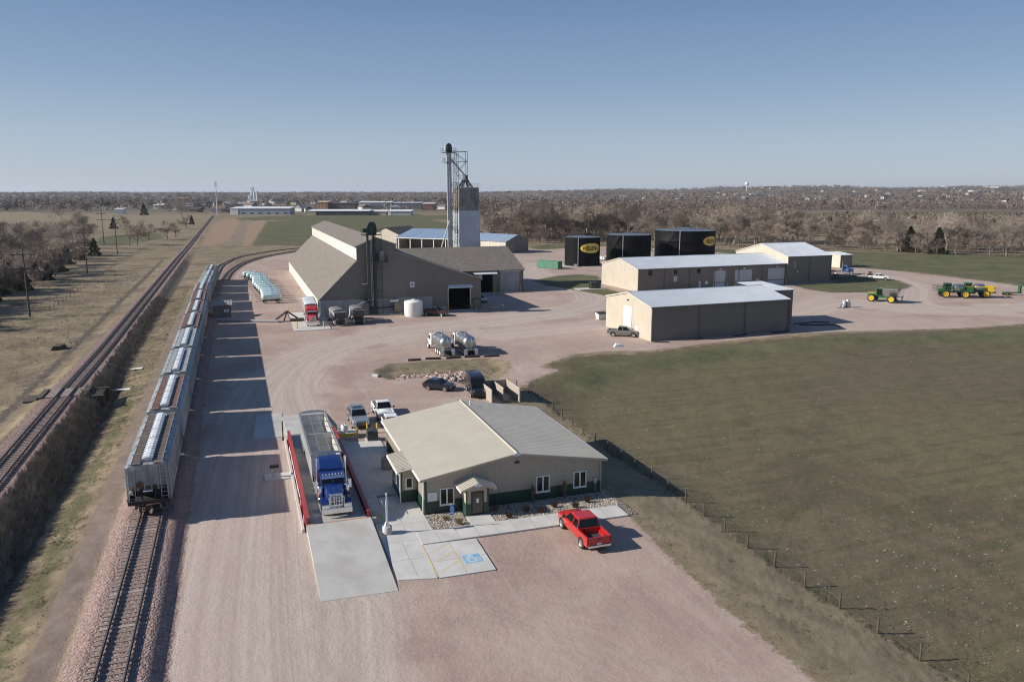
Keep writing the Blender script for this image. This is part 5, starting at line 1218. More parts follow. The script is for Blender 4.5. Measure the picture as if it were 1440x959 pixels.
# ---- spreader trucks by the warehouse
def hopper_truck(label, loc, rot, hop=None):
    hop = hop or trailer_skin
    t = thing('spreader_truck', label, 'spreader truck', loc, rot)
    b = MB(); b.hexa([(.6,-.5,1.2),(5.2,-.5,1.2),(5.2,.5,1.2),(.6,.5,1.2)],[(.2,-1.25,2.75),(5.5,-1.25,2.75),(5.5,1.25,2.75),(.2,1.25,2.75)],hop); b.box(.16,.2,-1.1,1.1,1.4,2.6,M('mud_brown_panel', (.12,.095,.08), .8, var=.2)); b.box(.2,5.5,-1.28,1.28,2.753,2.9,steel); b.obj('hopper', t)
    b = MB(); b.loft([[(x,1.2*math.cos(math.pi*(1-k/8)),2.9+.32*math.sin(math.pi*k/8)) for k in range(9)] for x in (.3,5.4)], tarp); b.obj('tarp_cover', t, smooth=40)
    b = MB(); b.box(-.2,6,-.4,.4,.7,.95,black_metal); b.box(-.6,.4,-.9,.9,.6,1.2,black_metal); b.lathe([(.5,.35),(.5,.42)],(-.4,-.5,0),black_metal,12); b.lathe([(.5,.35),(.5,.42)],(-.4,.5,0),black_metal,12); b.obj('spinner', t)
    b = MB(); b.loft([[(5.8,-1.1,.8),(5.8,-1.05,2.5),(5.8,1.05,2.5),(5.8,1.1,.8)],[(7.1,-1.1,.8),(7.1,-1.05,2.55),(7.1,1.05,2.55),(7.1,1.1,.8)],[(7.5,-1.05,.8),(7.5,-1.0,1.7),(7.5,1.0,1.7),(7.5,1.05,.8)],[(8.8,-.9,.85),(8.8,-.8,1.4),(8.8,.8,1.4),(8.8,.9,.85)]], white_paint); b.obj('cab', t, smooth=30, bevel=.04)
    for s in (-1,1):
        for x in (1.4,2.7): wheel(t, x, s*.95, .5, .28, s, white_trim, True)
        wheel(t, 7.9, s*.92, .5, .3, s, white_trim); b = MB(); b.box(0,.06,min(s*.6,s*1.2),max(s*.6,s*1.2),.3,1.1,white_paint); b.obj('mudflap', t)
    return t
hopper_truck('white spreader truck with tarped hopper backed beside the red semi', (-33.9, 154.5), R(112))
hopper_truck('white spreader truck in shade between the tarped one and the green elevator', (-30.6, 156.6), R(108), M('dull_steel_hopper', (.14,.14,.145), .5, .3, var=.2))
# ---- farm machines
jd_green = M('machine_green', (.018,.11,.030), .4, var=.1, coat=.3); jd_yel = M('machine_yellow', (.62,.42,.02), .45, var=.06)
def big_wheel(t, x, y, r, w, s):
    wheel(t, x, y, r, w, s, jd_yel)
def machine_cab(t, x, z):
    b = MB(); b.hexa([(x-.75,-.8,z),(x+.8,-.75,z),(x+.8,.75,z),(x-.75,.8,z)],[(x-.7,-.72,z+1.5),(x+.55,-.7,z+1.5),(x+.55,.7,z+1.5),(x-.7,.72,z+1.5)],dark_glass); b.obj('cab_glass', t)
    b = MB(); b.box(x-.85,x+.72,-.82,.82,z+1.503,z+1.72,jd_green)
    for dx in (-.73,.66): 
        for s in (-1,1): b.box(x+dx-.06,x+dx+.06,s*.77-.06,s*.77+.06,z,z+1.5,jd_green)
    b.box(x-.8,x+.85,-.84,.84,z-.12,z-.003,jd_green); b.obj('cab_frame', t); b = MB(); b.lathe([(.08,0),(.08,.2)],(x-.3,.5,z+1.72),yellow,8); b.obj('beacon', t)
def spreader(label, loc, rot):
    t = thing('fertilizer_spreader', label, 'farm machine', loc, rot)
    b = MB(); b.box(-3.4,2.6,-.45,.45,.95,1.35,jd_green); b.loft([[(1.2,-.6,1.3),(1.2,-.6,2.15),(1.2,.6,2.15),(1.2,.6,1.3)],[(3.3,-.5,1.25),(3.3,-.45,1.85),(3.3,.45,1.85),(3.3,.5,1.25)]],jd_green); b.box(1.4,3.25,-.46,.46,2.0,2.1,jd_yel); b.obj('body', t)
    machine_cab(t, .55, 1.6)
    b = MB(); b.hexa([(-3.3,-.5,1.4),(-.4,-.5,1.4),(-.4,.5,1.4),(-3.3,.5,1.4)],[(-3.6,-1.3,2.9),(-.2,-1.3,2.9),(-.2,1.3,2.9),(-3.6,1.3,2.9)],stainless); b.box(-3.65,-.15,-1.33,1.33,2.903,3.0,black_metal); b.loft([[(x,1.25*math.cos(math.pi*(1-k/8)),3.0+.3*math.sin(math.pi*k/8)) for k in range(9)] for x in (-3.6,-.2)],tarp); b.obj('hopper', t)
    b = MB(); b.box(-4.4,-3.3,-.9,.9,.8,1.4,steel); b.box(-4.45,-4.35,-1.2,1.2,1.4,1.7,taillens); b.obj('spinner', t)
    for s in (-1,1):
        for x in (2.1,-2.4): big_wheel(t, x, s*1.35, .92, .7, s)
    return t
spreader('green dry fertilizer spreader with yellow wheels and grey hopper on the dirt lot', (89.2, 189.6), R(140))
def sprayer(label, loc, rot, yelboom=False):
    t = thing('crop_sprayer', label, 'farm machine', loc, rot)
    b = MB(); b.box(-3.6,2.6,-.45,.45,1.2,1.6,jd_green); b.loft([[(1.0,-.6,1.5),(1.0,-.6,2.4),(1.0,.6,2.4),(1.0,.6,1.5)],[(3.6,-.5,1.5),(3.6,-.45,2.1),(3.6,.45,2.1),(3.6,.5,1.5)]],jd_green); b.obj('body', t)
    machine_cab(t, 1.6, 1.9)
    b = MB(); b.lathe([(.3,-.05),(.8,.1),(.98,.4),(.98,2.0),(.8,2.3),(.3,2.45)],(-2.2,0,2.4),stainless,24,'x'); b.obj('tank', t, smooth=40)
    m = jd_yel if yelboom else jd_green
    for s in (-1,1):
        b = MB()
        for z in (1.9,2.7): b.box(-3.9,4.6,s*1.55-.07,s*1.55+.07,z,z+.14,m if z > 2 else jd_green)
        for k in range(10): x = -3.8+.85*k; b.tube((x,s*1.55,1.95),(x+.42,s*1.55,2.75),.04,jd_green,4); b.tube((x+.42,s*1.55,2.75),(x+.85,s*1.55,1.95),.04,jd_green,4)
        b.box(-3.9,-2.6,s*1.55-.2,s*1.55+.2,1.6,2.9,m); b.obj('boom', t)
        for x in (2.2,-2.3): big_wheel(t, x, s*1.5, .98, .5, s)
    b = MB(); b.box(-4.3,-4.1,-1.5,1.5,2.3,2.8,m); b.box(-4.3,-4.1,-1.5,1.5,1.1,1.4,m); b.box(-4.3,-4.1,-.5,.5,1.4,2.3,m); b.box(-4.6,-4.3,-1.3,1.3,1.2,1.5,black_metal); b.box(-4.1,-3.6,-.4,.4,1.2,1.6,black_metal); b.obj('boom_rack', t)
    return t
sprayer('green crop sprayer with folded booms, the left one of the pair by the wire fence', (110.7, 197.6), R(168))
sprayer('green crop sprayer with yellow boom rack, the right one of the pair by the fence', (116.2, 198.2), R(165), True)
t = thing('implement_cart', 'small green cart with yellow wheels at the right edge of the lot', 'farm cart', (128.3, 202), R(5))
b = MB(); b.box(-2.5,2.2,-.5,.5,.5,.75,jd_green); b.box(1.6,1.8,-.4,.4,.75,2.6,jd_green); b.box(2.0,2.1,-.3,.3,.75,2.3,black_metal); b.obj('frame', t)
for x in (-.9,-2.0):
    for s in (-1,1): wheel(t, x, s*.6, .42, .28, s, jd_yel)
t = thing('pump_unit', 'grey pump unit with hose standing alone on the dirt lot', 'pump', (76.4, 179.8), R(20))
b = MB(); b.lathe([(.42,.1),(.45,.2),(.45,1.3),(.3,1.6)],(-.5,0,0),galv,14); b.lathe([(.42,.1),(.45,.2),(.45,1.5),(.3,1.8)],(.5,0,0),galv,14); b.obj('vessel', t, smooth=40)
b = MB(); b.box(-1.1,1.1,-.6,.6,0,.12,black_metal); b.path([(-1,0,.9),(-1.5,-.2,.8),(-1.9,-.3,.1),(-2.6,-.2,.06)],.07,black_metal,6); b.box(-.1,.9,-.55,-.3,.3,1.2,steel); b.obj('frame', t)
# ---- nurse tanks
teal = M('pale_teal_paint', (.55,.71,.70), .4, var=.05, scale=.8, coat=.2); teal2 = M('mid_teal_paint', (.36,.58,.60), .4, var=.05, scale=.8, coat=.2)
nt_ = thing('nurse_tank', 'pale teal nurse tank on wheels in the zigzag row left of the warehouse', 'nurse tank', (0,0,0), 0, 'nurse tanks in a zigzag row')
b = MB(); b.lathe([(.1,-2.28),(.45,-2.2),(.68,-1.98),(.74,-1.7),(.74,1.7),(.68,1.98),(.45,2.2),(.1,2.28)],(0,0,1.55),teal,24,'x'); b.lathe([(.18,0),(.18,.3),(.1,.36)],(0,0,2.25),teal2,10); b.obj('tank', nt_, smooth=40)
b = MB(); b.box(-2.2,2.2,-.5,-.4,.62,.76,black_metal); b.box(-2.2,2.2,.4,.5,.62,.76,black_metal); b.tube((2.2,0,.66),(3.5,0,.5),.05,black_metal,6)
for x in (-1.4,1.4): b.box(x-.08,x+.08,-.62,.62,.6,1.0,black_metal)
b.obj('frame', nt_)
for s in (-1,1):
    for x in (-1.5,1.5): wheel(nt_, x, s*.72, .38, .24, s, white_trim)
nl = resample(gp((343,392.5),(356,397.5),(356.5,406),(358,407),(368,418),(370.5,430)), 4.5)
ends = ('farthest and leftmost', 'nearest')
for i, (p, u) in enumerate(nl):
    ang = R(25) + rnd.uniform(-.06, .06); loc = (p[0]+2.0*math.cos(ang), p[1]+2.0*math.sin(ang))
    if i == 0: nt_.location = (*loc, 0); nt_.rotation_euler = (0, 0, ang + math.pi)
    else: dup(nt_, (*loc, 0), ang + math.pi)
# ---- covered hopper cars
def car_mats(k):
    grey = M('hopper_grey', (.40,.41,.415), .55, var=.08, scale=.5, streak=((.15,.135,.12), .8), dirt=((.20,.165,.14), .6))
    grey2 = M('hopper_pale_grey', (.50,.51,.51), .55, var=.08, scale=.5, streak=((.20,.18,.165), .75), dirt=((.28,.23,.195), .55))
    brown = M('hopper_rust_roof', (.150,.066,.036), .8, var=.25, scale=.9, dirt=((.26,.22,.20), .55))
    dgr = M('running_board_brown', (.105,.074,.056), .85, var=.2, scale=.8, dirt=((.2,.17,.15), .4))
    lid = M('hatch_white', (.72,.75,.76), .5, var=.06, scale=.8, dirt=((.40,.36,.33), .5))
    pg = M('hopper_green_grey', (.37,.42,.40), .55, var=.08, scale=.5, streak=((.20,.19,.17), .6), dirt=((.26,.22,.19), .5)); grating = M('running_board_grey', (.36,.375,.37), .7, .2, var=.12, scale=.9, dirt=((.2,.17,.15), .4))
    return [(grey, dgr, grey, lid), (grey2, brown, grey, lid), (pg, grating, pg, lid), (grey, grating, grey2, lid), (grey, brown, brown, lid)][k]
dk_iron = M('end_sill_iron', (.045,.038,.034), .85, .1, var=.3)
def hopper_car(k):
    body, board, roofm, lid = car_mats(k)
    t = thing('hopper_car', 'x', 'railway wagon', (0,0,0), 0, 'covered hopper cars of the grain train'); h = 7.75; hw = 1.56
    b = MB()
    zt, zs, zb = 4.02, 1.45, 1.05
    def sec(x, z0): return [(x,-hw,z0),(x,-hw-.02,(z0+zt)/2),(x,-hw,zt-.12),(x,-hw+.25,zt),(x,0,zt+.08),(x,hw-.25,zt),(x,hw,zt-.12),(x,hw+.02,(z0+zt)/2),(x,hw,z0)]
    b.loft([sec(-h+.05,2.35), sec(-h+1.7,zs), sec(h-1.7,zs), sec(h-.05,2.35)], body)
    for s in (-1,1):
        b.box(-h,h,s*hw-.07,s*hw+.07,1.1,1.42,body)
        x = -h+.6
        while x < h-.3: b.box(x-.05,x+.05,min(s*(hw-.02),s*(hw+.085)),max(s*(hw-.02),s*(hw+.085)),1.42,zt-.2,body); x += 1.25
        b.box(-h,h,min(s*(hw-.1),s*(hw+.06)),max(s*(hw-.1),s*(hw+.06)),zt-.22,zt-.08,body)
    b.obj('body', t, smooth=25)
    for e in (-1,1):
        b = MB(); X = lambda v: e*(h-v)
        b.hexa([(X(.05),-hw,2.33),(X(.05),hw,2.33),(X(.10),hw,2.33),(X(.10),-hw,2.33)],[(X(0),-hw,zt-.05),(X(0),hw,zt-.05),(X(.05),hw,zt-.05),(X(.05),-hw,zt-.05)],body)
        for y in (-1.5,-.75,-.25,.25,.75,1.5): b.box(min(X(-.05),X(.03)),max(X(-.05),X(.03)),y-.05,y+.05,1.42 if abs(y)>1 else 2.0,zt-.1,body)
        b.box(min(X(-.45),X(1.5)),max(X(-.45),X(1.5)),-1.5,1.5,1.08,1.2,dk_iron); b.box(min(X(-.5),X(-.38)),max(X(-.5),X(-.38)),-1.5,1.5,.98,1.3,dk_iron)
        for y in (-1.46,-.5,.5,1.46): b.box(min(X(0),X(.12)),max(X(0),X(.12)),y-.05,y+.05,1.2,2.4,dk_iron)
        b.box(min(X(1.0),X(1.2)),max(X(1.0),X(1.2)),-1.3,1.3,1.2,2.0,dk_iron)
        for q in range(6): b.box(min(X(-.012),X(0)),max(X(-.012),X(0)),e*(.78+.09*q),e*(.78+.09*q)+e*.055 if e > 0 else e*(.78+.09*q)+.055,3.72,3.84,dk_iron)
        b.hexa([(X(1.7),-1.0,1.2),(X(1.7),1.0,1.2),(X(1.8),1.0,1.2),(X(1.8),-1.0,1.2)],[(X(.06),-1.3,2.34),(X(.06),1.3,2.34),(X(.2),1.3,2.34),(X(.2),-1.3,2.34)],body); b.obj('end_frame', t)
    for e in (-1,1):
        for s in (-1,1):
            b = MB()
            xx = e*(h+.07); y0 = s*1.42; y1 = s*.95
            for y in (y0,y1): b.tube((xx,y,1.2),(xx,y,zt-.1),.024,galv,5)
            for q in range(9): b.tube((xx,y0,1.4+.34*q),(xx,y1,1.4+.34*q),.02,galv,5)
            xs_ = e*(h-.25)
            for q in range(8): b.tube((xs_-.22,s*(hw+.12),1.3+.34*q),(xs_+.22,s*(hw+.12),1.3+.34*q),.02,galv,5)
            b.obj('ladder', t)
        b = MB(); b.box(min(e*h,e*(h+.45)),max(e*h,e*(h+.45)),-.35,.35,2.0,2.06,galv); b.obj('brake_step', t); b = MB(); b.tube((e*(h+.12),.6,2.5),(e*(h+.16),.6,2.5),.26,rust,12); b.obj('brake_wheel', t)
    b = MB(); b.loft([[(x,-1.42,zt+.035),(x,-.45,zt+.072),(x,-.45,zt+.09),(x,-1.42,zt+.05)] for x in (-h+.1,h-.1)], roofm)
    b.loft([[(x,1.42,zt+.035),(x,.45,zt+.072),(x,.45,zt+.09),(x,1.42,zt+.05)] for x in (-h+.1,h-.1)], roofm); b.obj('roof_sheet', t)
    for s in (-1,1):
        b = MB(); b.box(-h+.02,h-.02,min(s*.50,s*1.12),max(s*.50,s*1.12),zt+.14,zt+.18,board)
        for q in range(7): x = -h+.2+q*(2*h-.4)/6; b.box(x-.035,x+.035,min(s*.46,s*1.3),max(s*.46,s*1.3),zt+.06,zt+.187,galv)
        b.box(-h+.02,h-.02,min(s*1.12,s*1.15),max(s*1.12,s*1.15),zt+.12,zt+.20,galv); b.obj('running_board', t)
    n = 5; L_ = 2*h-1.6
    b = MB(); b.box(-L_/2-.1,L_/2+.1,-.36,.36,zt+.05,zt+.30,roofm); b.obj('hatch_coaming', t)
    for i in range(n):
        x0 = -L_/2+i*L_/n+.03; x1 = x0+L_/n-.06
        b = MB(); b.loft([[(x,-.40,zt+.28),(x,-.40,zt+.34),(x,-.15,zt+.44),(x,.15,zt+.44),(x,.40,zt+.34),(x,.40,zt+.28)] for x in (x0,x1)], lid)
        for q in range(4): xx = x0+.3+q*(x1-x0-.6)/3; b.box(xx-.03,xx+.03,-.44,.44,zt+.36,zt+.455,lid); b.box(xx-.05,xx+.05,.40,.50,zt+.2,zt+.38,black_metal)
        b.obj('hatch_cover', t)
    for i in (-1,0,1):
        b = MB(); x = i*4.4; b.hexa([(x-.6,-.55,.42),(x+.6,-.55,.42),(x+.6,.55,.42),(x-.6,.55,.42)],[(x-2.0,-1.45,1.44),(x+2.0,-1.45,1.44),(x+2.0,1.45,1.44),(x-2.0,1.45,1.44)],body); b.box(x-.7,x+.7,-.65,.65,.33,.42,rust); b.obj('discharge_hopper', t)
    dk = M('bogie_iron', (.055,.045,.040), .8, .2, var=.25)
    for e in (-1,1):
        b = MB(); xc = e*(h-1.45)
        b.box(xc-.2,xc+.2,-1.2,1.2,.5,.95,dk)
        for s in (-1,1): b.hexa([(xc-1.25,s*1.05-.09,.35),(xc+1.25,s*1.05-.09,.35),(xc+1.25,s*1.05+.09,.35),(xc-1.25,s*1.05+.09,.35)],[(xc-.9,s*1.05-.09,.85),(xc+.9,s*1.05-.09,.85),(xc+.9,s*1.05+.09,.85),(xc-.9,s*1.05+.09,.85)],dk)
        o = b.obj('bogie', t)
        for dx in (-.87,.87):
            w = MB()
            for s in (-1,1): w.lathe([(.44,-.07),(.46,.0),(.46,.07),(.2,.1)],(xc+dx,s*.78,.46),rail_top,20,'y')
            w.tube((xc+dx,-.8,.46),(xc+dx,.8,.46),.08,dk,8); w.obj('wheelset', o, smooth=40)
        b = MB(); b.box(min(e*(h+.3),e*(h+.85)),max(e*(h+.3),e*(h+.85)),-.14,.14,.72,1.0,dk); b.box(min(e*(h+.65),e*(h+.82)),max(e*(h+.65),e*(h+.82)),-.2,.2,.68,1.04,rust); b.tube((e*(h+.7),.4,.9),(e*(h+.9),.45,.45),.04,black_metal,6); b.obj('coupler', t)
    return t
pro = {}
def arc(line):
    d = [0]; 
    for p, q in zip(line, line[1:]): d.append(d[-1] + math.hypot(q[0]-p[0], q[1]-p[1]))
    return d
CD = arc(CURVE)
def on_curve(s):
    x = float(np.interp(s, CD, [p[0] for p in CURVE])); y = float(np.interp(s, CD, [p[1] for p in CURVE])); return x, y
s0 = CD[0] + 40 + RW.ab(*G(210, 722, .9))[1] 
cars = [(0, 'nearest grey hopper car, closing the grain train, with ladders on its end'), (1, 'second hopper car from the near end, with rusty roof boards'), (2, 'pale grey hopper car, third from the near end of the train'),
        (3, 'grey hopper car with grey roof boards, fourth from the near end'), (4, 'rust-brown roofed hopper car, fifth from the near end'), (1, 'hopper car with rusty boards, sixth from the near end of the train'),
        (4, 'rust-brown roofed hopper car, seventh from the near end of the train'), (1, 'hopper car with rusty boards, eighth from the near end of the train'), (3, 'grey hopper car, ninth from the near end of the train'), (2, 'pale grey hopper car, tenth from the near end, where the track starts to bend'), (0, 'grey hopper car at the far end of the train on the curve')]
pos_s = s0 + 8.3
for k, lab in cars:
    pa = on_curve(pos_s - 6.5); pb = on_curve(pos_s + 6.5); c = ((pa[0]+pb[0])/2, (pa[1]+pb[1])/2, .27 + z_side(((pa[0]+pb[0])/2, (pa[1]+pb[1])/2))); ang = math.atan2(pb[1]-pa[1], pb[0]-pa[0])
    if k not in pro: pro[k] = hopper_car(k); o = pro[k]; o.location = c; o.rotation_euler = (0,0,ang); o['label'] = lab
    else: dup(pro[k], c, ang, lab)
    pos_s += 17.15
# ---------------------------------------------------------------- site works (office frame)
def onoff(name, kind='structure', z=0):
    def place(b, smooth=None):
        o = b.obj(name); o.location = (*OFF.w(0,0), z); o.rotation_euler = (0,0,OFF.rot); tag(o, kind=kind); return o
    return place
joint = M('slab_joint', (.26,.245,.225), .95)
b = MB()
b.slab([(-4.25,-10.4),(-1.66,-11.0),(-1.52,-5.6),(-1.52,-3.38),(-.16,-3.36),(-.16,21.0),(-3.4,21.2),(-4.25,23)], -.1, .07, concrete2)
for y in (-7.6,-4.5,-1.4,1.7,4.8,7.9,11,14.1,17.2,20.2): b.box(-4.2 if y > -5 else -4.2, -1.6 if y < -4 else -.2, y-.012, y+.012, .0705, .074, joint)
b.box(-2.2,-2.176,-3.3,20.8,.0705,.0745,joint); b.box(-2.9,-2.876,-10.6,-4.6,.0705,.0745,joint)
onoff('concrete_apron')(b)
b = MB(); b.slab([(-1.50,-11.03),(2.5,-11.1),(2.6,-5.78),(-1.50,-5.62)], -.1, .074, concrete2)
for y0, y1, x0, x1 in ((-8.6,-8.57,-1.48,2.53),): b.box(x0,x1,y0,y1,.0745,.078,joint)
b.box(.42,.45,-11.0,-5.7,.0745,.0782,joint); onoff('parking_pad')(b)
b = MB(); yl = M('worn_yellow_line', (.62,.46,.20), .85, var=.15, scale=3)
b.box(-1.62,-1.54,-10.9,-5.7,.0705,.0775,yl)
for k in range(3):
    x0 = -1.2; y0 = -10.2+1.55*k; b.hexa([(x0,y0,.075),(x0+1.5,y0+1.1,.075),(x0+1.5,y0+1.2,.075),(x0,y0+.1,.075)],[(x0,y0,.080),(x0+1.5,y0+1.1,.080),(x0+1.5,y0+1.2,.080),(x0,y0+.1,.080)],yl)
b.box(.40,.47,-10.6,-6.2,.0785,.0825,yl); onoff('yellow_pad_markings')(b)
# painted wheelchair symbol and the post sign
def wheelchair(b, ox, oy, s, put, m):
    def P_(x, y): return put(ox + x*s, oy + y*s)
    def stroke(p, q, w):
        d = Vector((q[0]-p[0], q[1]-p[1])); n = Vector((-d.y, d.x)).normalized()*w/2
        b.poly([P_(p[0]+n.x,p[1]+n.y),P_(q[0]+n.x,q[1]+n.y),P_(q[0]-n.x,q[1]-n.y),P_(p[0]-n.x,p[1]-n.y)], m)
    b.poly([P_(-.08+.09*math.cos(t*.5236), .43+.09*math.sin(t*.5236)) for t in range(12)], m)
    stroke((-.07,.33),(-.04,.02),.10); stroke((-.06,.19),(.16,.19),.07); stroke((-.05,.03),(.19,.03),.09); stroke((.18,.06),(.28,-.28),.09); stroke((.26,-.28),(.38,-.24),.08)
    pts = [(-.02+.30*math.cos(R(a)), -.14+.30*math.sin(R(a))) for a in range(115, 345, 15)]
    for p, q in zip(pts, pts[1:]): stroke(p, q, .075)
b = MB(); bl = M('worn_blue_paint', (.20,.40,.58), .85, var=.2, scale=4, dirt=((.46,.48,.48), .75)); wl = M('worn_white_paint', (.62,.62,.60), .85)
b.box(.75,2.05,-9.6,-8.3,.0785,.0825,bl); wheelchair(b, 1.38, -8.93, 1.15, lambda x, y: (x, y, .0835), wl); onoff('painted_wheelchair_mark')(b)
b = MB(); b.slab([(-1.50,-5.60),(15.6,-5.66),(15.62,-3.44),(4.95,-3.42),(4.95,-1.66),(2.95,-1.66),(2.95,-3.42),(-.15,-3.34),(-1.50,-3.36)], -.1, .13, concrete2)
for k in range(11): x = -.1+1.55*k; b.box(x-.012,x+.012,-5.58,-3.46,.1305,.1335,joint)
b.box(2.98,4.92,-3.44,-3.42,.1305,.134,joint); onoff('sidewalk')(b)
# rock beds
rocks = bpy.data.materials.new('river_rock'); nt, N, L = nodes_of(rocks); nb = NB(nt); tcw = nb.n('ShaderNodeTexCoord').outputs['Object']
vo = nb.n('ShaderNodeTexVoronoi'); L.new(tcw, vo.inputs['Vector']); vo.inputs['Scale'].default_value = 6.5
sc_ = nb.n('ShaderNodeSeparateColor'); L.new(vo.outputs['Color'], sc_.inputs[0])
cc = nb.mix(sc_.outputs[0], (.26,.21,.165), (.58,.52,.44)); cc = nb.mix(nb.ramp(vo.outputs['Distance'], .25, .62), cc, (.12,.095,.075))
L.new(cc, N['Principled BSDF'].inputs['Base Color']); N['Principled BSDF'].inputs['Roughness'].default_value = .9
bp = nb.n('ShaderNodeBump'); bp.inputs['Distance'].default_value = .08; bp.invert = True; L.new(vo.outputs['Distance'], bp.inputs['Height']); L.new(bp.outputs[0], N['Principled BSDF'].inputs['Normal'])
b = MB(); b.box(-.13,2.93,-3.33,-.11,-.05,.06,rocks); b.box(4.97,15.9,-3.40,-.11,-.05,.06,rocks); b.box(15.65,16.5,-5.5,-.2,-.05,.045,rocks); onoff('rock_bed')(b)
rm = [M('cobble_a', (.50,.44,.36), .9, var=.2), M('cobble_b', (.33,.27,.21), .9, var=.2), M('cobble_c', (.60,.55,.48), .9, var=.15)]
def stones(name, pts, smin, smax, mats, seed, kind='stuff'):
    r = random.Random(seed); b = MB()
    ico = [(0,0,1),(.894,0,.447),(.276,.851,.447),(-.724,.526,.447),(-.724,-.526,.447),(.276,-.851,.447),(.724,.526,-.447),(-.276,.851,-.447),(-.894,0,-.447),(-.276,-.851,-.447),(.724,-.526,-.447),(0,0,-1)]
    fc = [(0,1,2),(0,2,3),(0,3,4),(0,4,5),(0,5,1),(1,6,2),(2,7,3),(3,8,4),(4,9,5),(5,10,1),(6,7,2),(7,8,3),(8,9,4),(9,10,5),(10,6,1),(11,7,6),(11,8,7),(11,9,8),(11,10,9),(11,6,10)]
    for x, y, z in pts:
        s = r.uniform(smin, smax); a = r.uniform(0, 6.28); sx, sy, sz = s*r.uniform(.7,1.3), s*r.uniform(.7,1.3), s*r.uniform(.45,.8); c_, s_ = math.cos(a), math.sin(a)
        vs = []
        for p in ico:
            k = r.uniform(.8,1.15); px_, py_ = p[0]*sx*k, p[1]*sy*k; vs.append((x+px_*c_-py_*s_, y+px_*s_+py_*c_, z+p[2]*sz*k))
        b.add(vs, fc, r.choice(mats))
    return tag(b.obj(name, norm=False), kind=kind)
r5 = random.Random(5); pts = []
for _ in range(5200):
    a = r5.uniform(-.1,16.2); bb_ = r5.uniform(-3.3,-.15)
    if 2.9 < a < 5.0 or (a > 15.9 and bb_ > -1): continue
    pts.append((*OFF.w(a, bb_), .065))
stones('river_rocks', pts, .02, .058, rm, 6)
# ramp, scale deck, approach
b = MB(); a0, a1 = -9.52, -4.52
b.hexa([(a0,-11.6,-.1),(a1,-11.75,-.1),(a1,-.42,-.1),(a0,-.32,-.1)], [(a0,-11.6,.02),(a1,-11.75,.02),(a1,-.42,.60),(a0,-.32,.60)], concrete)
onoff('concrete_ramp')(b)
b = MB(); b.hexa([(a0,24.02,-.1),(a1,24.02,-.1),(a1,34.0,-.1),(a0,34.0,-.1)], [(a0,24.02,.60),(a1,24.02,.60),(a1,34.0,.03),(a0,34.0,.03)], concrete)
b.slab([(-13.0,25.6),(a0-.02,25.6),(a0-.02,35.5),(-12.4,35.5)], -.1, .045, concrete); onoff('concrete_approach')(b)
sc = thing('truck_scale', 'long concrete truck scale deck with red steel side rails under the blue semi', 'truck scale', OFF.w(0,0), OFF.rot)
b = MB(); n = 19; y = -.28; st_ = 24.28/n
deckm = M('deck_concrete', (.40,.38,.345), .85, var=.08, scale=.6, dirt=((.30,.27,.24), .55))
for i in range(n): b.box(a0+.32, a1-.32, y+st_*i+.02, y+st_*(i+1)-.02, .2, .60, deckm)
b.obj('deck', sc)
b = MB()
for i in range(n+1): b.box(a0+.3, a1-.3, y+st_*i-.02, y+st_*i+.02, .25, .603, red_paint if i % 4 == 0 or i < 1 else M('faded_red_joint', (.34,.17,.14), .8, var=.2))
b.box(a0, a1, -.40, -.29, .3, .615, M('faded_red_edge', (.48,.22,.15), .7)); b.obj('deck_joint', sc)
for x in (a0, a1-.3):
    b = MB(); b.box(x, x+.3, -.25, 24.0, .0, .24, red_paint); b.box(x+.12, x+.18, -.25, 24.0, .24, 1.02, red_paint); b.box(x+.0, x+.3, -.25, 24.0, 1.02, 1.12, red_paint)
    for k in range(13): b.box(x+.03, x+.27, -.2+2*k, -.12+2*k, .24, 1.02, red_paint)
    b.obj('side_rail', sc)
b = MB(); b.box(a0-.34,a0-.14,-.4,24.2,0,.32,concrete2)
for k in range(6): b.tube((a0-.07,1+3.6*k,.0),(a0-.07,1+3.6*k,.9),.035,white_trim,6)
b.tube((a0-.07,5.0,.86),(a0-.07,19,.86),.035,white_trim,6); b.obj('kerb', sc)
t = thing('marker_post', 'dark steel post at the far left corner of the truck scale', 'post', OFF.w(-9.95, 24.4), OFF.rot); b = MB(); b.box(-.06,.06,-.06,.06,0,2.1,wood_post); b.box(-.09,.09,-.09,.09,0,.3,black_metal); b.obj('post', t)
t = thing('scale_steps', 'short concrete steps with yellow edges beside the ramp', 'steps', OFF.w(-4.45, .0), OFF.rot)
for k in range(3):
    b = MB(); b.box(.02+.33*k, .35+.33*k, -.55, .75, .0, .54-.17*k, concrete); b.box(.29+.33*k,.352+.33*k,-.56,.76,.48-.17*k,.545-.17*k,yellow); b.obj('step', t)
b = MB()
for y_ in (.85, 2.6):
    for x in (.1,1.1): b.tube((x,y_,0),(x,y_,1.1),.03,galv,6)
for z in (.55,1.1): b.path([(.1,.85,z),(.1,2.6,z),(1.1,2.6,z),(1.1,.85,z)],.025,galv,6)
b.obj('handrail', t)
t = thing('scale_stand', 'concrete platform with yellow edge and white drum behind the truck scale', 'platform', OFF.w(-4.3, 22.6), OFF.rot)
b = MB(); b.box(.0,1.9,.0,1.6,0,.62,concrete2); b.box(-.01,1.92,-.02,-.001,.3,.63,yellow); b.box(1.901,1.93,-.02,1.6,.45,.63,yellow); b.obj('base', t)
b = MB()
for x in (.05,1.85): b.tube((x,1.5,.6),(x,1.5,1.7),.03,galv,6); b.tube((x,.1,.6),(x,.1,1.7),.03,galv,6)
for z in (1.15,1.7): b.path([(.05,.1,z),(.05,1.5,z),(1.85,1.5,z),(1.85,.1,z)],.025,galv,6)
b.obj('handrail', t)
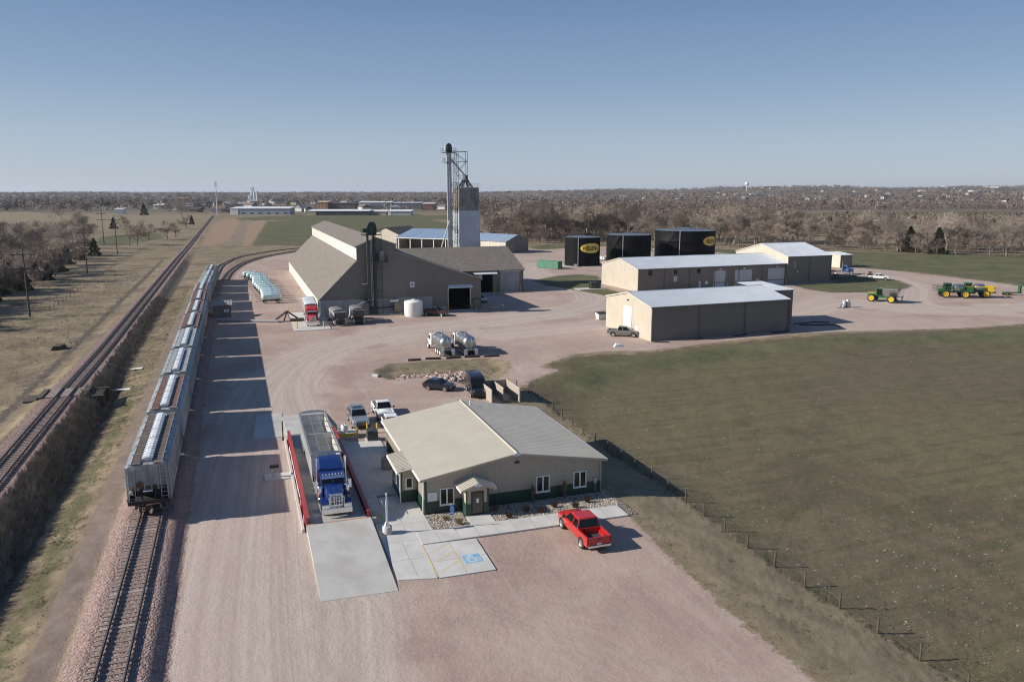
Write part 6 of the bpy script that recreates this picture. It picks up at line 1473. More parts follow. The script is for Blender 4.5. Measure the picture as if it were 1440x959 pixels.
t = thing('drum', 'white drum standing on the yellow-edged scale platform', 'drum', (*OFF.w(-3.6, 23.3), .62), OFF.rot); b = MB(); b.lathe([(.36,0),(.38,.05),(.38,.4),(.36,.42),(.38,.44),(.38,.75),(.34,.8)],(0,0,0),white_trim,16); b.obj('shell', t, smooth=40)
b = MB(); b.lathe([(.06,0),(.06,.08)],(.15,.1,.8),plastic,8); b.obj('bung', t)
# bollards
def bollard(label, loc, group, h=1.15):
    t = thing('bollard', label, 'bollard', loc, 0, group); b = MB(); b.lathe([(.085,0),(.085,h-.06),(.07,h-.02),(.03,h)],(0,0,0),yellow,12); b.obj('post', t, smooth=40); b = MB(); b.lathe([(.16,0),(.16,.04),(.1,.06)],(0,0,0),concrete,12); b.obj('footing', t); return t
t0 = bollard('yellow bollard in front of the silver sport utility, leftmost of three', (*OFF.w(-2.29,22.9),0), 'bollards behind the office')
dup(t0, OFF.w(-1.05,24.1), 0, 'yellow bollard behind the green transformer, middle of three'); dup(t0, OFF.w(-.05,23.8), 0, 'yellow bollard nearest the office corner, rightmost of three behind the office')
for lab, loc in (('yellow bollard at left jamb of the open warehouse door', FER.w(-7.75,-.6)), ('yellow bollard at right jamb of the open warehouse door', FER.w(-2.3,-.6)), ('yellow bollard right of the open bay of the brown wing', FER.w(11.7,26.6)), ('yellow bollard left of the grey sliding door of the wing', FER.w(13.3,26.7)), ('yellow bollard right of the grey sliding door of the wing', FER.w(18.9,26.7)),
    ('yellow bollard at front left of the red semi pad', G(418,463)), ('yellow bollard at front right of the red semi pad', G(455.5,463)), ('yellow bollard at the back left of the red semi pad', G(405,438)),
    ('yellow bollard left of the leftmost overhead door', BLB.w(23.4,-.5)), ('yellow bollard right of the leftmost overhead door', BLB.w(27.9,-.5)), ('yellow bollard left of the middle overhead door', BLB.w(30.4,-.5)), ('yellow bollard right of the middle overhead door', BLB.w(36.7,-.5)), ('yellow bollard right of the rightmost overhead door', BLB.w(47.9,-.5))):
    dup(t0, loc, 0, lab, (1.3,1.3,1.35))['group'] = 'bollards guarding doors and pads'
t = thing('transformer', 'dark green transformer box behind the concrete apron', 'transformer', (*OFF.w(-1.5, 20.9),0), OFF.rot)
gb = M('transformer_green', (.045,.06,.045), .5, var=.1); b = MB(); b.box(-.1,1.2,-.1,1.3,0,.12,concrete2); b.obj('pad', t); b = MB(); b.box(0,1.1,0,1.1,.123,.95,gb); b.hexa([(-.03,-.03,.953),(1.13,-.03,.953),(1.13,1.13,.953),(-.03,1.13,.953)],[(.02,.02,1.15),(1.08,.02,1.0),(1.08,1.08,1.15),(.02,1.08,1.15)],gb); b.obj('cabinet', t)
t = thing('waste_bin', 'tan concrete waste bin with dark open top by the office wall', 'waste bin', (*OFF.w(-1.05, 11.9),.07), OFF.rot)
tb_ = M('tan_bin', (.36,.32,.26), .8, var=.1); b = MB(); b.lathe([(.50,0),(.54,.05),(.54,1.1),(.50,1.14),(.36,1.15)],(0,0,0),tb_,8); b.obj('body', t); b = MB(); b.lathe([(.33,1.152),(.33,1.17),(.2,1.16)],(0,0,0),black_metal,12); b.obj('opening', t)
t = thing('lamp_post', 'white parking lot lamp post on a round concrete base by the apron', 'lamp post', (*OFF.w(-3.63,-2.7),.07), OFF.rot)
b = MB(); b.lathe([(.38,0),(.38,.55),(.34,.6)],(0,0,0),concrete2,20); b.obj('base', t, smooth=40); b = MB(); b.box(-.065,.065,-.065,.065,.6,3.25,white_trim); b.hexa([(-.2,-.2,.6),(.2,-.2,.6),(.2,.2,.6),(-.2,.2,.6)],[(-.09,-.09,.95),(.09,-.09,.95),(.09,.09,.95),(-.09,.09,.95)],white_trim); b.obj('pole', t)
for s in (-1,1): b = MB(); b.box(min(s*.1,s*.72),max(s*.1,s*.72),-.14,.14,3.04,3.14,black_metal); b.obj('luminaire', t)
t = thing('parking_sign', 'small blue wheelchair parking sign on a post in the rock bed', 'sign', (*OFF.w(1.40,-3.3),0), OFF.rot)
b = MB(); b.tube((0,0,0),(0,0,2.05),.028,galv,6); b.obj('post', t); b = MB(); b.box(-.17,.17,-.04,-.02,1.18,1.98,M('sign_blue', (.03,.16,.48), .5)); pl_ = b.obj('sign_plate', t)
b = MB(); wheelchair(b, -.02, 1.68, .42, lambda x, y: (x, -.043, y), white_trim); b.box(-.12,.12,-.043,-.041,1.26,1.30,white_trim); b.box(-.10,.10,-.043,-.041,1.34,1.38,white_trim); b.obj('symbol', pl_, norm=False)
b = MB(); b.box(-.18,-.10,-.05,-.02,1.98,2.10,white_trim); b.obj('reflector', t)
t = thing('kiosk_pad', 'small square concrete pad with a dark keypad stand left of the truck scale', 'kiosk', (*G(372.5,677),0), OFF.rot)
b = MB(); b.slab([(0,0),(3.2,0),(3.2,1.7),(0,1.7)], -.1, .1, concrete2); b.obj('pad', t); b = MB(); b.box(.7,1.0,.6,.9,.1,1.0,galv); b.box(.5,1.3,.55,.95,1.0,1.25,black_metal); b.obj('stand', t)
t = thing('waste_enclosure', 'tan panel waste enclosure with lit inner wall behind the office', 'enclosure', (*OFF.w(15.55,31.4),-.1), OFF.rot)
pn = M('enclosure_panel', (.36,.31,.26), .7, var=.06); pin = M('enclosure_trim', (.56,.50,.42), .7)
for nm_, bx in (('side_panel',(0,.1,0,5.2)),('side_panel',(3.6,3.7,0,5.2)),('back_panel',(.1,3.6,5.1,5.2)),('divider_panel',(1.7,1.8,.6,5.1))):
    b = MB(); b.box(*bx,0,1.75,pn); b.box(bx[0]-.02,bx[1]+.02,bx[2]-.02,bx[3]+.02,1.753,1.80,pin); b.obj(nm_, t)
for x in (0,3.7): b = MB(); b.box(x-.07,x+.07,-.1,.0,0,1.9,pin); b.obj('gate_post', t)
t = thing('marker_post', 'white marker post with orange top at the fence corner', 'post', (*G(715,548),0), 0); b = MB(); b.lathe([(.07,0),(.07,1.05)],(0,0,0),white_trim,10); b.obj('post', t); b = MB(); b.lathe([(.075,1.05),(.075,1.6),(.03,1.65)],(0,0,0),yellow,10); b.obj('cap', t)
# dormant plants of the rock bed
twig = M('dry_twig', (.17,.105,.065), .9, var=.3, scale=6); straw = M('straw', (.40,.31,.18), .9, var=.2, scale=5)
def tuft(b, x, y, z, h, r, n, m, rg, lean=.5, wide=1.):
    for _ in range(n):
        a = rg.uniform(0, 6.28); q = r*rg.random()**.6; bx, by = x + q*.35*math.cos(a), y + q*.35*math.sin(a); hh = h*rg.uniform(.6,1.05)
        tx, ty = x + q*math.cos(a)*(1+lean*.3), y + q*math.sin(a)*(1+lean*.3); w = rg.uniform(.008,.018)*max(1, h)*wide
        b.add([(bx-w,by,z),(bx+w,by+w,z),(tx,ty,z+hh)], [(0,1,2)], m)
r6 = random.Random(6)
for i, (a, bb_, h, m, lab, cat) in enumerate([(6.25,-2.87,.5,twig,'small dormant brown shrub nearest the porch in the long rock bed','shrub'),(8.0,-2.08,.62,twig,'dormant brown shrub in shade, second from the porch','shrub'),(9.07,-2.72,.55,twig,'dormant brown shrub at the sidewalk edge of the shade','shrub'),(10.54,-2.09,.65,twig,'sunlit dormant shrub between the two tall grasses','shrub'),(12.18,-2.7,.6,twig,'sunlit dormant shrub just behind the red pickup','shrub'),(13.62,-1.96,.65,twig,'dormant shrub farthest right in the rock bed','shrub'),
    (9.15,-.58,1.7,twig,'tall upright dry ornamental grass left of the middle window','ornamental grass'),(12.03,-.66,1.75,twig,'tall upright dry ornamental grass left of the right window','ornamental grass'),(1.35,-1.6,.32,straw,'low straw tuft in the small rock bed, the darker one','grass clump'),(2.1,-2.75,.55,straw,'round pale straw grass clump beside the blue parking sign','grass clump'),(5.6,-1.2,.55,twig,'dormant shrub in deep shade against the porch side','shrub')]):
    t = thing('ornamental_grass' if h > 1 else 'shrub', lab, cat, (*OFF.w(a,bb_),.05), 0); b = MB(); tuft(b, 0,0,0,h,.16 if h > 1 else .38,420 if h > 1 else 260,m,r6); b.obj('stems', t, norm=False); b = MB(); b.lathe([(.06,0),(.05,.08)],(0,0,0),twig,6); b.obj('crown_base', t)
# ---------------------------------------------------------------- yard pieces
wt = thing('water_tank', 'white round poly tank standing before the warehouse gable', 'tank', (-21.0,167.6), 0); wtm = M('poly_white', (.74,.74,.72), .4, var=.04)
b = MB(); b.lathe([(1.95,0),(2.0,.1),(2.0,3.05),(1.85,3.2),(.5,3.45),(.3,3.45),(.3,3.6),(.1,3.62)],(0,0,0),wtm,36); b.obj('shell', wt, smooth=35); b = MB(); b.tube((-1.9,-.9,.4),(-2.4,-1.2,.4),.12,plastic,8); b.box(1.5,2.15,-.5,-.3,.4,.9,steel); b.obj('valve', wt)
b = MB(); b.slab([FER.w(-25.9,-1.8),FER.w(-14,-1.9),FER.w(-14,-.15),FER.w(-25.9,-.15)],-.05,.12,concrete2); b.slab([FER.w(-10,-1.2),FER.w(-1.2,-1.2),FER.w(-1.2,-.12),FER.w(-10,-.12)],-.05,.08,concrete2); b.slab([FER.w(8,25.7),FER.w(19.5,25.9),FER.w(19.5,27.2),FER.w(8,27.2)],-.05,.06,concrete2); tag(b.obj('door_slab'), kind='structure')
b = MB(); b.slab([(-48.8,171.4),(-41.3,148.1),(-34.8,150.4),(-38.6,162.5),(-40.9,172.6)], -.1, .10, concrete2); tag(b.obj('loading_pad'), kind='structure')
t = thing('conveyor_ramp', 'dark portable unloading ramp at the left edge of the red semi pad', 'conveyor', (-46.0,160.3), R(20))
b = MB(); b.hexa([(-2.6,-.6,.1),(0,-.6,1.9),(0,.6,1.9),(-2.6,.6,.1)],[(-2.6,-.6,.4),(0,-.6,2.2),(0,.6,2.2),(-2.6,.6,.4)],timber); b.hexa([(0,-.6,1.9),(2.2,-.6,.3),(2.2,.6,.3),(0,.6,1.9)],[(0,-.6,2.2),(2.2,-.6,.6),(2.2,.6,.6),(0,.6,2.2)],timber); b.obj('trough', t); b = MB()
for y in (-.5,.5): b.tube((0,y,1.9),(-.7,y,0),.07,black_metal,6); b.tube((0,y,1.9),(.7,y,0),.07,black_metal,6)
b.box(.5,3.2,-1.6,-.2,.1,.6,timber); b.obj('frame', t)
b = MB(); p = G(305,452); q = G(392,453.5); b.tube((*p,.25),(*q,.25),.3,conc_wall,8); pipe = b.obj('unloading_pipe'); tag(pipe, 'pale unloading conveyor housing on the ground from the siding to the red semi pad', 'conveyor')
t = thing('pit_shed', 'small unloading shed in the train shadow with two white notices', 'shed', (*G(300,447),0), R(19)); b = MB(); b.box(0,3.6,0,3,0,2.5,M('shed_grey_brown', (.18,.165,.15), .8)); b.obj('wall', t); b = MB(); roof_slope(b,(-.3,-.3,2.5),(3.9,-.3,2.5),(3.9,3.3,3.1),(-.3,3.3,3.1),.1,M('dull_roof', (.28,.27,.26), .7),.6); b.obj('roof', t)
for x in (2.2,2.75): b = MB(); b.box(x,x+.4,-.05,-.003,1.1,1.7,white_trim); b.obj('notice', t)
t = thing('container', 'green shipping container on the dirt left of the narrowest black tank', 'container', (8.6,277.0), R(-40)); gc = M('container_green', (.075,.21,.135), .6, var=.1); b = MB(); b.box(0,9.2,0,2.5,.1,2.6,gc)
for k in range(18): b.box(.2+.5*k,.42+.5*k,-.04,-.002,.25,2.45,gc)
b.obj('body', t); b = MB(); b.box(9.202,9.25,.05,1.22,.2,2.5,gc); b.obj('door', t); b = MB(); b.box(9.202,9.25,1.28,2.45,.2,2.5,gc); b.obj('door', t); b = MB(); b.tube((9.29,1.15,.2),(9.29,1.15,2.5),.03,galv,6); b.tube((9.29,1.35,.2),(9.29,1.35,2.5),.03,galv,6); b.obj('lock_bar', t)
ib = thing('bulk_tote', 'white bulk tote beside the black tanks', 'tote', (*G(845,364),0), R(20), 'white totes by the black tanks'); b = MB(); b.box(-.55,.55,-.5,.5,.15,1.15,wtm); b.lathe([(.12,1.15),(.12,1.22)],(0,0,0),plastic,10); b.obj('bottle', ib); b = MB()
for x in (-.57,-.2,.2,.57): b.tube((x,-.53,.1),(x,-.53,1.17),.02,galv,4); b.tube((x,.53,.1),(x,.53,1.17),.02,galv,4)
b.box(-.6,.6,-.55,.55,0,.12,timber); b.obj('cage', ib)
for k in range(1,9): dup(ib, G(845+2.6*(k % 6), 364.5+.5*(k % 3)), R(20)+.05*k)
for k in range(3): dup(ib, (G(916,353)[0]+1.4*k, G(916,353)[1]), R(18))
t = thing('transformer', 'dark green transformer with piping on a pad by the long service building', 'transformer', (*G(836,406.5),0), R(20)); b = MB(); b.box(-5,3,-1.2,2.6,-.05,.12,concrete2); b.obj('pad', t); b = MB(); b.box(-1,1,0,1.5,.12,1.9,gb); b.box(1.2,2.0,.2,1.2,.12,1.4,gb); b.tube((-1.4,.4,.1),(-1.4,.4,1.7),.12,leg_green,8); b.tube((-1.4,.4,1.6),(0,.4,1.6),.1,leg_green,8); b.obj('cabinet', t)
t = thing('dumpster', 'pale dumpster with dark lid at the left end of the storage shed', 'dumpster', (*G(846,449),0), R(20)); b = MB(); b.hexa([(-1,-.6,.1),(1,-.6,.1),(1,.6,.1),(-1,.6,.1)],[(-1.1,-.8,1.2),(1.1,-.8,1.2),(1.1,.8,1.4),(-1.1,.8,1.4)],white_trim); b.obj('bin', t); b = MB(); b.hexa([(-1.1,-.82,1.21),(1.1,-.82,1.21),(1.1,.82,1.41),(-1.1,.82,1.41)],[(-1.1,-.82,1.29),(1.1,-.82,1.29),(1.1,.82,1.49),(-1.1,.82,1.49)],plastic); b.obj('lid', t)
hose_pts = [('black hose at the near left corner of the storage shed', [(0,-.3,.1),(.2,-1.0,.09),(1.0,-1.6,.09),(2.4,-2.3,.09)]), ('black hose under the first downpipe of the storage shed', [(10.2,-.3,.1),(10,-.9,.09),(9.2,-1.6,.09),(8.0,-1.8,.09)]), ('black hose under the second downpipe of the storage shed', [(20.0,-.3,.1),(19.8,-.7,.09),(18.6,-1.1,.09),(16.6,-1.3,.09)]), ('black hose at the right corner of the storage shed', [(30.0,-.3,.1),(29.4,-.8,.09),(27.5,-1.0,.09),(25.5,-.8,.09)]), ('long black hose lying in the shadow beyond the shed annex', [(36.5,4.5,.09),(39.5,3.2,.09),(42,2.6,.09),(43,1.2,.09),(42.4,-.2,.09)]), ('black hose running behind the long hose in the annex shadow', [(36.5,6.0,.09),(39,5.6,.09),(41.5,6.2,.09),(44,4.6,.09)])]
for lab, ps in hose_pts:
    b = MB(); b.path(smooth_line([(*SHD.w(p[0],p[1]),) for p in ps], 5) and [(x,y,.1) for x,y in smooth_line([SHD.w(p[0],p[1]) for p in ps], 5)], .11, rubber, 8); tag(b.obj('drain_hose', smooth=60), lab, 'hose')
for i, (x0, x1, yy) in enumerate([((0),(78),(378,372)),((120),(262),(365,360)),((310),(445),(359,348)),((480),(620),(348,342)),((660),(800),(342,336))]):
    k = lambda x, y: G(580 + x*220/1440, 450 + y*220/1440)
    p, q = k(x0 - (0 if i else 40), yy[0]), k(x1, yy[1]); b = MB(); b.T = Matrix.Translation((p[0],p[1],.15)) @ Matrix.Rotation(math.atan2(q[1]-p[1], q[0]-p[0]), 4, 'Z'); L_ = math.hypot(q[0]-p[0], q[1]-p[1]); b.box(0,L_,-.16,.16,-.18,.18,timber); b.T = None
    tag(b.obj('parking_log'), 'dark timber wheel stop, %s from the left along the grassy swale' % ('first','second','third','fourth','fifth')[i], 'wheel stop', 'timber wheel stops by the tankers')
t = thing('culvert_pipe', 'flared metal culvert end at the left tip of the rocky swale', 'culvert', (*G(533,530),0), R(-40)); b = MB(); b.lathe([(.35,-1.2),(.35,0),(.42,.05),(.42,.1)],(0,0,.0),conc_wall,16,'x'); b.obj('pipe', t); b = MB(); b.hexa([(.1,-.4,-.15),(1.2,-.9,-.15),(1.2,.9,-.15),(.1,.4,-.15)],[(.1,-.4,-.1),(1.2,-.9,-.1),(1.2,.9,-.1),(.1,.4,-.1)],conc_wall); b.obj('apron', t)
k = lambda x, y: G(580 + x*220/1440, 450 + y*220/1440)
pts = []
for _ in range(420):
    f_ = r5.random(); p = k(-140+720*f_, 530-42*f_ + r5.gauss(0, 16)*(1 if f_ > .3 else .6)); pts.append((*p, -.22 + r5.uniform(-.1,.1)))
stones('riprap', pts, .16, .42, [M('pink_rock', (.42,.29,.24), .9, var=.2), M('pale_rock', (.52,.43,.37), .9, var=.15), M('dark_rock', (.25,.17,.145), .9, var=.2)], 9)
t = thing('sawhorse', 'small orange sawhorse frame by the warehouse corner', 'barrier', (*G(696.5,437),0), R(10)); og_ = M('orange_paint', (.55,.26,.04), .6); b = MB(); b.box(-1,1,-.06,.06,.72,.9,og_); b.obj('rail', t); b = MB()
for x in (-.8,.8):
    for s in (-1,1): b.tube((x,0,.8),(x,s*.35,0),.04,og_,5)
b.obj('leg', t)
t = thing('standpipe', 'slim standpipe with white head in front of the wing', 'standpipe', (*G(707,436.5),0), 0); b = MB(); b.lathe([(.06,0),(.06,1.1)],(0,0,0),galv,8); b.obj('pipe', t); b = MB(); b.lathe([(.14,1.1),(.16,1.2),(.1,1.35)],(0,0,0),white_trim,10); b.obj('head', t)
t = thing('tarp_bundle', 'crumpled pale sheet lying at the grass edge left of the shed', 'sheet', (*G(869,487),0), .3); b = MB(); b.hexa([(-.9,-.5,0),(.8,-.4,0),(1.0,.4,0),(-.7,.5,0)],[(-.4,-.2,.5),(.3,-.3,.35),(.5,.2,.4),(-.3,.3,.55)],white_trim); b.obj('sheet', t)
# ditch litter and railway bits
for lab, px_, sz in (('white metal sheet lying in the ditch grass left of the train', (193,528,-1.3), .9), ('grey crumpled metal sheet lying in the ditch grass, nearer than the white one', (172,556,-1.5), 1.2)):
    p = G(*px_); b = MB(); b.hexa([(-sz,-.35,0),(sz,-.25,.05),(sz*.8,.5,.1),(-sz*.7,.4,0)],[(-sz,-.35,.04),(sz,-.25,.14),(sz*.8,.5,.2),(-sz*.7,.4,.05)],white_trim if 'white' in lab else galv); o = b.obj('metal_sheet'); o.location = (*p, tz(*p)+.15); tag(o, lab, 'metal sheet')
p = G(83,490,.1); t = thing('timber_pile', 'stack of old railway sleepers left of the main line', 'timber pile', (*p, tz(*p)), RA+R(90-8)); 
for i in range(3):
    for j in range(6-i): b = MB(); b.box(-1.3,1.3,-.9+.3*j+.15*i,-.65+.3*j+.15*i,.03+.24*i,.25+.24*i,timber); b.obj('sleeper', t)
# small bridge where the main line crosses the ditch
BR = RW.ab(*G(90,553,.8))[1]
t = thing('rail_culvert', 'short timber culvert bridge with dark opening under the main railway line', 'bridge', (*RW.w(TM, BR), 0), RW.rot)
b = MB(); b.box(2.35,4.3,-1.9,1.9,-2.2,.62,dark_void); b.obj('opening', t)
for bx in ((2.3,4.6,-2.4,-1.9,-2.2,.75),(2.3,4.6,1.9,2.4,-2.2,.75),(2.2,2.6,-2.6,2.6,.752,1.0),(-2.9,-2.3,-2.4,2.4,.2,1.0),(-4.6,-2.9,-1.6,1.6,-.3,.45)): b = MB(); b.box(*bx,timber); b.obj('abutment', t)
b = MB(); b.box(-2.0,2.2,-2.2,2.2,.86,.93,sleeper_mat); b.obj('deck', t)
# ---------------------------------------------------------------- fences
wire_dark = M('fence_wire', (.06,.055,.05), .7)
def wire_fence(label, pts, step, h, m, zoff=0., wires=3, r=.065):
    ps = resample(pts, step)
    t = thing('wire_fence', label, 'fence', (0,0,0)); me = MB().lathe([(r,-.4),(r,h-.04),(r*.8,h)],(0,0,0),m,8).mesh('post', 50)
    tops = []
    for i, (p, u) in enumerate(ps):
        z = tz(*p) + zoff
        if i < 100:
            o = bpy.data.objects.new('post', me); COL.objects.link(o); o.parent = t; o.location = (p[0], p[1], z); o.rotation_euler = (rnd.uniform(-.05,.05), rnd.uniform(-.05,.05), 0)
        tops.append((p[0], p[1], z))
    b = MB()
    for k in range(wires):
        b.path([(x, y, z + h*(.35 + .6*k/max(1, wires-1))) for x, y, z in tops], .004, wire_dark, 3)
    b.obj('wire', t, norm=False); return t
wire_fence('dark post and wire fence between the office grass and the brown field', [G(*p, -1.0) for p in ((727,556),(775,578),(845,627),(960,707),(1062,783),(1155,842),(1271,916),(1420,1015))], 3.15, 1.15, wood_post)
wire_fence('long wire fence along the green pasture at upper right', gp((1165,371),(1205,376),(1258,381),(1336,389),(1387,393.5),(1440,398),(1560,411)), 5.0, 1.5, wood_post)
wire_fence('faint old wire fence through the dry grass by the power line', [G(*p) for p in ((70,437),(120,404),(165,372),(205,350))], 5.0, 1.1, wood_post)
# ---------------------------------------------------------------- power line
pol = M('utility_pole', (.075,.068,.062), .9, var=.2, scale=2)
labs = ('nearest wooden power pole with twin cross arms, by the left woods', 'second wooden power pole along the left grass strip', 'third wooden power pole beyond the bend of the dirt track', 'fourth and farthest power pole, beyond the green patch')
PB = [G(42,445), G(123,385), G(165,357), G(146.5,344)]; PH = [15.4, 15.3, 16.5, 17.5]
line_dir = R(112); tops = []
for i, (p, h) in enumerate(zip(PB, PH)):
    z = tz(*p); t = thing('power_pole', labs[i], 'power pole', (*p, z), R(22), 'wooden power poles'); b = MB(); b.lathe([(.22,-.5),(.20,2),(.13,h)],(0,0,0),pol,10); b.obj('pole', t, smooth=40)
    for zc in (h-2.2, h-5.2):
        b = MB(); b.box(-2.4,2.4,-.09,.09,zc-.1,zc+.1,pol); b.tube((-1.2,.05,zc),(0,.12,zc-.8),.03,galv,4); b.tube((1.2,.05,zc),(0,.12,zc-.8),.03,galv,4)
        o = b.obj('cross_arm', t)
        for x in (-2.3,-1.2,1.2,2.3): c = MB(); c.lathe([(.05,0),(.07,.1),(.03,.24)],(x,0,zc+.1),M('insulator', (.22,.2,.18), .3),8); c.obj('insulator', o)
    tops.append((p, z, h))
b = MB()
wire_m = M('power_wire', (.05,.05,.05), .6)
for (p, z, h), (q, z2, h2) in ((tops[0], tops[1]), (tops[1], tops[2])):
    for off_ in (-2.3, 2.3):
        for dz in (2.0, 5.0):
            dx, dy = off_*math.cos(R(22)), off_*math.sin(R(22)); P1_ = Vector((p[0]+dx,p[1]+dy,z+h-dz+.3)); P2_ = Vector((q[0]+dx,q[1]+dy,z2+h2-dz+.3))
            b.path([tuple(P1_.lerp(P2_, s_/10) - Vector((0,0,1.6*4*(s_/10)*(1-s_/10)))) for s_ in range(11)], .016, wire_m, 3)
tag(b.obj('power_wire', norm=False), 'thin sagging wires strung between the left wooden power poles', 'power wires')
# ---------------------------------------------------------------- trees
bark = M('bark', (.16,.13,.105), .95, var=.25, scale=3); bark2 = M('pale_bark', (.26,.23,.20), .95, var=.25, scale=2)
def twig_mat(name, a, b_):
    m = bpy.data.materials.new(name); nt, N, L = nodes_of(m); nb = NB(nt)
    oi = nb.n('ShaderNodeObjectInfo').outputs['Random']; tc = nb.n('ShaderNodeTexCoord').outputs['Object']
    f = nb.math('ADD', nb.math('MULTIPLY', nb.noise(tc, .6, 3), .9), nb.math('MULTIPLY', nb.math('SUBTRACT', oi, .5), .9))
    L.new(nb.mix(nb.ramp(f, .2, .75), a, b_), N['Principled BSDF'].inputs['Base Color']); N['Principled BSDF'].inputs['Roughness'].default_value = .95; N['Principled BSDF'].inputs['Specular IOR Level'].default_value = .1
    return m
tw_brown = twig_mat('bare_twigs', (.20,.158,.127), (.325,.265,.215)); tw_grey = twig_mat('grey_twigs', (.225,.188,.156), (.365,.312,.26)); tw_red = twig_mat('reddish_twigs', (.178,.132,.107), (.29,.225,.183))
needle = twig_mat('cedar_needles', (.020,.027,.014), (.062,.060,.028))
def bare_tree(seed, h, spread, tw, bk, twigs=10, lean=.25, low=.28):
    r = random.Random(seed); tr = MB(); cr = MB(); tips = []
    def limb(b, p, d, L_, r0, n, bend):
        pts = [Vector(p)]; d = Vector(d).normalized()
        for i in range(n):
            d = (d + Vector((r.gauss(0,bend), r.gauss(0,bend), r.gauss(.04,bend)))).normalized(); pts.append(pts[-1] + d*L_/n)
        for i in range(n): b.tube(pts[i], pts[i+1], r0*(1-.62*i/n), bk, 6 if r0 > .1 else 4 if r0 > .035 else 3, r0*(1-.62*(i+1)/n), cap=False)
        return pts, d
    def grow(p, d, L_, r0, depth):
        pts, dd = limb(tr if depth == 0 else cr, p, d, L_, r0, 4 if depth == 0 else 3, .09 if depth == 0 else .16)
        if depth == 4:
            for _ in range(twigs):
                q = pts[r.randrange(1, len(pts))]; v = (dd + Vector((r.gauss(0,.8), r.gauss(0,.8), r.gauss(.15,.6)))).normalized(); l_ = h*r.uniform(.035,.085); w = h*r.uniform(.0009,.0018)
                s_ = v.orthogonal().normalized()*w; e = q + v*l_; cr.add([tuple(q-s_), tuple(q+s_), tuple(e)], [(0,1,2)], tw)
            return
        k = (5, 4, 4, 4)[depth] + (r.random() < .4)
        for i in range(k):
            f = r.uniform(.45 if depth else low, 1.0) if i else 1.0
            idx = min(len(pts)-2, int(f*(len(pts)-1))); q = pts[idx].lerp(pts[idx+1], f*(len(pts)-1) - idx)
            a = r.uniform(0, 6.28); tilt = r.uniform(.45, .95)*spread
            side = Vector((math.cos(a), math.sin(a), 0)); nd = (dd*math.cos(tilt) + side*math.sin(tilt) + Vector((0,0,.12))).normalized()
            grow(q, nd, L_*r.uniform(.55,.78)*(1 if depth else .85), r0*(.40 if i else .5)*(1.15 - .4*f), depth+1)
    grow((0,0,0), (r.gauss(0,.06), r.gauss(0,.06), 1), h*.42, h*.022, 0)
    return tr.mesh('trunk', norm=False), cr.mesh('crown', norm=False)
def cedar(seed, h, w):
    r = random.Random(seed); tr = MB().lathe([(h*.025,0),(h*.012,h*.8),(.01,h*.98)],(0,0,0),bark,8).mesh('trunk'); cr = MB()
    for _ in range(2600):
        z = h*(.04 + .96*r.random()**1.25); k = (1 - z/h)**.75*(.75 + .35*math.sin(z*2.1+seed) * .5 + .2*r.random()) ; a = r.uniform(0,6.28); q = w*k*r.random()**.35*(1 + .18*math.sin(3*a+seed+z))
        c = Vector((q*math.cos(a), q*math.sin(a), z)); v = Vector((math.cos(a)+r.gauss(0,.5), math.sin(a)+r.gauss(0,.5), r.gauss(.3,.5))).normalized(); l_ = h*r.uniform(.03,.07); s_ = v.orthogonal().normalized()*l_*.35
        cr.add([tuple(c-s_), tuple(c+s_), tuple(c+v*l_)], [(0,1,2)], needle)
    return tr, cr.mesh('crown', norm=False)
KIND = {'a': bare_tree(1, 16, .95, tw_brown, bark), 'b': bare_tree(2, 15, 1.05, tw_grey, bark2), 'c': bare_tree(3, 17, .85, tw_brown, bark, 10), 'd': bare_tree(4, 14, 1.1, tw_red, bark, 10, low=.15), 'e': bare_tree(7, 8, 1.15, tw_red, bark, 11, low=.05), 'f': bare_tree(8, 18, .9, tw_grey, bark2, 10), 'ced': cedar(5, 8, 2.6), 'ced2': cedar(6, 9, 3.4)}
def tree(kind, p, s, label, group, name='bare_tree', cat='tree', zs=1.):
    z = tz(*p) - .15; t = thing(name, label, cat, (*p, z), rnd.uniform(0, 6.28), group); t.scale = (s, s, s*zs)
    for nm_, me in zip(('trunk', 'crown'), KIND[kind]):
        o = bpy.data.objects.new(nm_, me); COL.objects.link(o); o.parent = t
    return t
# belt behind the tanks and the pasture
edge_px = [(684,331),(712,338),(745,342),(800,341),(900,342),(1000,346),(1080,349),(1150,351),(1220,354),(1300,357.5),(1380,360),(1440,361.5),(1540,364)]
front = [G(*p) for p in edge_px]; n_t = 0
cols = resample(smooth_line(front, 6), 6.6)
for i, (p, u) in enumerate(cols):
    nrm = Vector((-u[1], u[0])); nrm = nrm if nrm.y > 0 else -nrm
    depth = [0] ; d = rnd.uniform(0, 3)
    while d < 62:
        q = (p[0] + nrm.x*d + rnd.gauss(0,1.6), p[1] + nrm.y*d + rnd.gauss(0,1.2)); frac = d/62; px_ = CX + F*q[0]/q[1]
        tall = 1.0 if px_ < 1090 else .86
        if d < 6: k, s = rnd.choice('deeee'), rnd.uniform(.8,1.15)
        else: k, s = rnd.choice('abcdabcf'), rnd.uniform(.88,1.32)*tall
        if k == 'e': s *= 1.25
        lab = {0: 'low reddish bare tree at the front edge of the wooded belt', 1: 'tall bare grey-brown tree inside the wooded belt behind the yard'}[0 if d < 6 else 1]
        if n_t < 285: tree(k, q, s, lab, 'front row of the wooded belt' if d < 6 else 'trees of the wooded belt'); n_t += 1
        d += rnd.uniform(11, 18)
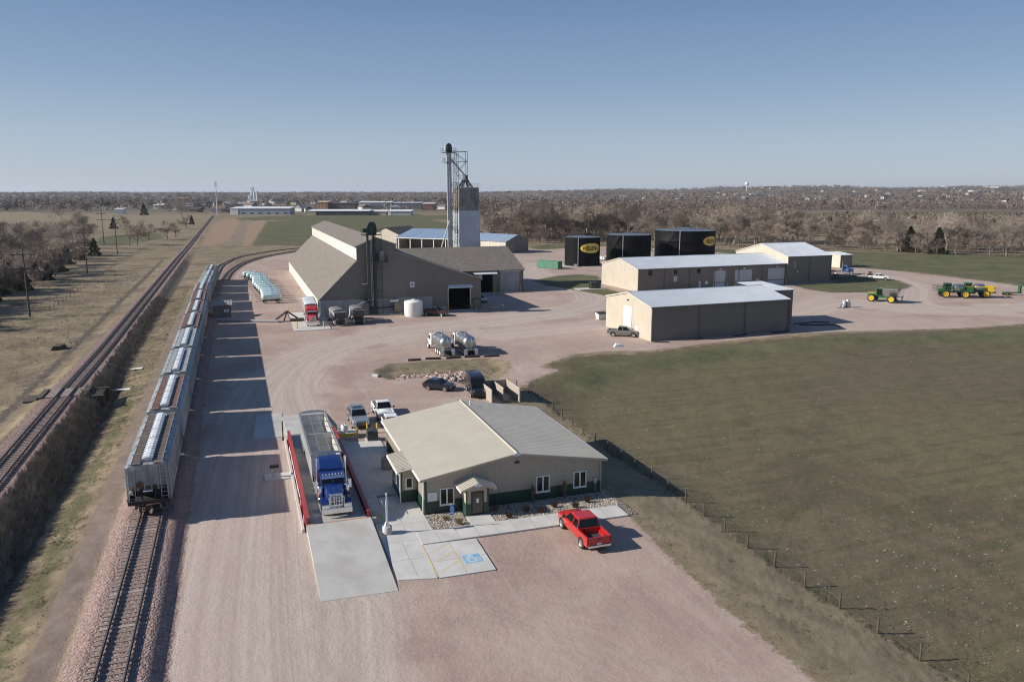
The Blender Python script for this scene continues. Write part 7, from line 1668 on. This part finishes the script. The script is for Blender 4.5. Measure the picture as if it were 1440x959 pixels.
for px_, py_, k, s, lab in ((1278,355,'ced2',1.25,'dark green cedar in the belt, left of the two by the pasture'),(1318,357.5,'ced2',1.25,'dark olive cedar in the belt, right of the two by the pasture'),(1075,343,'f',1.18,'tallest spreading bare tree of the belt, right of the widest black tank'),(1245,348,'f',1.0,'large round-crowned bare tree above the pasture edge'),(1330,356,'b',1.15,'crooked pale bare tree next to the right cedar'),(1415,361,'c',1.05,'bare tree with dark trunk near the right frame edge'),
    (652,322,'d',.95,'bushy bare tree left of the silo behind the blue roof'),(668,322,'d',1.0,'bushy bare tree hidden partly by the silo'),(690,324,'d',1.0,'bushy bare tree just right of the silo'),(640,320,'e',1.5,'low bare bush at the left end of the tree line beyond the silo'),(706,328,'b',.95,'pale bare tree behind the blue-roofed barn'),(662,316,'c',.85,'bare tree farther back left of the silo'),(682,316,'a',.9,'bare tree farther back right of the silo')):
    tree(k, G(px_, py_), s, lab, None, 'cedar_tree' if 'ced' in k else 'bare_tree')
# woods at the left
left = 0; lpts = []
while left < 82:
    px_ = rnd.uniform(-330, 132); base = float(np.interp(px_, [-330, 0, 60, 132], [560, 424, 398, 362])); dp_ = rnd.random()**1.2; p = G(px_, base - dp_*float(np.interp(px_, [-330,0,132],[170,70,26])) - 6)
    if any((p[0]-q[0])**2 + (p[1]-q[1])**2 < 12 for q in lpts): continue
    lpts.append(p); left += 1
    tree(rnd.choice('abbfbf'), p, rnd.uniform(.85,1.15)*(.62 if dp_ < .22 else 1), 'bare tree in the dense wood at the left edge', 'trees of the left wood')
for i in range(44):
    f_ = i/43; px_ = -150 + 280*f_; base = float(np.interp(px_, [-330, 0, 60, 132], [560, 424, 398, 362])); p = G(px_ + rnd.uniform(-4,4), base - rnd.uniform(0, 9))
    if i % 5 in (1, 3): tree('ced2', p, rnd.uniform(.5,.85), 'dark low cedar at the foot of the left wood', 'cedars at the foot of the left wood', 'cedar_tree')
    else: tree('e', p, rnd.uniform(.8,1.2), 'low bare thicket shrub at the foot of the left wood', 'thicket shrubs of the left wood', 'thicket_shrub', 'shrub')
for px_, py_, k, s, lab in ((183,346,'b',1.05,'slender bare tree at the corner of the small green patch'),(193,345,'d',.95,'low spreading bare tree right of the slender one by the green patch'),(210,338,'e',1.6,'rounded bare shrub between green patch and railway'),(236,337,'d',.95,'dark rounded bare shrub nearest the main railway line'),(247,334,'e',1.5,'dark twiggy shrub beside the main railway line'),(262,322,'e',1.4,'bare shrub at the far bend of the main railway line'),(270,316,'ced',.95,'small dark cedar beside the far railway line'),(160,322,'ced2',.9,'dark cedar beyond the power poles'),(176,320,'e',1.3,'bare bush right of the far cedar'),(258,309,'f',1.35,'large lone bare tree at the edge of the far field'),(203,303,'ced2',1.5,'dark evergreen clump at the far field edge'),(82,304,'d',1.1,'bare tree in the far field at the left'),(112,300,'b',1.0,'pale bare tree in the far field left of the evergreen clump')):
    tree(k, G(px_, py_), s, lab, None, 'cedar_tree' if 'ced' in k else ('thicket_shrub' if k == 'e' else 'bare_tree'), 'shrub' if k == 'e' else 'tree')
# ---------------------------------------------------------------- town and far buildings
def px_at(px, d): return ((px-CX)/F*d, d)
fw = M('far_white', (.72,.72,.71), .5, var=.04); fgr = M('far_grey', (.36,.39,.43), .6, var=.06); ftan = M('far_tan', (.50,.40,.27), .7, var=.06); fbr = M('far_brick', (.30,.155,.105), .8, var=.1); fdk = M('far_dark', (.07,.068,.07), .7, var=.1); fro = M('far_roof', (.52,.52,.52), .6, var=.06); forr = M('far_orange', (.50,.27,.14), .7, var=.08)
def flat_building(name, label, cat, px0, px1, yb, h, depth, wall, roof, end=None, rot=0., bands=True, sections=()):
    d = G(CX, yb)[1]; x0, y0 = px_at(px0, d); w = (px1-px0)/F*d; z = tz(x0 + w/2, y0)
    t = thing(name, label, cat, (x0, y0, z), rot); b = MB(); b.box(0, w, 0, depth, 0, h, wall); b.obj('wall', t)
    if end: b = MB(); b.box(-.25, w*.13, -.25, depth, 0, h-.02, end); b.obj('end_wall', t)
    b = MB(); b.hexa([(-.6,-.6,h+.003),(w+.6,-.6,h+.003),(w+.6,depth+.6,h+.003),(-.6,depth+.6,h+.003)],[(-.6,-.6,h+.4),(w+.6,-.6,h+.4),(w+.6,depth+.6,h+1.8),(-.6,depth+.6,h+1.8)],roof); b.obj('roof', t)
    if bands:
        n = max(3, int(w/9)); fl = max(1, int(h/3.6))
        for f_ in range(fl):
            for i in range(n): b = MB(); b.box(w*(i+.3)/n, w*(i+.7)/n, -.12, -.003, 1.2+3.4*f_, 2.7+3.4*f_, fdk); b.obj('window', t)
    return t
flat_building('warehouse', 'long white flat warehouse on the edge of town', 'warehouse', 329, 410, 302.3, 7.0, 26, fgr, fw, fw, R(3))  # white building; shade of its front is put into the grey wall colour
flat_building('warehouse', 'long low brown warehouse with pale roof and tan left end', 'warehouse', 437, 521, 303.2, 4.6, 24, fdk, fw, ftan, R(2), False)
flat_building('store', 'small low white store right of the brown warehouse', 'shop', 524, 545, 302.6, 3.8, 16, ftan, fw, None, 0, False); flat_building('store', 'low pale store farthest right in the row below town', 'shop', 548, 580, 302.6, 4.0, 18, fgr, fw, fw, 0, False)
flat_building('hotel', 'orange tan block with dark long wing in town', 'hotel', 450, 464, 296.5, 11.5, 24, forr, ftan); flat_building('apartment_block', 'dark brown long block joined to the orange tan one', 'building', 464.5, 502, 296.3, 9.5, 24, M('far_brown', (.15,.11,.09), .8), fdk)
flat_building('apartment_block', 'grey block with white roofline in the middle of town', 'building', 508, 553, 294.5, 10, 22, fgr, fw); flat_building('apartment_block', 'dark grey block in town right of the white-roofed one', 'building', 556, 594, 294.5, 9, 22, M('far_slate', (.16,.175,.20), .7), fgr); flat_building('store', 'red brick building at the right end of the town blocks', 'building', 596, 612, 296, 9, 20, fbr, fro)
flat_building('house', 'white low house above the far railway line', 'house', 168, 179, 301, 5, 14, fw, fro, None, .2, False); flat_building('store', 'pale low building by the far field', 'building', 222, 238, 294.5, 6, 24, fw, fw, None, .1, False); flat_building('house', 'long brick house left of the cell tower', 'house', 272, 284, 299, 4, 18, fbr, fdk, None, 0); flat_building('house', 'brick house right of the cell tower', 'house', 316, 326, 299.5, 4, 18, fbr, fdk, None, 0)
flat_building('church', 'orange roofed building far left of the grain elevator', 'building', 259, 270, 283.5, 9, 40, forr, forr, None, .3, False)
flat_building('school', 'large white building on the right hillside', 'building', 1322, 1345, 276, 9, 60, fw, fw, None, .2); flat_building('apartment_row', 'long pale roofed rows stepping up the right hillside', 'building', 1364, 1390, 280, 7, 40, fgr, fw, None, .5); flat_building('apartment_row', 'upper pale roofed row at the right hillside, nearer the frame edge', 'building', 1392, 1418, 277.5, 7, 40, fgr, fw, None, .5); flat_building('store', 'tan roofed building on the hill below the water tower', 'building', 1068, 1092, 276.5, 8, 40, ftan, fw, None, .1); flat_building('store', 'long white roofed building on the hillside, left of the pale rows', 'building', 1290, 1316, 280, 6, 40, ftan, fw, None, .15)
# grain elevator of the town
d = 2150.; x, y = px_at(361.5, d); z = tz(x, y); t = thing('grain_elevator', 'white concrete grain elevator rising above the distant town', 'grain elevator', (x, y, z), 0)
b = MB()
for i in range(3): b.lathe([(3.6,0),(3.6,27)],(-2+6.6*i,0,0),fw,16)
b.box(-5,14.5,-2.5,2.5,0,27,fw); b.obj('silo', t, smooth=40); b = MB(); b.box(-4,3.5,-3,3,27,38,fw); b.obj('headhouse', t); b = MB(); b.box(-12,-5.2,-4,4,0,18,fw); b.obj('annex', t)
d = 905.; x, y = px_at(311, d); z = tz(x, y); t = thing('cell_tower', 'tall slim grey cell tower beside the far railway line', 'tower', (x, y, z), 0); b = MB(); b.lathe([(.75,0),(.55,20),(.35,36.5)],(0,0,0),galv,12); b.obj('mast', t, smooth=40); b = MB()
for zc in (36, 33): 
    for k in range(3): a = k*2.094; b.box(1.2*math.cos(a)-.25,1.2*math.cos(a)+.25,1.2*math.sin(a)-.25,1.2*math.sin(a)+.25,zc-.9,zc+.9,galv); b.tube((0,0,zc),(1.2*math.cos(a),1.2*math.sin(a),zc),.08,galv,4)
b.obj('antenna', t)
d = 3600.; x, y = px_at(1044, d); zb_ = tz(x, y); zt_ = 26 + (270-259.6)/F*d; t = thing('water_tower', 'small white water tower on the far hill', 'water tower', (x, y, zb_), 0); hh = zt_ - zb_
b = MB(); b.lathe([(1.2,0),(1.2,hh-5)],(0,0,0),fw,10); b.obj('stem', t); b = MB(); b.lathe([(1.5,hh-6),(6,hh-4.5),(9,hh),(8,hh+5),(4,hh+8),(.5,hh+9)],(0,0,0),fw,20); b.obj('bowl', t, smooth=50)
for px_, d, top, lab in ((691,2600.,251.5,'thin lattice mast on the skyline right of the silo'),(1311,3000.,252.5,'thin lattice mast on the right skyline'),(294,1900.,268,'thin mast left of the cell tower'),(1064,3300.,259,'thin mast right of the water tower')):
    x, y = px_at(px_, d); z = tz(x, y); h = 26 + (270-top)/F*d - z; t = thing('radio_mast', lab, 'mast', (x, y, z), 0); b = MB()
    for k in range(3): a = k*2.094; b.tube((.7*math.cos(a),.7*math.sin(a),0),(.35*math.cos(a),.35*math.sin(a),h),.14,galv,4)
    for k in range(int(h/4)): b.tube((.6,0,4*k),(-.4,.5,4*k+4),.06,galv,3)
    b.obj('lattice', t, norm=False)
# hillside houses
hm = []
fwh = M('far_house_white', (.50,.49,.47), .6, var=.06); fro = M('far_roof_grey', (.30,.29,.285), .7, var=.1)
for wm, rm_ in ((fwh, fro), (fwh, fdk), (ftan, fdk), (fgr, fro), (fwh, M('far_brown_roof', (.16,.12,.10), .8))):
    b = MB(); b.box(-7,7,-5,5,0,4.2,wm); b.prism([(-5.6,4.2),(5.6,4.2),(0,7.2)],0,-7.5,7.5,rm_); hm.append(b.mesh('house'))
HP = []
for i in range(135):
    px_ = rnd.uniform(690, 1470) if i < 72 else rnd.uniform(230, 640); d = math.exp(rnd.uniform(math.log(1500), math.log(4200))) if i < 72 else rnd.uniform(1010, 2300)
    x, y = px_at(px_, d); s = rnd.uniform(.75,1.35); o = bpy.data.objects.new('house', rnd.choice(hm)); COL.objects.link(o); o.location = (x, y, tz(x, y)+.5); o.rotation_euler = (0,0,rnd.uniform(-.6,.6)+(1.57 if rnd.random() < .4 else 0)); o.scale = (s,s,s)
    tag(o, 'small house among the trees on the far right hillside' if i < 72 else 'small house among the trees of the distant town', 'house', 'hillside houses' if i < 72 else 'town houses'); HP.append((px_, d))
# ---------------------------------------------------------------- far woodland, too many to count
def woodland(name, n, seed, mats, px_rng, d_rng, accept, hmin, hmax, tri, grow=1.0, fine=1.0):
    rg = np.random.RandomState(seed); V = []; MI = []; cnt = 0
    while cnt < n:
        px_ = rg.uniform(*px_rng); d = math.exp(rg.uniform(math.log(d_rng[0]), math.log(d_rng[1])))
        if not accept(px_, d): continue
        x, y = px_at(px_, d)
        V.append((x, y, d)); cnt += 1
    V = np.array(V); X, Y, Dd = V.T; sdv = np.full(n, -50.0); Z = zone_z(X, Y, sdv) + hills(X, Y)
    hgt = rg.uniform(hmin, hmax, n); wid = hgt*rg.uniform(.38,.6,n)*(1 + grow*np.clip((Dd-1200)/3000, 0, 1.4))
    P_ = rg.normal(size=(n, tri, 3)); P_ /= np.linalg.norm(P_, axis=2, keepdims=True); rad = rg.rand(n, tri, 1)**.4
    C = P_*rad; C[..., 0] *= wid[:, None]; C[..., 1] *= wid[:, None]; C[..., 2] = C[..., 2]*hgt[:, None]*.46 + hgt[:, None]*.52
    C += np.stack([X, Y, Z], -1)[:, None, :]
    sz = fine*(hgt*.16)[:, None, None, None]*(1 + .6*grow*np.clip((Dd-1200)/3000, 0, 1.4))[:, None, None, None]
    T = C[:, :, None, :] + rg.normal(size=(n, tri, 3, 3))*sz*.62
    co = T.reshape(-1, 3).astype(np.float32); nf = n*tri
    me = bpy.data.meshes.new(name); me.vertices.add(nf*3); me.vertices.foreach_set('co', co.ravel()); me.loops.add(nf*3); me.polygons.add(nf); me.loops.foreach_set('vertex_index', np.arange(nf*3, dtype=np.int32)); me.polygons.foreach_set('loop_start', np.arange(0, nf*3, 3, dtype=np.int32)); me.polygons.foreach_set('loop_total', np.full(nf, 3, np.int32))
    for m in mats: me.materials.append(m)
    me.polygons.foreach_set('material_index', np.repeat(rg.randint(0, len(mats), n), tri).astype(np.int32)); me.update(calc_edges=True)
    o = bpy.data.objects.new(name, me); COL.objects.link(o); tag(o, kind='stuff'); return o
hpx = np.array([h[0] for h in HP]); hd = np.array([h[1] for h in HP])
def clear(px_, d): return not np.any((np.abs(hpx - px_) < 9000/hd*.9) & (d < hd) & (d > hd - 130))
def acc_far(px_, d):
    if px_ < 690:
        if d < 1060: return False
        if 300 < px_ < 620 and d < 1500 and rnd.random() < .75: return False
        if 349 < px_ < 373 and d < 2150: return False
    else:
        if d < 470: return False
        yb = HZ + 26/d*F
        if px_ > 1115 and 295.5 < yb < 322: return False
        if 860 < px_ < 1010 and 305 < yb < 313 and rnd.random() < .8: return False
    return clear(px_, d)
wm = [twig_mat('far_twigs_a', (.165,.130,.110), (.20,.16,.135)), twig_mat('far_twigs_b', (.20,.162,.136), (.235,.192,.16)), twig_mat('far_twigs_c', (.130,.10,.085), (.165,.128,.108))]
woodland('near_woodland', 1500, 20, wm, (600, 1860), (470, 1350), lambda p, d: d < 1350 and p > 660 and acc_far(p, d), 9, 15, 150, .3, .42)
woodland('far_woodland', 8600, 21, wm, (-420, 1860), (1060, 9000), acc_far, 8, 15, 44, 1.0, .8)
woodland('far_evergreens', 420, 22, [twig_mat('far_needles', (.022,.030,.018), (.04,.046,.026))], (-300, 1800), (1000, 5000), acc_far, 8, 14, 34, .3)
def acc_left(px_, d):
    yb = HZ + H/d*F; base = float(np.interp(px_, [-330, 0, 60, 126], [552, 416, 391, 352])) - 5
    return base - float(np.interp(px_, [-330, 0, 126], [200, 78, 22])) < yb < base
woodland('thicket', 420, 23, [twig_mat('thicket_twigs_a', (.17,.138,.112), (.26,.215,.175)), twig_mat('thicket_twigs_b', (.14,.112,.092), (.215,.175,.142))], (-320, 126), (100, 420), acc_left, 4, 10, 240, 0, .26)
# near weeds, tufts and field litter
def scatter_tufts(name, pts, h0, h1, r0, n, mats, seed, wide=1.):
    rg = random.Random(seed); b = MB()
    for x, y, z in pts: tuft(b, x, y, z - .03, rg.uniform(h0, h1), r0*rg.uniform(.6,1.4), n, rg.choice(mats), rg, 1.0, wide)
    return tag(b.obj(name, norm=False), kind='stuff')
g1 = M('dry_stem', (.27,.21,.135), .95, var=.25, scale=.4); g2 = M('grey_stem', (.19,.155,.122), .95, var=.25, scale=.4); g3 = M('dark_stem', (.105,.082,.062), .95, var=.25, scale=.4); g5 = M('pale_grey_stem', (.30,.26,.215), .95, var=.25, scale=.4); g4 = M('green_blade', (.075,.092,.034), .9, var=.25, scale=.4)
def zz(pts):
    X = np.array([p[0] for p in pts]); Y = np.array([p[1] for p in pts]); z = zone_z(X, Y, sdist(X, Y, POLY['yard'])); return [(p[0], p[1], float(k)) for p, k in zip(pts, z)]
rg = random.Random(31)
pts = [RW.w(TM + rg.uniform(2.0, 4.9), rg.uniform(-2, 170)) for _ in range(6800)]; pts = [p for p in pts if rg.random() < (1 if p[1] < 100 else .28)*(.45 + .55*(math.sin(p[1]*.31)*math.sin(p[1]*.83 + 1) > -.25))]; scatter_tufts('bank_weeds', zz([p for p in pts if p[1] > 30]), .35, 1.0, .36, 9, [g2, g5, g5, g1], 1, 2.6)
pts = [RW.w(rg.uniform(TM+4.6, -5.0), rg.uniform(-6, 200)) for _ in range(9000)]; scatter_tufts('ditch_grass', zz(pts), .07, .24, .26, 6, [g1, g1, g2, g4], 2)
pts = [RW.w(TM - rg.uniform(4.5, 48), rg.uniform(5, 250)) for _ in range(4200)]; scatter_tufts('meadow_grass', zz([p for p in pts if p[1] > 40 and p[0]/p[1] > -.75]), .2, .7, .45, 6, [g1, g1, g2, g3], 3)
yd = POLY['yard']; ed = [(p, q) for p, q in zip(yd, yd[1:]) if p[1] < 110 and p[0] > -8]
pts = []
for (p, q) in ed:
    L_ = math.hypot(q[0]-p[0], q[1]-p[1])
    for _ in range(int(L_*9)): f_ = rg.random(); pts.append((p[0]+(q[0]-p[0])*f_ + rg.gauss(.5,.45), p[1]+(q[1]-p[1])*f_ + rg.gauss(0,.35)))
scatter_tufts('verge_tufts', zz(pts), .06, .22, .2, 6, [g1, g2, g4], 4)
fl = [G(*p, -1.0) for p in ((727,556),(775,578),(845,627),(960,707),(1062,783),(1155,842),(1271,916),(1420,1015))]
pts = [(p[0] + rg.gauss(0,.35), p[1] + rg.gauss(0,.35)) for p, u in resample(fl, .12)]; scatter_tufts('fence_grass', zz(pts), .1, .42, .2, 6, [g1, g2, g4, g4], 5)
dr = POLY['drain']; dx = [p[0] for p in dr]; dy = [p[1] for p in dr]
pts = [(rg.uniform(min(dx),max(dx)), rg.uniform(min(dy),max(dy))) for _ in range(1000)]; ins = sdist(np.array([p[0] for p in pts]), np.array([p[1] for p in pts]), dr) > .3
scatter_tufts('swale_grass', [(p[0],p[1],-.45+.1*rg.random()) for p, k in zip(pts, ins) if k], .10, .28, .3, 7, [g1, g1, g5], 6)
pts = []
while len(pts) < 26000:
    px_, py_ = rg.uniform(735, 1520), 500 + 480*rg.random()**.75; pts.append(G(px_, py_, -1.0))
ins = sdist(np.array([p[0] for p in pts]), np.array([p[1] for p in pts]), POLY['field']) > .5
scatter_tufts('field_stubble', zz([p for p, k in zip(pts, ins) if k]), .03, .10, .20, 3, [M('stubble_tan', (.19,.155,.10), .95, var=.25, scale=.3), M('stubble_olive', (.098,.098,.050), .95, var=.25, scale=.3), M('stubble_dark', (.085,.070,.050), .95, var=.25, scale=.3)], 7, 2.2)
pts = []
for _ in range(6500):
    px_, py_ = rg.uniform(880, 1440), rg.uniform(690, 1000); pts.append(G(px_, py_, -.6))
X_ = np.array([p[0] for p in pts]); Y_ = np.array([p[1] for p in pts]); ins = (sdist(X_, Y_, POLY['field']) < 0) & (sdist(X_, Y_, POLY['yard']) < -.4)
scatter_tufts('strip_grass', zz([p for p, k in zip(pts, ins) if k]), .04, .12, .16, 4, [g1, g1, M('stubble_tan', (.19,.155,.10), .95), g4], 8, 1.6)
pts = []
while len(pts) < 3000:
    px_, py_ = rg.uniform(745, 1500), 500 + 480*rg.random()**.8; p = G(px_, py_, -1.0); pts.append(p)
ins = sdist(np.array([p[0] for p in pts]), np.array([p[1] for p in pts]), POLY['field']) > 1
b = MB(); lit = [M('straw_litter', (.38,.32,.235), .95, var=.15), M('pale_litter', (.50,.46,.39), .95, var=.1)]
for p, k in zip(zz(pts), ins):
    if not k: continue
    m = lit[rg.random() < .25]
    for _ in range(rg.choice((1,1,2,3))):
        s = rg.uniform(.03,.12); a = rg.uniform(0,3.1); c_, s_ = math.cos(a)*s, math.sin(a)*s; ox, oy = rg.gauss(0,.15), rg.gauss(0,.15); z = p[2]+.06
        b.add([(p[0]+ox-c_,p[1]+oy-s_,z),(p[0]+ox+s_*.4,p[1]+oy-c_*.4,z+.01),(p[0]+ox+c_,p[1]+oy+s_,z+.03),(p[0]+ox-s_*.3,p[1]+oy+c_*.3,z+.05)],[(0,1,2,3)],m)
tag(b.obj('field_litter', norm=False), kind='stuff')
# ---------------------------------------------------------------- air, light, camera
hz = bpy.data.materials.new('air'); nt, N, L = nodes_of(hz); N.remove(N['Principled BSDF']); pv = N.new('ShaderNodeVolumePrincipled'); pv.inputs['Color'].default_value = (.80,.87,1,1); pv.inputs['Density'].default_value = 4.5e-5; pv.inputs['Anisotropy'].default_value = 0.2
L.new(pv.outputs[0], N['Material Output'].inputs['Volume'])
b = MB(); b.box(-16000,16000,-200,17500,-6,130,hz); tag(b.obj('haze'), kind='stuff')
SUN_AZ, SUN_EL = R(260.5), R(27)
w = bpy.data.worlds.new('World'); scene.world = w; w.use_nodes = True; nt = w.node_tree; sky = nt.nodes.new('ShaderNodeTexSky'); sky.sky_type = 'NISHITA'; sky.sun_disc = False; sky.sun_elevation = SUN_EL; sky.sun_rotation = SUN_AZ; sky.altitude = 400; sky.air_density = 1.0; sky.dust_density = .25; sky.ozone_density = 2.0
bg = nt.nodes['Background']; bg.inputs[1].default_value = .062; nb = NB(nt)
dirz = nb.n('ShaderNodeSeparateXYZ'); nt.links.new(nb.n('ShaderNodeTexCoord').outputs['Generated'], dirz.inputs[0])
cr_ = nb.n('ShaderNodeValToRGB'); nt.links.new(dirz.outputs[2], cr_.inputs[0]); el = cr_.color_ramp.elements
el[0].position = 0.0; el[0].color = (.330,.380,.465,1); el[1].position = 1.0; el[1].color = (.045,.095,.21,1)
for ps_, cl_ in ((.06, (.275,.345,.445,1)), (.13, (.180,.258,.388,1)), (.22, (.106,.182,.322,1)), (.45, (.06,.12,.245,1))): e_ = el.new(ps_); e_.color = cl_
vm = nb.n('ShaderNodeVectorMath', operation='SCALE'); nt.links.new(cr_.outputs[0], vm.inputs[0]); vm.inputs[3].default_value = 1/.075
nt.links.new(nb.mix(.80, sky.outputs[0], vm.outputs[0]), bg.inputs[0])
sl = bpy.data.lights.new('sun', 'SUN'); sl.energy = 4.0; sl.angle = R(.5); sl.color = (1, .945, .855); so = bpy.data.objects.new('sun', sl); COL.objects.link(so)
to = Vector((math.sin(SUN_AZ)*math.cos(SUN_EL), math.cos(SUN_AZ)*math.cos(SUN_EL), math.sin(SUN_EL))); so.rotation_euler = (-to).to_track_quat('-Z', 'Y').to_euler(); so.location = (0,0,120)
cam = bpy.data.cameras.new('camera'); cam.sensor_width = 36; cam.sensor_fit = 'HORIZONTAL'; cam.lens = 36*F/1440; cam.clip_end = 40000; cam.clip_start = .5
co = bpy.data.objects.new('camera', cam); COL.objects.link(co); co.location = (0,0,H); co.rotation_euler = (math.pi/2 - PITCH, 0, 0); scene.camera = co
scene.view_settings.view_transform = 'Standard'; scene.view_settings.look = 'None'; scene.view_settings.exposure = 0.72; scene.view_settings.gamma = 1
scene.render.engine = 'CYCLES'; scene.cycles.max_bounces = 6; scene.cycles.volume_bounces = 0; scene.cycles.use_denoising = True; scene.cycles.filter_width = 1.15
